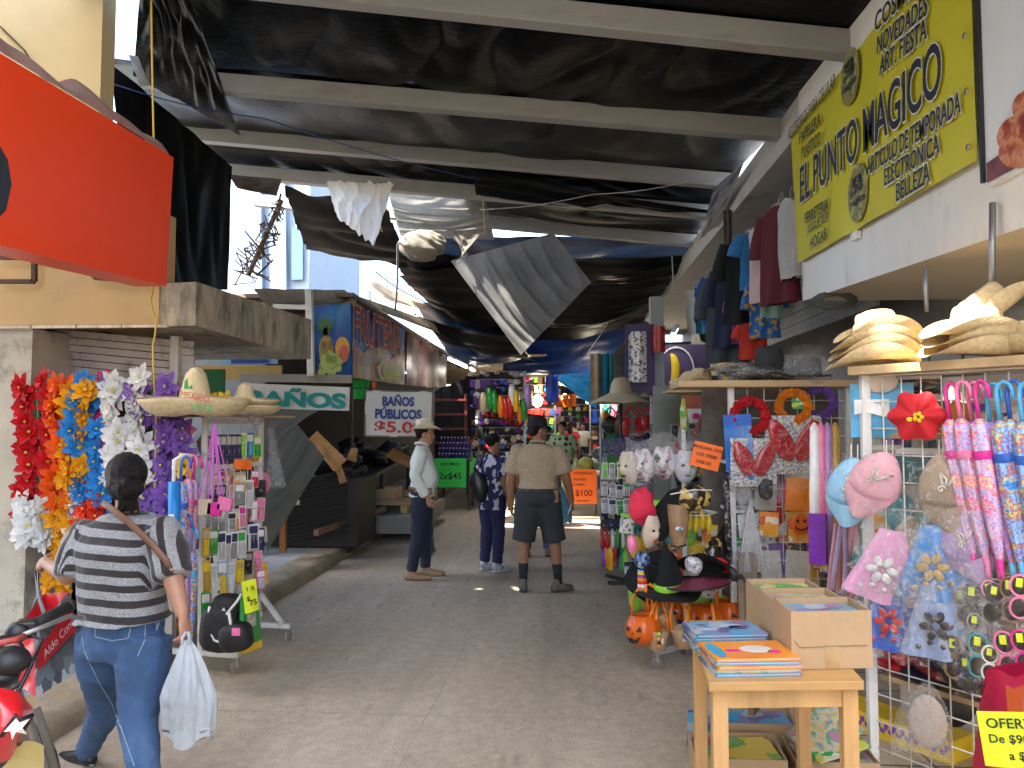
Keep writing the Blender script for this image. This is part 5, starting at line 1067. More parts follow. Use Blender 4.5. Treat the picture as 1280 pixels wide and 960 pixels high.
def hang(kind, px, py, Y, label, cat, grp=None, sc=1, mats=None, rz=0, tilt=0): return inst(kind, P(px, py, Y), label, cat, grp, (0, tilt, rz), sc, mats)
def rY(px): return N0.y + (px-250)/72*(F0.y-N0.y) - .07
G = 'goods hanging on the wheeled white rack'
def pk(px, py, c, label, sc=1.0, pc=None, bc=None, dz=0): return hang('pack', px, py, rY(px)-dz, label, 'carded pack', G, sc, {'card': cm(c), 'print': cm(pc or 'white'), 'blister': sl_(bc or c)}, RZ, rnd.uniform(-.05,.05))
for i, px in enumerate((272,279,286,292,298)): pk(px, 543, 'navy', 'narrow navy carded pack, %s from the left in the upper row of the wheeled rack' % ORD[i], (.55,1,1.25), 'silver', 'navy')
for px, py, c, pc, bc, s, lb_ in ((304,541,'white','lime','lime',(.7,1,1.2),'white and lime carded pack right of the navy packs'), (313,541,'blue','white','sky blue',(.6,1,1.1),'blue carded pack right of the lime one'),
 (322,545,'lime','white','green',(.7,1,1.0),'bright lime pack at the right end of the upper row'), (300,604,'grey','white','grey',(.8,1,1.0),'grey pack under the orange price tags'), (312,600,'white','grey','silver',(.7,1,1.3),'white glove pack under the orange price tags'),
 (319,588,'pink','white','red',(.7,1,.8),'pink hair clip card left of the black elastics'), (326,600,'black','black','black',(.9,1,.8),'card of black hair elastics on the wheeled rack'), (276,606,'black','grey','black',(.9,1,1.1),'black pack behind the purple cords'),
 (318,625,'pink','white','white',(.7,1,1.0),'small pink and white card in the middle rows'), (327,622,'beige','pink','pink',(.7,1,1.1),'beige and pink card at the right of the middle rows'), (303,632,'white','magenta','pink',(.6,1,1),'white card with a magenta print in the middle rows'), (290,640,'white','black','grey',(.7,1,.8),'white card with black goods in the middle rows'),
 (266,662,'green','white','green',(.95,1,1.0),'green light bulb pack low on the wheeled rack'), (277,664,'white','navy','silver',(.7,1,1.3),'white charger pack, left of the four alike'), (285,666,'white','navy','silver',(.7,1,1.3),'white charger pack, second of the four alike'), (293,664,'white','navy','grey',(.7,1,1.3),'white charger pack, third of the four alike'), (302,663,'white','green','silver',(.7,1,1.25),'white charger pack with a green print'),
 (317,655,'white','navy','navy',(.9,1,1.2),'white and navy box pack at the right of the charger packs'), (326,660,'navy','white','navy',(.7,1,1.1),'navy box pack at the right edge of the rack'),
 (267,704,'white','silver','white',(.6,1,1.7),'long white tube pack below the green bulb pack'), (278,700,'sky blue','white','yellow',(.75,1,1.6),'sky blue pack with yellow fish below the chargers'), (290,702,'white','silver','white',(.6,1,1.6),'long white cable pack below the chargers'), (300,700,'yellow','gold','yellow',(.7,1,1.0),'yellow trinket card below the chargers'),
 (311,690,'black','grey','black',(.7,1,1.0),'black pack at the right below the chargers'), (322,688,'beige','pink','pink',(.8,1,.9),'pink and beige card below the navy box'), (326,712,'pink','white','silver',(.8,1,.9),'pink toy card lowest at the right edge'), (317,735,'red','white','red',(.6,1,.8),'small red card beside the yellow notice'),
 (258,700,'gold','yellow','gold',(.6,1,1.3),'gold trinket card at the left edge of the rack'), (257,740,'green','white','green',(.7,1,1.2),'green card at the lower left of the rack'), (258,660,'gold','beige','yellow',(.6,1,1.2),'upper gold trinket card at the left edge of the rack'), (307,742,'white','blue','blue',(.7,1,1.2),'white and blue card behind the black backpack')):
 pk(px, py, c, lb_, s, pc, bc, .02)
for px, py, lb_ in ((299,572,'small orange price tag on the wheeled rack, left one'), (309,573,'small orange price tag on the wheeled rack, right one')):
 note(px, py+8, rY(px)-.1, .07, .07, NEON_O, [], lb_, 0, 'orange price tags on the wheeled rack', RZ, .003, 'price_tag')
for i, px in enumerate((262,272,282,293,304,313)):   # sunflower hair clips
 o = bpy.data.objects.new('flower_clip', FLM); COL.objects.link(o); o.location = P(px, 500+(i % 2)*5, rY(px)); o.rotation_euler = (.2, i, .5)
 for j_, m_ in enumerate((cm('yellow'), cm('brown'))): o.material_slots[j_].link = 'OBJECT'; o.material_slots[j_].material = m_
 tag(o, 'yellow flower hair clip, %s from the left under the sombreros' % ORD[i], 'hair clip', 'yellow flower clips under the sombreros')
o = bpy.data.objects.new('sunflower', FLM); COL.objects.link(o); o.location = P(232,582,4.75); o.scale = (1.25,1.25,1.25); tag(o, 'large yellow cloth sunflower beside the rack post', 'cloth flower')
for j_, m_ in enumerate((cm('yellow'), cm('green'))): o.material_slots[j_].link = 'OBJECT'; o.material_slots[j_].material = m_
o = bpy.data.objects.new('cloth_rose', FLM); COL.objects.link(o); o.location = P(232,537,4.85); o.scale = (1.3,1.3,1.3); tag(o, 'dusty pink cloth flower under the sombrero brim', 'cloth flower')
for j_, m_ in enumerate((silk('rose', (.55,.12,.2))[0], cm('green'))): o.material_slots[j_].link = 'OBJECT'; o.material_slots[j_].material = m_
# small purses on purple cords
for i, (px, py, c) in enumerate(((257,632,'beige'), (268,634,'magenta'), (281,628,'pink'))):
 t = thing('cord_purse', ('beige', 'magenta', 'rose pink')[i]+' little purse hanging on purple cords from the wheeled rack', 'purse', P(px, py, 4.6), 0, 'little purses on purple cords')
 b = MB(); b.box(P(px, py, 4.6)-V((0,0,.01)), (.09,.03,.085 if i else .1), Matrix.Rotation(.1*i,3,'Y')); b.build('purse_body', mat('purse_'+c, [x*.8 for x in PAL[c]], .6), t, bevel=.008)
 b = MB()
 for s in (-.04,-.01,.04): b.tube([P(268,528,4.66), P(px,py-8,4.6)+V((s,0,0))], .0035, 5)
 b.build('cord', mat('purple_cord', (.55,.12,.5), .5), t)
# umbrellas and tubes at the left of the rack
for px, py, Y, pr, hc, lb_, s in ((226,572,4.55,'blue','blue','umbrella with a dark blue hook hanging at the left of the wheeled rack',1.0), (236,570,4.62,'pink','pink','pink umbrella behind the dark blue hooked one',.95), (243,572,4.68,'pink','magenta','second pink umbrella beside the rack post',.95),
                                  (231,645,4.6,'purple','blue','purple printed umbrella hanging low at the left of the rack',1.0), (239,660,4.64,'blue','sky blue','blue printed umbrella hanging low beside the rack post',.95), (224,640,4.66,'dark','brown','dark brown umbrella hanging low at the left of the rack',.9)):
 hang('umbrella', px, py, Y, lb_, 'umbrella', 'umbrellas on the wheeled rack', s, {'canopy': PRINTS[pr], 'handle': sl_(hc), 'strap': cm(hc), 'tip': cm(hc)}, rnd.uniform(-.5,.5), rnd.uniform(-.03,.03))
b = MB(); q = P(218,602,4.5); b.tube([q, q+V((.01,0,-.47))], .035, 12); t = tag(b.build('cardboard_tube', mat('blue_tube', (.01,.22,.62), .4)), 'bright blue paper tube standing beside the umbrellas', 'paper tube')
b = MB(); b.add([q+V((-.012,-.036,-.19)), q+V((.02,-.036,-.19)), q+V((.02,-.036,-.24)), q+V((-.012,-.036,-.24))], [(0,1,2,3)]); b.build('label', W_, t)
# black backpack with white trim, red and green bags, yellow notice
bp_ = thing('backpack', 'black child backpack with white piping and a pink pocket on the wheeled rack', 'backpack', P(285,808,4.6))
b = MB(); q = P(276,784,4.62); sq_ = lambda p: V([math.copysign(abs(c/.15)**.62*.15, c) for c in p])*(1+.05*fbm(p*14)); b.ell(q, (.10,.06,.14), Matrix.Rotation(.12,3,'Y'), 24, 14, sq_); b.ell(P(295,796,4.57), (.075,.05,.06), Matrix.Rotation(-.15,3,'Y'), 20, 12, sq_); b.ell(P(284,758,4.63), (.06,.045,.05), None, 20, 12, sq_); b.build('bag_body', mat('black_nylon', (.012,.012,.014), .6, bump=.3), bp_)
b = MB(); b.tube([P(262,758,4.56),P(259,780,4.55),P(268,800,4.54),P(282,806,4.53),P(290,790,4.54),P(286,765,4.55)], .009, 6); b.tube([P(283,768,4.55),P(296,752,4.56),P(302,742,4.58)], .008, 6); b.build('piping', W_, bp_)
b = MB(); b.box(P(295,790,4.5), (.05,.012,.045)); b.build('pocket', cm('pink'), bp_, bevel=.004)
b = MB(); b.add([P(277,763,4.55), P(282,764,4.55), P(280,759,4.55)], [(0,1,2)]); b.build('mark', W_, bp_)
pf_ = thing('pet_food_sack', 'green and yellow pet food sack leaning at the rack foot', 'sack', P(312,820,4.7))
def sackf(s): return lambda u, v: P(300,742,4.62).lerp(P(322,738,4.8), u)*(1-v)+P(298,818,4.58).lerp(P(328,808,4.82), u)*v + V((.03*s,-.05*s,0))*math.sin(PI*u)**.6*math.sin(PI*min(.98, v+.03))**.5
b = MB(); b.sheet(sackf(1), 12, 14); b.sheet(sackf(-1), 12, 14); b.build('sack_body', mat('green_sack', (.02,.33,.05), .4, coat=.3, bump=.2), pf_)
b = MB(); b.sheet(lambda u, v: sackf(1)(u, .86+.14*v)+V((.003,-.006,0)), 10, 3); b.build('yellow_band', cm('yellow'), pf_)
b = MB(); b.sheet(lambda u, v: sackf(1)(.3+.45*u+.0*v, .34+.22*v)+V((.003,-.006,0)), 6, 4); b.build('picture', mat('sack_picture', (.5,.48,.45), .5, var=.5, scale=25), pf_)
note(313,745,4.5,.085,.19,NEON_Y,[('1 X', 0, .25, .036), ('$', -.2, -.05, .036), ('75', .1, -.2, .046)],'yellow hand lettered price notice over the green sack', R(-8), None, RZ)
b = MB(); q = P(338,535,5.35); b.sheet(lambda u, v: q+V(((u-.5)*(.05+.09*v)+.05*v, -.04*math.sin(PI*u)+.02*fbm((u*6,v*6,2)), -.42*v)), 10, 14); tag(b.build('plastic_sleeve', MILKY), 'long empty clear plastic sleeve dangling at the right of the rack', 'plastic sleeve')
b = MB(); q = P(320,520,5.2); b.ell(q, (.06,.05,.07), None, 14, 9, lambda p: p*(1+.2*fbm(p*18))); tag(b.build('plastic_bundle', MILKY), 'crumpled clear plastic bundle below the far sombreros', 'plastic bundle')
# ---- behind the rack: plaque, boards, shelf, toilets sign
b = MB(); b.prism([(-.62,-.1),(.62,-.1),(.62,.1),(-.62,.1)], .02); pq = thing('wall_plaque', 'blue plaque with pale ends under the concrete canopy', 'plaque', P(318,445,8.0))
b = MB(); b.box(P(312,444,8.0), (.62,.03,.19)); b.build('board', mat('pale_blue_board', (.2,.4,.62), .5), pq)
b = MB(); b.box(P(312,444,7.98), (.40,.012,.17)); b.build('blue_field', mat('cobalt_board', (.01,.05,.33), .5), pq)
b = MB(); b.box(P(262,478,7.4), (.30,.05,.26)); tag(b.build('notice_board', mat('green_board', (.04,.2,.07), .6)), 'small green board in the dim shop behind the big sombrero', 'board')
b = MB(); b.box(P(300,466,8.3), (.95,.04,.16)); tag(b.build('crate_side', mat('ochre_board', (.36,.24,.07), .7)), 'ochre board below the blue plaque', 'board')
b = MB(); b.box(P(262,520,8.6), (1.3,.06,2.6)); tag(b.build('board_wall', mat('grey_blue_board', (.22,.25,.28), .7, var=.2, scale=3)), 'grey blue board wall at the back of the dim shop', 'board wall')
sh_ = thing('shelf_frame', 'grubby steel shelf frame with a white upright beside the pineapple banner', 'shelf frame', P(340,690,8.2))
b = MB(); b.bar(P(386,362,8.25), P(389,470,8.25), .07); b.build('upright', WHT, sh_)
b = MB(); b.bar(P(300,472,8.3), P(440,474,8.3), .05, .09); b.build('lower_rail', mat('grubby_rail', (.25,.22,.19), .8), sh_)
b = MB(); b.bar(P(342,383,8.28), P(384,384,8.28), .05); b.build('upper_rail', WHT, sh_)
ts = thing('toilets_sign', 'white board reading BAÑOS in teal letters', 'sign', P(375,513,8.45))
b = MB(); tlq, trq, brq, blq = P(306,479,8.45), P(437,484,8.45), P(436,513.5,8.45), P(306,510,8.45)
b.add([tlq, trq, brq, blq]+[p+V((0,.03,0)) for p in (tlq, trq, brq, blq)], [(3,2,1,0),(4,5,6,7),(0,1,5,4),(1,2,6,5),(2,3,7,6),(3,0,4,7)]); b.build('board', mat('pale_sign_board', (.60,.60,.57), .6, dirt=((.4,.38,.34), .3, 4)), ts)
TEAL = mat('teal_letters', (.0,.23,.21), .5)
o = text_span('BAÑOS', P(309,495,8.44), P(433,499.5,8.44), TEAL, ts, .215, bold=.05, sx=None)
# grey tarpaulin pulled slantwise over a stall of black goods
GT = cloth('grey_green_tarp', (.155,.16,.145), .75, .15, var=.12, scale=2, bs=9, bump=.4)
tarp(P(322,512,7.9), P(402,512,8.2), P(325,600,7.6), P(369,527,8.2), GT, 'upper fold of the grey tarpaulin under the BAÑOS board', sag=.02, wr=.03, seed=51, nu=30, grp='grey tarpaulin folds over the closed stall')
tarp(P(325,600,7.6), P(369,527,8.2), P(334,690,7.5), P(406,571,8.3), GT, 'large slanting grey tarpaulin over the closed stall', sag=.03, wr=.05, seed=52, nu=40, nv=30, grp='grey tarpaulin folds over the closed stall', dirn=(1,4))
blk = thing('covered_stall', 'closed stall of dark crates and slats under the slanting grey tarpaulin', 'stall', P(400,690,8.8))
b = MB(); a_ = P(336,676,8.0); c_ = P(433,664,9.1)
b.box((a_.x+.1, 9.6, .55), (1.1,.9,.8)); b.build('crate_block', mat('black_crates', (.012,.012,.012), .7), blk)
b = MB()
for i in range(15): b.bar(P(352,606+i*5.2,8.3), P(434,588+i*5.6,9.0), .02, .025)
b.build('slat', mat('dark_slats', (.02,.019,.017), .7), blk)
b = MB(); b.bar(P(354,690,7.9), P(354,612,7.9), .06); b.build('timber_leg', mat('orange_timber', (.3,.12,.03), .7), blk)
b = MB(); b.bar(P(395,666,8.4), P(480,636,10.4), .06); b.build('timber_rail', mat('brown_timber', (.2,.11,.06), .7), blk)
b = MB(); b.box(P(369,628,7.95), (.09,.01,.05)); b.build('paper_label', W_, blk)
b = MB(); q = P(470,585,9.6)
pl_ = thing('market_table', 'black steel table heaped with black bags and caps beside the kerb', 'table', P(470,650,10))
lx = P(438,690,9.4); t0, t1 = P(436,612,9.3), P(512,570,13.5)
b = MB(); b.sheet(lambda u, v: t0.lerp(t1, v)+V((-1.0*u,0,.0)), 2, 2);
for v_ in (t0, t1): b.bar(v_, v_+V((-1.0,0,0)), .05)
b.bar(t0, t1, .05); b.build('table_frame', DKM, pl_)
for y_ in (t0.y+.05, 11.2, t1.y-.1):
 u_ = (y_-t0.y)/(t1.y-t0.y); p = t0.lerp(t1, u_); b = MB(); b.bar(V((p.x,p.y,.05)), p, .06); b.build('leg', DKM, pl_); b = MB(); b.bar(V((p.x-.95,p.y,.13)), V((p.x-.95,p.y,p.z)), .05); b.build('leg', DKM, pl_)
b = MB(); p = t0.lerp(t1, .03); b.bar(V((p.x,t0.y,.45)), V((t1.x,t1.y,.45)), .04); b.build('stretcher', DKM, pl_)
r_ = frac(31)
BLKG = [mat('black_goods_%d' % i, c, .5, bump=.5, bscale=25, var=.4) for i, c in enumerate(((.012,.012,.014),(.02,.024,.035),(.03,.028,.026),(.01,.013,.022)))]
for i in range(34):
 u_ = r_.random(); p = t0.lerp(t1, u_)+V((-r_.uniform(.0,.95),0,.06+r_.uniform(0,.34)*(1-.3*u_))); b = MB()
 b.ell(p, (r_.uniform(.10,.2), r_.uniform(.1,.16), r_.uniform(.05,.11)), Matrix.Rotation(r_.uniform(-.5,.5),3,'Y'), 14, 8, lambda q_: q_*(1+.35*fbm(q_*11+V((i,0,0)))))
 tag(b.build('black_bag', BLKG[i % 4]), 'crumpled black bag heaped on the black steel table', 'bag', 'crumpled black bags heaped on the steel table')
for px, py, Y, s, ro, lb_ in ((408,563,8.7,(.20,.05,.48),-.75,'torn flat brown cardboard piece poking out of the grey tarpaulin'), (441,568,9.2,(.12,.05,.16),.25,'brown cardboard flap standing among the black bags'), (424,588,8.8,(.09,.05,.30),-.35,'narrow brown cardboard strip hanging off the heap'), (500,572,11,(.42,.05,.16),.45,'flattened cardboard box on the far end of the black table')):
 b = MB(); rt = Matrix.Rotation(ro,3,'Y'); q = P(px,py,Y)
 b.sheet(lambda u, v: q+rt @ V(((u-.5)*s[0]*(1-.3*v), .03*fbm((u*3,v*3,px))-.0, (v-.5)*s[2])), 8, 8); b.sheet(lambda u, v: q+rt @ V(((.5-u)*s[0]*(1-.3*v), .012+.03*fbm(((1-u)*3,v*3,px)), (v-.5)*s[2])), 8, 8)
 tag(b.build('cardboard_piece', mat('orange_cardboard', (.36,.19,.07), .8, var=.12)), lb_, 'cardboard')
def pallet(c, rz, label):
 t = thing('pallet', label, 'pallet', c, rz, 'wooden pallets behind the black table'); PW = mat('pallet_wood', (.32,.24,.12), .8, var=.3, scale=5)
 for i in range(5): b = MB(); b.box((0,-.4+i*.2,.13), (1.0,.14,.02)); b.build('deck_board', PW, t, False)
 for s in (-1,0,1): b = MB(); b.box((s*.45,0,.06), (.09,.95,.11)); b.build('bearer', PW, t, False)
p = P(470,610,11.0); pallet((p.x,11.0,.38), .1, 'wooden pallet, lower one behind the black table'); pallet((p.x+.1,12.4,.38), 0, 'wooden pallet lying farther back behind the black table')
b = MB(); b.box((p.x,11.4,.57), (.5,.5,.2)); tag(b.build('carton', CARD), 'pale carton lying on a pallet behind the black table', 'carton')
b = MB(); b.box((p.x+.05,11.7,.25), (1.3,2.6,.24)); tag(b.build('plinth', mat('plinth_concrete', (.25,.24,.22), .9)), 'low concrete plinth under the wooden pallets', 'plinth')
# toilets banner on its steel stand
st_ = thing('toilets_banner', 'white banner reading BAÑOS PÚBLICOS $5.00 on a thin steel stand', 'sign', PZ(490,692,0))
YB = PZ(490,692,0).y
def qp(x, y): return P(x, y, YB-.04)
c4 = [qp(457,488), qp(541,489.5), qp(540,546.5), qp(456,545)]
b = MB(); b.sheet(lambda u, v: (c4[0]*(1-u)+c4[1]*u)*(1-v)+(c4[3]*(1-u)+c4[2]*u)*v+V((0,-.012*math.sin(u*9+v*4),0)), 20, 12); b.build('banner_cloth', cloth('white_vinyl', (.68,.67,.64), .5, .1, var=.05, bs=6, bump=.25), st_)
b = MB()
for i in range(4): b.bar(c4[i], c4[(i+1) % 4], .02)
b.build('banner_frame', mat('rust_frame', (.13,.1,.09), .7), st_)
for x in (440.5, 541):
 b = MB(); p = P(x,560,YB); b.bar(V((p.x,YB,.02)), P(x,484,YB), .025); b.build('pole', DKM, st_)
 b = MB(); b.bar(V((p.x-.0,YB-.22,.02)), V((p.x,YB+.22,.02)), .025); b.bar(V((p.x,YB-.14,.03)), V((p.x,YB,.24)), .02); b.bar(V((p.x,YB+.14,.03)), V((p.x,YB,.24)), .02); b.build('foot', mat('worn_steel', (.16,.15,.14), .7), st_)
b = MB(); b.bar(P(440.5,485,YB), P(541,486,YB), .02); b.build('top_bar', DKM, st_)
INKB = mat('navy_print', (.015,.04,.22), .5); INKR = mat('red_print', (.45,.03,.03), .5)
for s, A, B_, m_, h_ in (('BAÑOS',(478,500),(518,501),INKB,.15), ('PÚBLICOS',(469,515.5),(527,517),INKB,.155), ('$5.00',(468,534),(530,536),INKR,.165)):
 A, B_ = P(*A,YB-.06), P(*B_,YB-.06); text_span(s, A, B_, m_, st_, h_, bold=.03 if s[0] == '$' else .05)
# ---- fruit shop awning and banners
aw = thing('stall_awning', 'brown board awning over the fruit shop with rafters underneath', 'awning', P(450,372,11))
e0, e1 = P(322,360,8.0), P(588,446,19.0)
b = MB(); b.box((-3.6,14.6,3.22), (2.1,10.6,.05)); b.build('roof_board', mat('brown_sheet_roof', (.16,.12,.09), .8, var=.3, scale=3), aw)
for i in range(9): b = MB(); b.bar((-4.6,9.5+i*1.2,3.15), (-2.57,9.5+i*1.2,3.15), .06, .09); b.build('rafter', mat('rafter_wood', (.28,.19,.11), .8), aw)
tarp(P(318,360,7.5), P(432,362,9.6), P(330,378,7.4), P(437,376,9.5), cloth('brown_canvas', (.25,.2,.14), .8, .15), 'brown canvas fold along the front of the awning', sag=.06, wr=.06, seed=61, nu=40, nv=10)
tarp(P(428,362,9.5), P(600,424,17.5), P(434,374,9.4), P(596,432,17.4), cloth('brown_canvas', (.25,.2,.14), .8, .15), 'brown canvas edge along the street side of the awning', sag=.04, wr=.05, seed=62, nu=50, nv=8)
BX = -2.62
fb_ = thing('fruit_banner', 'printed banner reading FRUTERIA with a pineapple and fruit on blue', 'banner', PX(470,480,BX))
q1, q2, q3, q4 = PX(438,378,BX), PX(505,408,BX), PX(504,481,BX), PX(440,472,BX)
p1, p4 = P(385,383,q1.y-.05), P(397,470,q1.y-.1)
BBL = pmat('fruit_banner_blue', [(.02,.05,.28),(.02,.10,.40),(.02,.18,.48),(.03,.22,.5)], 1.1, .45, soft=True, kind='noise')
b = MB()
b.sheet(lambda u, v: (q1*(1-u)+q2*u)*(1-v)+(q4*(1-u)+q3*u)*v+V((.02*math.sin(u*15),0,0)), 24, 8); b.sheet(lambda u, v: (p1*(1-u)+q1*u)*(1-v)+(p4*(1-u)+q4*u)*v+V((0,.02*math.sin(u*7),0)), 10, 8); b.build('banner_cloth', BBL, fb_)
b = MB(); b.sheet(lambda u, v: (q1*(1-u)+q2*u)*(1-v)+(q4*(1-u)+q3*u)*v+V((.012+.02*math.sin(u*15),0,0)) if v > .5 else ((q1*(1-u)+q2*u)*(1-.52-.1*math.sin(u*12))+(q4*(1-u)+q3*u)*(.52+.1*math.sin(u*12)))+V((.012+.02*math.sin(u*15),0,0)), 24, 8)
b.build('fruit_strip', pmat('fruit_strip_print', [(.25,.2,.18),(.35,.12,.08),(.3,.3,.1),(.2,.15,.14),(.4,.3,.2),(.16,.2,.25)], 6, .5), fb_)
dx = V((.03,0,0))
text_span('FRUTERIA', PX(438.5,403,BX)+dx, PX(500,427,BX)+dx, mat('white_outline', (.6,.55,.55), .5), fb_, .50, bold=.045, off=.002)
text_span('FRUTERIA', PX(439,403,BX)+dx, PX(499.5,427,BX)+dx, mat('red_letters', (.35,.02,.02), .5), fb_, .46, bold=.01, off=.012)
text_span('Guille', PX(470,463,BX)+dx, PX(496,466,BX)+dx, mat('lime_letters', (.4,.42,.05), .5), fb_, .26, bold=.01, off=.012)
fy = -.05
def FP(x, y, d=0): return P(x, y, q1.y-.13-d)
b = MB()
for i in range(9):
 a = R(20+i*17.5); b.add([FP(407-4*math.cos(a)*0-3,421), FP(407+3,421), FP(407+17*math.cos(a), 420-(14+18*math.sin(a)))], [(0,1,2)])
for i in range(6): a = R(45+i*18); b.add([FP(404,421,.01), FP(410,421,.01), FP(407+12*math.cos(a), 420-(10+14*math.sin(a)),.01)], [(0,1,2)])
b.build('pineapple_leaves', mat('leaf_print', (.06,.15,.05), .5, var=.5, scale=30), fb_)
def disc(mb, cx, cy, rx, ry, d, n=20): mb.add([FP(cx+rx*math.cos(2*PI*i/n), cy+ry*math.sin(2*PI*i/n), d) for i in range(n)], [tuple(range(n))])
b = MB(); disc(b, 408,438,9.5,19,.015); b.build('pineapple_fruit', pmat('pineapple_print', [(.18,.1,.03),(.35,.22,.05),(.25,.15,.04),(.4,.28,.08)], 16, .5), fb_)
b = MB(); disc(b, 428,436,9,15,.013); b.build('melon', mat('melon_yellow', (.6,.3,.03), .5), fb_)
b = MB(); disc(b, 430,442,6,11,.018); b.build('melon_flesh', mat('melon_flesh', (.5,.1,.07), .5), fb_)
b = MB()
for x, y in ((404,448),(412,443),(419,446),(410,453),(417,455),(403,457),(424,452),(422,460),(410,462),(402,465),(415,466)): disc(b, x,y,5,5,.02+.0005*x-.2)
b.build('grapes', pmat('grape_print', [(.25,.3,.06),(.35,.4,.1),(.2,.25,.04)], 12, .4), fb_)
mb2 = thing('meat_banner', 'faded dark red banner with pale lettering beyond the fruit banner', 'banner', PX(534,485,BX))
m1, m2, m3, m4 = PX(509,416,BX), PX(559,438,BX), PX(558,485,BX), PX(508,482,BX)
b = MB(); b.sheet(lambda u, v: (m1*(1-u)+m2*u)*(1-v)+(m4*(1-u)+m3*u)*v+V((.03*math.sin(u*22),0,.04*fbm((u*7,v,3)))), 30, 10); b.build('banner_cloth', pmat('faded_red_print', [(.10,.03,.03),(.16,.05,.05),(.09,.05,.05),(.2,.12,.11),(.24,.18,.17)], 1.6, .35, soft=True, kind='noise'), mb2)
text_span('Carnes', PX(530,427,BX)+dx, PX(546,434,BX)+dx, mat('faded_white', (.35,.33,.33), .5), mb2, .16)
b = MB(); q = PX(462,372,-2.75); b.tube([q+V((0,0,.1)), q], .02, 8); lampb = thing('bulb_lamp', 'unlit white bulb hanging under the brown awning', 'lamp', q); b.build('socket', W_, lampb)
b = MB(); b.lathe([(.02,0),(.03,-.05),(.075,-.13),(.07,-.18),(.0,-.21)], 16, q); b.build('bulb', mat('bulb_glass', (.75,.75,.72), .3), lampb)
TUBE = mat('lit_tube', (1,.96,.88), .4, emit=6)
def tube_lamp(a, c, label):
 t = thing('fluorescent_lamp', label, 'lamp', a, 0, 'lit fluorescent tubes'); b = MB(); b.tube([a, c], .02, 8); b.build('tube', TUBE, t); b = MB(); b.bar(V(a)+V((0,0,.05)), V(c)+V((0,0,.05)), .06, .04); b.build('housing', W_, t)
tube_lamp(P(561,449,14.0), P(583,459,15.2), 'lit fluorescent tube under the left awning'); tube_lamp(P(841,421,11.0), P(846,411,11.3), 'short lit fluorescent tube by the purple wall at the right')
tube_lamp(P(588,461,18), P(593,465,18.6), 'small lit tube farther along under the left awning')
# scraps of neon card hanging behind
for px, py, w2, h2, m_, lb_ in ((448,487,.16,.26,NEON_G,'bright green card hanging below the fruit banner, left piece'), (457,484,.1,.2,NEON_G,'bright green card hanging below the fruit banner, right piece'), (468,484,.06,.14,NEON_O,'small orange card hanging below the fruit banner')):
 b = MB(); q = P(px,py,10.4); b.sheet(lambda u, v: q+V(((u-.5)*w2,.02*math.sin(u*5),(.5-v)*h2)), 4, 3); tag(b.build('neon_card', m_), lb_, 'neon card', 'neon cards below the fruit banner')
# green notice on a table of bottles
gt_ = thing('bottle_table', 'small black table with a bright green notice on its front', 'table', P(565,628,14.5))
y_ = 14.4; a_, c_ = P(546,574,y_), P(587,574,y_)
b = MB(); b.box(((a_.x+c_.x)/2, y_+.35, a_.z-.02), (c_.x-a_.x+.04, .75, .04)); b.build('table_top', DKM, gt_)
for x_ in (a_.x+.03, c_.x-.02):
 for d in (.03, .68): b = MB(); b.bar((x_,y_+d,0), (x_,y_+d,a_.z-.03), .04); b.build('leg', DKM, gt_)
note(563,591,y_-.03,.60,.54,NEON_G,[('AROMAS', 0, .3, .09), ('2x$45', 0, -.12, .17)],'bright green hand lettered notice on the bottle table', 0, None, 0, .0)
b = MB(); q = P(583,573,y_+.02); b.sheet(lambda u, v: q+V((.03+.1*u+.05*v, .05+.4*u, -.5*v)), 5, 5); tag(b.build('paper_sheet', NEON_G), 'second bright green sheet hanging off the bottle table side', 'paper sheet')
BOT = mat('purple_bottle', (.045,.03,.20), .25, var=.3); CAPW = cm('silver', .3)
c = MB(); c.lathe([(.0,0),(.024,0),(.026,.08),(.02,.095),(.01,.1)], 10); d = MB(); d.lathe([(.011,.1),(.012,.118),(.0,.12)], 8)
define('bottle', 'bottle', [('glass', c, [BOT], None), ('stopper', d, [CAPW], None)])
for row in range(4):
 for i in range(9):
  inst('bottle', (a_.x+.03+i*.066, y_+.08+row*.09, a_.z+.0+row*.10), 'small purple bottle with a silver stopper standing in tiers on the small black table', 'bottle', 'purple bottles in tiers on the bottle table', scale=.95)
for row in range(1,4):
 b = MB(); b.box(((a_.x+c_.x)/2, y_+.08+row*.09, a_.z+row*.05), (.6,.085,row*.10-.002)); tag(b.build('riser', mat('navy_box', (.02,.02,.09), .6)), '%s navy riser under the purple bottles' % ('lowest','middle','highest')[row-1], 'riser')
# red dark shelving in front of the dark cloth
b = MB(); q0 = P(560,455,15.6); b.sheet(lambda u, v: P(540,490,15.5).lerp(P(592,468,16.4), u)+V((.05*math.sin(u*20),0,-1.5*v)), 24, 8); tag(b.build('dark_cloth', cloth('black_cloth', (.012,.014,.02), .8, 0)), 'black cloth hanging behind the bottle table', 'cloth')
rs = thing('red_shelf', 'dark red shelving behind the man in the cowboy hat', 'shelf', P(562,560,15.2))
for i in range(4): b = MB(); b.box(P(562,500+i*18,15.2), (.7,.25,.04)); b.build('shelf_board', mat('dark_red', (.12,.01,.012), .5), rs)
for s in (542, 582): b = MB(); b.bar(P(s,492,15.2), P(s,572,15.2), .05); b.build('side_post', MC['dark_red'], rs)
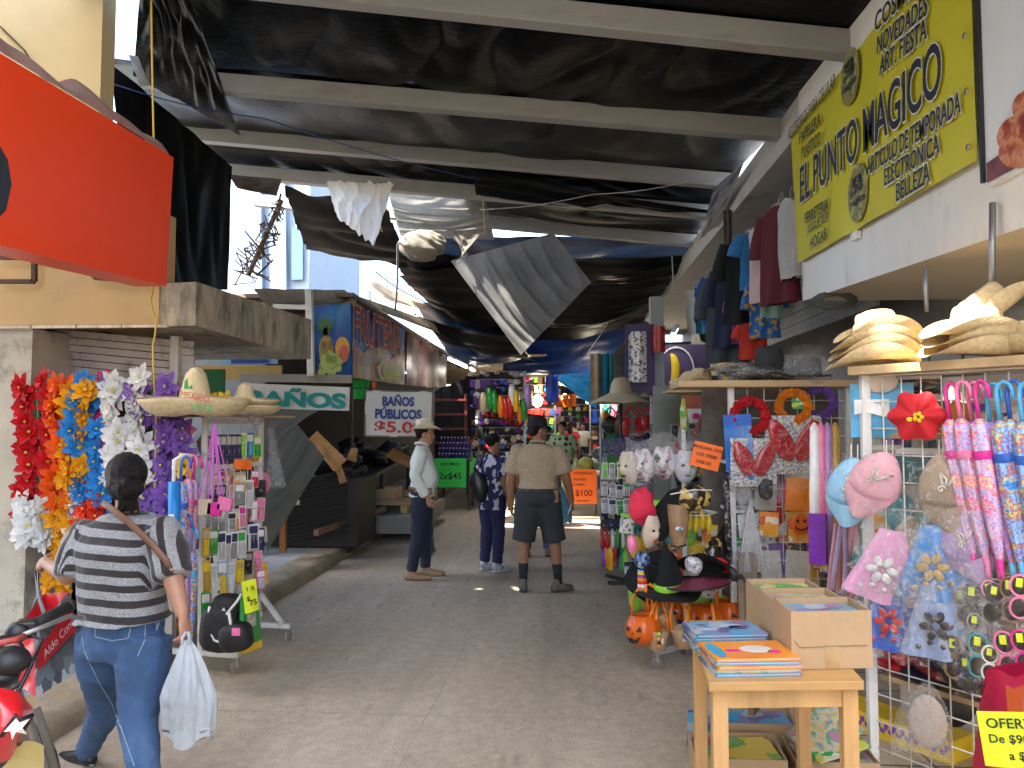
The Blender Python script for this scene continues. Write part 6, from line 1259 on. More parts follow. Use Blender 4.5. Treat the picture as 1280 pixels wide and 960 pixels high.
# ---- motorcycle at the lower left, mostly outside the picture
mc = thing('motorcycle', 'red motorcycle with a white star flash parked at the left edge', 'motorcycle', P(-60,1020,2.3))
BKR = mat('black_rubber', (.015,.015,.016), .6, bump=.2, bscale=200); MRED = mat('motorcycle_red', (.60,.015,.02), .25, var=.05, coat=.6)
gA, gB = P(40,782,2.20), P(88,757,2.42)
b = MB(); b.tube([gA, gA.lerp(gB, .9)], .0175, 14); b.tube([gA.lerp(gB, .9), gB], .021, 14); b.build('grip', BKR, mc)
b = MB(); b.tube([P(-60,812,2.0), P(10,798,2.12), gA], .012, 10); b.build('handlebar', DKM, mc)
b = MB(); b.box(gA.lerp(gB, -.12), (.05,.06,.05), Matrix.Rotation(.6,3,'Z')); b.ell(P(22,790,2.15), (.035,.03,.03)); b.build('switch_box', BLK, mc, bevel=.008)
b = MB(); b.tube([P(30,793,2.12), P(60,781,2.2), P(88,770,2.33), P(104,773,2.42)], .007, 8); b.ell(P(104,773,2.42), (.01,.01,.01)); b.build('brake_lever', STEEL, mc)
b = MB(); b.ell(P(12,826,2.08), (.055,.05,.04)); b.ell(P(5,845,2.08), (.04,.04,.03)); b.build('master_cylinder', DKM, mc)
b = MB(); b.tube([P(-5,805,2.05), P(18,800,2.08), P(30,795,2.12)], .009, 8); b.build('red_line', mat('red_line', (.4,.06,.05), .5), mc)
for q in ([P(20,795,2.12), P(40,830,2.1), P(20,870,2.05), P(-20,900,2.0)], [P(30,790,2.13), P(52,800,2.16), P(30,850,2.08), P(-10,880,2.0)]):
 b = MB(); b.tube(q, .006, 6); b.build('cable', BLK, mc)
b = MB(); b.tube([P(-8,810,2.12), P(30,905,2.16), P(60,1000,2.2)], .026, 12); b.tube([P(-8,810,2.12)+V((-.2,.0,0)), P(60,1000,2.2)+V((-.2,0,0))], .026, 12); b.build('fork', STEEL, mc)
b = MB()
def fairf(u, v):
 pts = [[(-60,850),(-10,858),(22,864),(41,884)], [(-60,900),(-8,900),(26,890),(41,890)], [(-60,935),(-6,925),(22,915),(38,905)], [(-60,965),(-20,960),(12,950),(30,918)]]
 i = min(2, int(v*3)); j = min(2, int(u*3)); fv, fu = v*3-i, u*3-j
 g_ = lambda a, c_: pts[a][c_]
 x = (g_(i,j)[0]*(1-fu)+g_(i,j+1)[0]*fu)*(1-fv)+(g_(i+1,j)[0]*(1-fu)+g_(i+1,j+1)[0]*fu)*fv; y = (g_(i,j)[1]*(1-fu)+g_(i,j+1)[1]*fu)*(1-fv)+(g_(i+1,j)[1]*(1-fu)+g_(i+1,j+1)[1]*fu)*fv
 return P(x, y, 1.98-.07*math.sin(PI*u)*math.sin(PI*v*.9+.1)+.1*u)
b.sheet(fairf, 12, 12); b.build('fairing', MRED, mc)
b = MB(); fo = lambda x, y, d: P(x, y, d)
b.add([fo(4,915,1.90),fo(20,898,1.90),fo(24,903,1.90),fo(38,898,1.93),fo(28,910,1.9),fo(34,918,1.92),fo(20,915,1.89),fo(15,925,1.89),fo(13,914,1.89)], [(0,1,8),(1,2,8),(2,3,4),(2,4,8),(4,5,6),(4,6,8),(6,7,8)]); b.build('white_flash', mat('flash_white', (.75,.72,.6), .4), mc)
b = MB();
for d_ in ([(2,920),(20,894),(25,900),(40,894),(30,911)], ):
 b.tube([fo(x,y,1.905 if x < 30 else 1.935) for x, y in d_], .006, 6)
b.build('black_outline', BLK, mc)
b = MB(); b.sheet(lambda u, v: P(-5+60*u, 960-34*math.sin(PI*u*.6+.3)+40*v, 2.05+.08*v), 12, 6); b.build('mudguard', pmat('yellow_camo', [(.62,.52,.2),(.6,.5,.18),(.03,.03,.03),(.65,.55,.25)], 9, .4), mc)
b = MB(); b.tube([P(45,885,2.3), P(60,930,2.3), P(75,985,2.3)], .012, 8); b.build('frame_tube', mat('worn_steel', (.16,.15,.14), .7), mc)
b = MB(); wc = PZ(10,1150,.3); wc = V((P(-90,960,2.2).x, 2.45, .3))
b.tube([wc+V((0,.29*math.cos(2*PI*i/28),.29*math.sin(2*PI*i/28))) for i in range(29)], .045, 10, False); b.build('front_tyre', BKR, mc)
# ================================================================ RIGHT SIDE OF THE STREET
# ---- yellow shop banner and snack sign on the box canopy
FX = 1.868
yb_ = thing('shop_banner', 'large yellow banner reading EL PUNTO MAGICO on the white box canopy', 'banner', PX(1110,300,FX))
k1, k2, k3, k4 = PX(990,168,FX), PX(1208,-60,FX), PX(1224,200,FX), PX(999,329,FX)
k2.y = k3.y; k2.z = k1.z+.02
b = MB(); b.sheet(lambda u, v: (k1*(1-u)+k2*u)*(1-v)+(k4*(1-u)+k3*u)*v+V((-.010+.007*math.sin(u*26+v*2.5)*math.sin(PI*min(1, u*1.05))*(.4+.6*v)+.005*fbm((u*14,v*5,1)),0,0)), 70, 20)
b.build('banner_cloth', mat('yellow_vinyl', (.56,.50,.02), .42, var=.05, scale=2, bump=.2, bscale=6), yb_)
BT = mat('banner_ink', (.015,.018,.035), .45); BW = mat('banner_white', (.72,.72,.66), .45)
def bt(s, A, B_, h, outline=0, bold=.012, m=BT):
 a, c = PX(*A, FX), PX(*B_, FX); off = .030
 if outline: text_span(s, a+V((0,.005,0)), c-V((0,.005,0)), BW, yb_, h+.018, bold=.035, off=off-.003)
 text_span(s, a, c, m, yb_, h, bold=bold, off=off)
bt('EL PUNTO MAGICO', (1005,232), (1184,80), .275, 1, .012)
bt('COSMETICOS', (1100,29), (1200,-70), .108, 1); bt('NOVEDADES', (1103,57), (1167,4), .108, 1); bt('ART. FIESTA', (1106,83), (1166,34), .108, 1)
bt('ACCESORIOS PARA CELULAR', (990,170), (1050,98), .095); bt('PAPELERA', (1004,173), (1031,147), .09); bt('PLASTICO', (1007,192), (1031,171), .09)
bt('ARTICULO DE TEMPORADA', (1090,209), (1209,126), .105, 1); bt('ELECTRONICA', (1112,222), (1182,178), .10, 1); bt('BELLEZA', (1127,241), (1170,214), .10, 1)
bt('FERRETERIA', (1011,274), (1041,254), .085); bt('JUGUETES', (1014,289), (1040,272), .085); bt('HOGAR', (1018,305), (1039,290), .085)
for n_, (cx, cy_) in enumerate(((1067,96), (1077,241))):
 c = PX(cx, cy_, FX)+V((-.024,0,0)); b = MB()
 b.add([c+V((0, .16*math.cos(2*PI*i/24), .18*math.sin(2*PI*i/24))) for i in range(24)], [tuple(reversed(range(24)))])
 e = b.build('round_emblem', pmat('emblem_print', [(.10,.16,.06),(.25,.24,.05),(.32,.18,.05),(.05,.16,.09),(.4,.36,.1)], 14, .45, kind='noise', soft=True), yb_)
 for s, dz in (('El', .075), ('punto', .015), ('magico', -.055)):
  A = c+V((-.004, .04+.012*len(s), dz)); B_ = c+V((-.004, -.04-.012*len(s), dz)); text_span(s, A, B_, BT, e, .06, bold=.02)
b = MB()
for i in range(5):
 for q in (k3.lerp(k2, .06+.22*i),): b.lathe([(.009,0),(.016,0),(.016,.004),(.009,.004)], 12)
 n0 = len(b.v)
 for j in range(n0-48, n0): p = b.v[j]; b.v[j] = q+V((-.03-p.z, p.x+.03, p.y))
b.build('grommet', STEEL, yb_)
ss = thing('snack_sign', 'white snack sign with a photo of red sausages at the right edge', 'sign', PX(1262,235,1.87))
s1, s2, s3 = PX(1229,-50,1.875), PX(1238,233,1.875), PX(1330,195,1.875)
b = MB(); yA, yB = s2.y, s2.y-1.5; zA = s2.z; zB = s2.z-.03
b.add([(1.86,yA,zA),(1.86,yB,zB),(1.86,yB,4.6),(1.86,yA,4.6),(1.898,yA,zA),(1.898,yB,zB),(1.898,yB,4.6),(1.898,yA,4.6)], [(0,1,2,3),(7,6,5,4),(0,4,5,1),(1,5,6,2),(2,6,7,3),(3,7,4,0)]); b.build('sign_panel', mat('sign_white', (.70,.72,.76), .35, var=.03), ss)
b = MB(); b.bar((1.852,yA+.012,zA+.02), (1.852,yA+.012,4.6), .016, .02); b.build('black_edge', BLK, ss)
SAUS = pmat('sausage_print', [(.32,.05,.02),(.5,.12,.05),(.62,.28,.14),(.40,.07,.03),(.25,.03,.015)], 9, .35, kind='noise', soft=True)
for i, (y_, z_, r1_, l_) in enumerate(((.25,.07,.07,.30),(.35,.20,.07,.30),(.2,.16,.065,.2),(.55,.1,.08,.34),(.62,.26,.07,.25),(.48,.31,.06,.24),(.85,.2,.09,.3))):
 b = MB(); c = V((1.853-.001*i, yA-y_, zA+z_)); a = .35+.2*math.sin(i*2)
 b.add([c+V((0, math.cos(t)*l_/2*math.cos(a)-math.sin(t)*r1_*math.sin(a), -math.cos(t)*l_/2*math.sin(a)*-1+math.sin(t)*r1_*math.cos(a))) for t in [2*PI*j/22 for j in range(22)]], [tuple(reversed(range(22)))]); b.build('sausage_picture', SAUS, ss)
b = MB(); b.add([(1.8555,yA-.01,zA+.012),(1.8555,yB,zB+.012),(1.8555,yB,zA+.13),(1.8555,yA-.01,zA+.10)], [(0,1,2,3)]); b.build('plate_picture', mat('plate_print', (.16,.04,.05), .4, var=.5, scale=9), ss)
b = MB(); b.box(PX(1070,295,1.88), (.03,.09,.05)); tag(b.build('wall_lamp', W_), 'small white fitting on the canopy below the yellow banner', 'wall fitting')
# ---- steel column, purple board, posters
b = MB(); p = P(821,450,10); b.box((p.x,10,1.63), (.17,.17,3.26)); tag(b.build('steel_column', mat('column_grey', (.34,.37,.40), .5, var=.15, scale=3, stretch=(1,1,.2))), 'pale grey steel column standing among the right hand stalls', 'column')
pb = thing('purple_board', 'purple board with a white ring emblem and a yellow crescent', 'sign board', P(855,462,11.5))
b = MB(); b.box(P(856,462,11.6), (.75,.04,.75)); b.build('board', PURP, pb)
b = MB(); c = P(845,462,11.55); b.tube([c+V((.26*math.cos(2*PI*i/30),-.02,.33*math.sin(2*PI*i/30))) for i in range(31)], .014, 6, False); b.build('ring', W_, pb)
b = MB(); b.tube([c+V((-.10+.09*math.cos(t),-.03,.24*math.sin(t))) for t in [R(-80+i*16) for i in range(11)]], [.01,.03,.05,.06,.065,.065,.065,.06,.05,.03,.01], 8, True, .4, V((0,0,1))); b.build('crescent', cm('yellow'), pb)
text_span('PELI', P(838,482,11.5), P(856,474,11.5), W_, pb, .12, bold=.02)
b = MB(); b.box(P(800,448,9.6), (.36,.02,.85)); tag(b.build('purple_hanging', PURP), 'plain purple panel hanging left of the steel column', 'panel')
for px, py, w2, h2, m_, lb_ in ((797,446,.22,.62,PRINTS['white'],'pale printed poster in plastic on the purple panel'), (823,424,.17,.32,PRINTS['dark'],'dark red printed poster above the steel column foot')):
 b = MB(); q = P(px,py,9.4); b.sheet(lambda u, v: q+V(((u-.5)*w2,.012*math.sin(u*8),(.5-v)*h2)), 6, 4); tag(b.build('poster', mat('red_poster', (.4,.03,.04), .35, var=.6, scale=12) if px > 810 else m_), lb_, 'poster')
# ---- clothes hanging under the high canopy
rail = MB(); ra, rbb = P(874,345,11.0), P(1003,262,6.35)
rail.tube([ra, rbb], .012, 8); rail.tube([ra+V((.35,0,0)), rbb+V((.35,0,0))], .012, 8); tag(rail.build('clothes_rail', STEEL), 'steel rail of hanging clothes under the high canopy', 'clothes rail')
CL = 'clothes hanging under the high canopy'
def clo(kind, px, py, Y, c, lb_, rz=0, sc=1, m=None): return inst(kind, P(px, py, Y), lb_, 'clothing', CL, (0,0,rz), sc, {('towel_cloth' if kind == 'towel' else 'garment'): m or mat('clothes_'+c.replace(' ', '_'), [x*.75 for x in PAL[c]], .85, var=.15, bump=.3)})
clo('tank', 988,248,6.5,'white','white vest hanging nearest the yellow banner',-1.3,1.1,mat('clothes_offwhite', (.42,.42,.43), .85)); clo('tank', 975,255,6.8,'grey','pale grey top hanging second from the yellow banner',-1.25,1.25,mat('clothes_pale', (.30,.30,.33), .85))
clo('longshirt', 973,258,6.7,'red','long maroon top with a dark side beside the pale tops',-1.0,1.0,mat('clothes_maroon', (.09,.006,.018), .85)); clo('tank', 964,272,7.1,'pink','pale pink vest hanging in front of the maroon top',-.7,1.25,mat('clothes_palepink', (.6,.45,.5), .85))
clo('shirt', 953,284,7.3,'sky blue','bright blue child shirt hanging beside the pale pink vest',-.4,.95,mat('clothes_brightblue', (.02,.16,.45), .8)); clo('tank', 958,325,7.3,'teal','pale sea green vest under the bright blue shirt',-.5,.9,mat('clothes_seagreen', (.25,.42,.38), .85))
clo('longshirt', 955,350,7.3,'blue','blue patterned child trousers below the sea green vest',-.3,.65,pmat('blue_floral', [(.01,.1,.35),(.02,.15,.45),(.4,.25,.05),(.01,.1,.38)], 18, .8));
clo('longshirt', 932,296,7.9,'black','large black top with pale piping in the middle of the rail',-.35,1.05,mat('clothes_black', (.006,.008,.010), .9)); clo('tank', 940,300,8.1,'red','dark red top behind the large black one',-.6,1.0,mat('clothes_darkred', (.16,.02,.02), .85))
clo('longshirt', 934,352,7.95,'purple','purple top showing below the large black one',-.3,.75,mat('clothes_purple', (.2,.04,.2), .85)); clo('tank', 940,368,7.9,'orange','orange top showing below the large black one',-.3,.5,mat('clothes_orange', (.45,.12,.02), .85))
clo('longshirt', 917,330,8.6,'navy','long navy top left of the large black one',-.5,1.1,mat('clothes_navy', (.01,.014,.05), .85)); clo('longshirt', 908,342,8.8,'grey','long charcoal top next to the navy one',-.6,1.2,mat('clothes_charcoal', (.04,.045,.05), .85))
clo('tank', 908,352,8.9,'pink','pink printed child top in front of the charcoal one',-.4,.7,PRINTS['pink']); clo('tank', 905,392,8.8,'pink','magenta printed child top below the pink one',-.4,.6,PRINTS['purple'])
clo('towel', 893,358,9.2,'blue','blue striped towel over the rail',-.3,1.1,pmat('striped_towel', [(.03,.08,.25),(.03,.2,.28),(.05,.12,.3),(.03,.25,.3)], 9, .9, kind='xbands')); clo('towel', 880,362,9.7,'white','white and red edged towel behind the striped one',-.5,1.1,mat('clothes_towelwhite', (.4,.4,.4), .9))
clo('towel', 890,352,9.8,'green','sea green towel between the striped and white ones',-.3,1.0,mat('clothes_seagreen', (.25,.42,.38), .85)); clo('shirt', 900,340,9.1,'blue','royal blue shirt right of the striped towel',-.7,1.0,mat('clothes_royal', (.01,.04,.25), .85))
b = MB(); b.sheet(lambda u, v: P(868+8*v+34*u*v*1.2, 392+34*v+12*u, 9.4)+V((0,.05*math.sin(u*12),0)), 16, 10); tag(b.build('green_cloth', cloth('green_sheet', (.015,.11,.03), .8, .1)), 'dark green cloth bunched below the towels', 'cloth')
clo('shirt', 941,402,7.6,'red','small bright red child shirt hanging lowest above the black hat',-.3,.6,mat('clothes_brightred', (.5,.03,.015), .8))
b = MB(); q = P(910,262,8.0); b.sheet(lambda u, v: q+V((.10*(u-.5)*(1-.5*v), .03*math.sin(u*9), -1.0*v)), 8, 12); tag(b.build('cloth_strip', cloth('brown_strip', (.12,.10,.09), .8, .2)), 'long brown cloth strip hanging at the canopy edge', 'cloth strip')
b = MB(); c = P(1043,376,5.6); b.tube([c+V((.09*(1+.014*i)*math.cos(i*.5), -.02+.004*math.sin(i), .035*(1+.014*i)*math.sin(i*.5))) for i in range(60)], .008, 6); tag(b.build('cable_coil', mat('grey_cable', (.08,.08,.075), .6)), 'coil of grey cable under the white box canopy', 'cable')
# ---- rack with the straw hats
def RY(px): return 3.72-.58*(px-1065)/215
rz1 = R(-33)
r1t = thing('grid_rack', 'white wire grid rack with a wooden top shelf at the right edge', 'display rack', (P(1086,900,3.7).x, 3.7, .09))
L0 = P(1086,700,RY(1086)); R0 = P(1300,700,RY(1300)); zt_ = P(1066,470,RY(1066)).z
def g1(u, z): q = L0.lerp(R0, u); return V((q.x, q.y, z))
for u in (0, 1.02): b = MB(); b.bar(g1(u,.09), g1(u,zt_), .04); b.build('post', WHT, r1t, bevel=.004)
b = MB(); n_ = 8
for i in range(1, n_+1): b.tube([g1(i/n_,.12), g1(i/n_,zt_-.02)], .0035, 6)
for i in range(15): z_ = .16+i*.12; b.tube([g1(0,z_), g1(1.02,z_)], .0035, 6)
b.build('wire_grid', WHT, r1t)
ang = math.atan2(R0.y-L0.y, R0.x-L0.x); bk = V((-math.sin(ang), math.cos(ang), 0))
def shelf(z, u0, u1, dep, th, name='shelf', m=PLANK, off=.05):
 b = MB(); c = g1((u0+u1)/2, z)+bk*(dep/2+off); b.box(c, ((R0-L0).length*(u1-u0), dep, th), Matrix.Rotation(ang,3,'Z')); return b.build(name, m, r1t, bevel=.003)
shelf(zt_+.02, -.06, 1.05, .34, .04, 'top_shelf', off=-.06); shelf(P(1120,545,3.6).z, .02, 1.0, .35, .025); shelf(P(1240,706,3.3).z, .4, 1.0, .35, .025); shelf(P(1130,858,3.55).z, .02, 1.0, .4, .025)
b = MB(); b.box(g1(.5,1.0)+bk*.55, (1.1,.02,1.7), Matrix.Rotation(ang,3,'Z')); b.build('back_board', mat('beige_board', (.46,.42,.35), .7, var=.15, scale=2), r1t)
HS = 'straw hats on the grid rack shelf'
zt2 = zt_+.04
for i, (dx_, s, rz_) in enumerate(((0,.98,.3),(.012,.97,.42),(.02,.96,.25),(.03,.95,.5))):
 q = g1(.0,zt2)+bk*.06+V((.0+dx_,0,.022+.042*i)); inst('straw_hat', q, ('lowest straw hat in the sunlit stack at the left end of the grid rack', 'second straw hat up in the sunlit left stack', 'third straw hat up in the sunlit left stack', 'topmost straw hat, its crown showing, on the sunlit left stack')[i], 'straw hat', HS, (R(-4),R(5),rz_+1.2), s)
for i, (dx_, s, rz_) in enumerate(((0,1.05,.2),(.01,1.04,.3),(.0,1.02,.25))):
 q = g1(.66,zt2)+bk*.06+V((dx_,0,.022+.04*i)); inst('straw_hat', q, ('lowest straw hat in the right stack on the grid rack', 'middle straw hat in the right stack on the grid rack', 'upper straw hat with a leather band in the right stack')[i], 'straw hat', HS, (R(3),R(-5),rz_+1.4), s)
inst('straw_hat', g1(.68,zt2)+bk*.2+V((0,0,.19)), 'pale straw hat tilted up at the back of the right stack, its brim underside showing', 'straw hat', HS, (R(-38),R(8),1.5), 1.08); inst('straw_hat', g1(.97,zt2)+bk*.15+V((0,0,.03)), 'straw hat at the right edge behind the right stack', 'straw hat', HS, (0,R(-8),.4), 1.05)
def on1(kind, px, py, label, cat, grp=None, sc=1, mats=None, tilt=0, d=.05, drz=0): return inst(kind, P(px, py, RY(px)-d), label, cat, grp, (0, tilt, rz1+drz), sc, mats)
UG = 'folded umbrellas on the grid rack'
for i, (px, py, pr, hc, lb_) in enumerate(((1180,482,'pink','magenta','magenta handled umbrella with yellow and pink print, leftmost of the row'), (1193,480,'pink','pink','pale pink handled umbrella, second from the left of the row'), (1207,481,'multi','pink','pink handled umbrella with a many coloured print, third of the row'), (1217,479,'pink','magenta','magenta handled umbrella next to the blue handled ones'),
                               (1231,483,'purple','sky blue','blue handled umbrella with a lilac print, leftmost blue one'), (1243,480,'blue','sky blue','blue handled umbrella, second of the blue ones'), (1257,478,'blue','blue','blue handled umbrella with a yellow band, third of the blue ones'), (1272,480,'blue','sky blue','blue handled umbrella at the right edge of the photo'))):
 on1('umbrella', px, py, lb_, 'umbrella', UG, .99, {'canopy': PRINTS[pr], 'handle': sl_(hc), 'strap': cm(hc if i < 4 else 'blue'), 'tip': cm(hc)}, -.15+.01*i, .09+.03*(i % 2), -.5+.2*(i % 3))
CG = 'childrens caps in clear bags on the grid rack'
for px, py, c, lb_, tl_, s in ((1068,572,(.28,.55,.78),'light blue cap with an embroidered rabbit at the left post',.1,1.15), (1112,566,(.80,.42,.50),'pink cap with an embroidered rabbit, centre of the upper caps',.45,1.15), (1178,566,(.36,.27,.19),'tan cap with an embroidered rabbit left of the umbrellas',-.12,1.2), (1192,640,(.42,.30,.55),'lilac cap with an embroidered rabbit beside the umbrella tips',-.35,1.05)):
 m_ = mat('cap_%d' % px, c, .8, var=.06, bump=.2, bscale=150); on1('cap', px, py, lb_, 'cap', CG, s*1.12, {'cap_crown': m_, 'cap_brim': m_}, tl_, .07)
 q = P(px, py-4, RY(px)-.15); b = MB();
 b.sheet(lambda u, v: q+Matrix.Rotation(rz1,3,'Z') @ V(((u-.5)*(.10+.2*math.sin(PI*min(1, v*.9+.1))), -.05-.03*math.sin(PI*u)+.012*fbm((u*7,v*7,px)), -.32*v)), 16, 14); tag(b.build('clear_bag', CLEAR), 'clear crinkled bag over the %s cap' % lb_.split(' cap')[0], 'clear bag', 'clear bags over the caps')
 b = MB(); b.tube([P(px-4,py-16,RY(px)-.03), P(px-4,py+2,RY(px)-.05), P(px+4,py+2,RY(px)-.05), P(px+4,py-16,RY(px)-.03)], .003, 5); tag(b.build('wire_hook', WHT), 'white wire hook holding the %s cap' % lb_.split(' cap')[0], 'hook', 'white wire hooks on the grid rack')
CP = 'childrens capes in clear sleeves on the grid rack'
for px, py, c, mo_, lb_, tl_, s in ((1115,662,(.75,.35,.60),'white','pink cape with a pale round motif, left in the upper cape row',.12,1.35), (1165,656,(.02,.25,.70),'gold','blue dotted cape with a golden motif beside the pink one',-.1,1.3), (1112,728,(.03,.12,.60),'red','blue cape with a red motif below the pink one',-.08,1.22), (1168,728,(.30,.42,.70),'black','pale blue cape with a dark motif below the golden one',-.12,1.3)):
 on1('cape', px, py, lb_, 'cape', CP, s, {'cape_cloth': mat('cape_%d%d' % (px, py), c, .35, var=.12, bump=.2, coat=.2), 'motif': mat('capemotif_'+mo_, [x*.85 for x in PAL[mo_]], .4, var=.35, scale=30)}, tl_, .10)
GG = 'sunglasses in clear sleeves on the grid rack'
for px, py, c, s, tl_, lb_ in ((1217,722,'black',1.2,.1,'black sunglasses, upper left of the sunglasses rows'), (1231,718,'pink',1.1,-.3,'pink rimmed sunglasses beside the upper left black ones'), (1262,712,'brown',1.25,0,'brown sunglasses with yellow stickers, upper right'), (1277,710,'pink',1.2,.1,'pink sunglasses at the right edge, upper row'), (1220,760,'grey',1.0,.1,'grey sunglasses in the middle of the left sunglasses column'),
                               (1192,786,'brown',1.25,.05,'brown sunglasses hanging lowest at the left'), (1224,783,'teal',1.25,.08,'teal rimmed sunglasses with a yellow sticker'), (1252,780,'pink',1.25,-.1,'pink rimmed sunglasses right of the teal ones'), (1273,778,'magenta',1.2,-.1,'magenta sunglasses at the right edge, lower row'), (1246,722,'black',1.1,.15,'black sunglasses between the upper pink and brown ones'), (1200,728,'brown',1.05,-.1,'brown sunglasses above the lowest left pair'), (1239,800,'white',1.0,.1,'white rimmed sunglasses between the teal and pink ones'), (1206,812,'navy',1.05,-.05,'navy sunglasses at the bottom beside the lowest brown pair')):
 on1('sunglasses', px, py, lb_, 'sunglasses', GG, s, {'frame': sl_(c)}, tl_, .09)
# folded blue pack, red scalloped hat, packets
t = thing('swim_ring_pack', 'light blue packed swim ring with a cream disc beside the sunlit hats', 'packet', P(1102,545,RY(1102)))
b = MB(); q = P(1102,513,RY(1102)+.02); rt = Matrix.Rotation(rz1,3,'Z'); b.sheet(lambda u, v: q+rt @ V(((u-.5)*.27,-.02*math.sin(PI*u)*math.sin(PI*v)-.006*fbm((u*6,v*6,3)),(.5-v)*.25)), 12, 12); b.build('pack_film', mat('sky_film', (.10,.42,.72), .3, var=.25, scale=6, coat=.3), t)
b = MB(); q2 = P(1101,478,RY(1101)); b.ell(q2+V((0,.0,0)), (.075,.008,.05), rt, 18, 6); b.build('cream_disc', mat('cream_disc', (.62,.5,.42), .6), t)
b = MB()
for i in range(5): b.add([q+rt @ V((-.11+.03*i,-.035,-.02+.01*math.sin(i))), q+rt @ V((-.08+.03*i,-.035,-.02+.01*math.sin(i+1))), q+rt @ V((-.08+.03*i,-.035,.05)), q+rt @ V((-.11+.03*i,-.035,.05))], [(0,1,2,3)])
b.build('white_print', W_, t)
t = thing('flower_hat', 'red scalloped child hat shaped like a flower with a small yellow motif', 'hat', P(1146,548,RY(1146)-.08))
b = MB(); q = P(1146,520,RY(1146)-.1); b.sheet(lambda u, v: q+rt @ V((math.cos(2*PI*u)*.105*v*(1+.10*math.cos(12*PI*u)*v), -.035*(1-v*v)-.012*math.cos(12*PI*u)*v, math.sin(2*PI*u)*.105*v*(1+.10*math.cos(12*PI*u)*v))), 60, 8); b.build('hat_cloth', mat('red_cotton', (.55,.012,.02), .75, bump=.2), t)
b = MB()
for i in range(5): a = i*1.2566; b.ell(q+rt @ V((.014*math.cos(a)+.012,-.042,.014*math.sin(a)-.005)), (.010,.004,.010), None, 8, 5)
b.ell(q+rt @ V((-.022,-.04,-.015)), (.013,.005,.011)); b.build('motif', cm('yellow'), t)
for px, py, pr, sc_, lb_ in ((1150,470,'dark',(1.5,1,.5),'dark printed folder on the back of the grid rack'), (1160,560,'green',(2.2,1,1.0),'dark green folder behind the tan cap'), (1105,556,'orange',(1.3,1,.8),'manila packet behind the pink cap'), (1268,640,'orange',(.8,1,1.2),'orange packet behind the umbrella tips'), (1235,705,'dark',(1.8,1,.5),'black folded cloth on the plank behind the sunglasses')):
 on1('packet', px, py, lb_, 'packet', None, sc_, {'packet_body': mat('folder_green', (.01,.14,.13), .5) if pr == 'green' else mat('folder_manila', (.5,.42,.3), .6) if px == 1105 else PRINTS[pr]}, 0, -.12)
r_ = frac(77); zq = P(1130,858,3.55).z+.015
for i in range(5):
 b = MB(); q = g1(.08+.05*(i % 2),zq+.035+.05*i)+bk*.16; b.ell(q, (.12,.1,.032), None, 18, 8, lambda p: p*(1+.12*fbm(p*9+V((i,0,0))))); tag(b.build('folded_garment', sl_('red') if i != 3 else film('clear_bag')), '%s red wrapped packet from the bottom in the pile on the low shelf' % ORD[i] if i != 3 else 'clear wrapped packet in the red pile on the low shelf', 'packet', 'wrapped packets piled on the low shelf')
for i, (u, c, z_) in enumerate(((.3,'navy',0),(.38,'red',.03),(.45,'black',.02),(.55,'brown',.0),(.36,'dark',.07))):
 b = MB(); q = g1(u,zq+.03+z_)+bk*.12; b.ell(q, (.13,.1,.035), Matrix.Rotation(.2*i,3,'Y'), 18, 8, lambda p: p*(1+.25*fbm(p*10+V((i*3,0,0))))); tag(b.build('folded_garment', PRINTS['dark'] if c == 'dark' else mat('clothes_d_'+c, [x*.4 for x in PAL[c]], .7, bump=.4)), '%s folded garment on the low shelf under the sunglasses' % {'navy':'navy','red':'dark red','black':'black','brown':'brown','dark':'dark printed'}[c], 'garment', 'folded garments on the low shelf')
t = thing('plastic_bag', 'milky plastic bag of flat goods hanging low on the grid rack', 'plastic bag', P(1155,930,RY(1155)-.1))
b = MB(); q = P(1158,853,RY(1158)-.1); b.ell(q+rt @ V((0,0,-.16)), (.075,.02,.11), rt, 12, 8); b.build('contents', mat('pale_contents', (.55,.48,.44), .6), t)
b = MB(); b.sheet(lambda u, v: q+rt @ V((math.cos(2*PI*u)*(.015+.10*math.sin(PI*min(1, v*.62))**.8)*(1+.1*math.sin(2*PI*u*4+v*6))-.03*v, math.sin(2*PI*u)*(.012+.035*math.sin(PI*v*.8)), -.31*v)), 26, 14); b.build('bag_film', MILKY, t)
b = MB(); q = P(1203,865,3.6); b.ell(q+V((.02,.1,-.07)), (.09,.04,.12), None, 18, 10, lambda p: p*(1+.15*fbm(p*12))); b.tube([q+V((-.06,.1,0)),q+V((-.03,.1,.09)),q+V((.05,.1,.08)),q+V((.08,.1,0))], .008, 6); tag(b.build('black_bag', BLK), 'black handbag behind the low part of the wire grid', 'handbag')
b = MB(); q = V((P(1150,950,3.75).x, 3.95, .14)); b.box(q, (.6,.2,.1), Matrix.Rotation(ang,3,'Z')); t = tag(b.build('zigzag_box', cm('yellow')), 'yellow box with a purple zigzag band on the floor under the grid rack', 'box')
b = MB(); n0 = V((math.sin(ang), -math.cos(ang), 0)); e0 = q+n0*.103; xd = V((math.cos(ang), math.sin(ang), 0))
for i in range(28): a = e0+xd*(-.29+.0207*i); b.add([a+V((0,0,-.01)), a+xd*.0207+V((0,0,.012 if i % 2 else -.022)), a+xd*.0207+V((0,0,.03 if i % 2 else .0)), a+V((0,0,.03 if (i+1) % 2 == 0 else .01))], [(0,1,2,3)])
b.build('purple_band', cm('purple'), t)
b = MB()
for i, x in enumerate((0,.03,.06)): b.box(P(1196+i*4,853,3.5)+V((0,.02*i,.005*i)), (.15,.1,.012), Matrix.Rotation(-.5+.2*i,3,'Z'))
tag(b.build('bright_packet', PRINTS['green']), 'flat green and pink packets at the shelf edge below the sunglasses', 'packet')
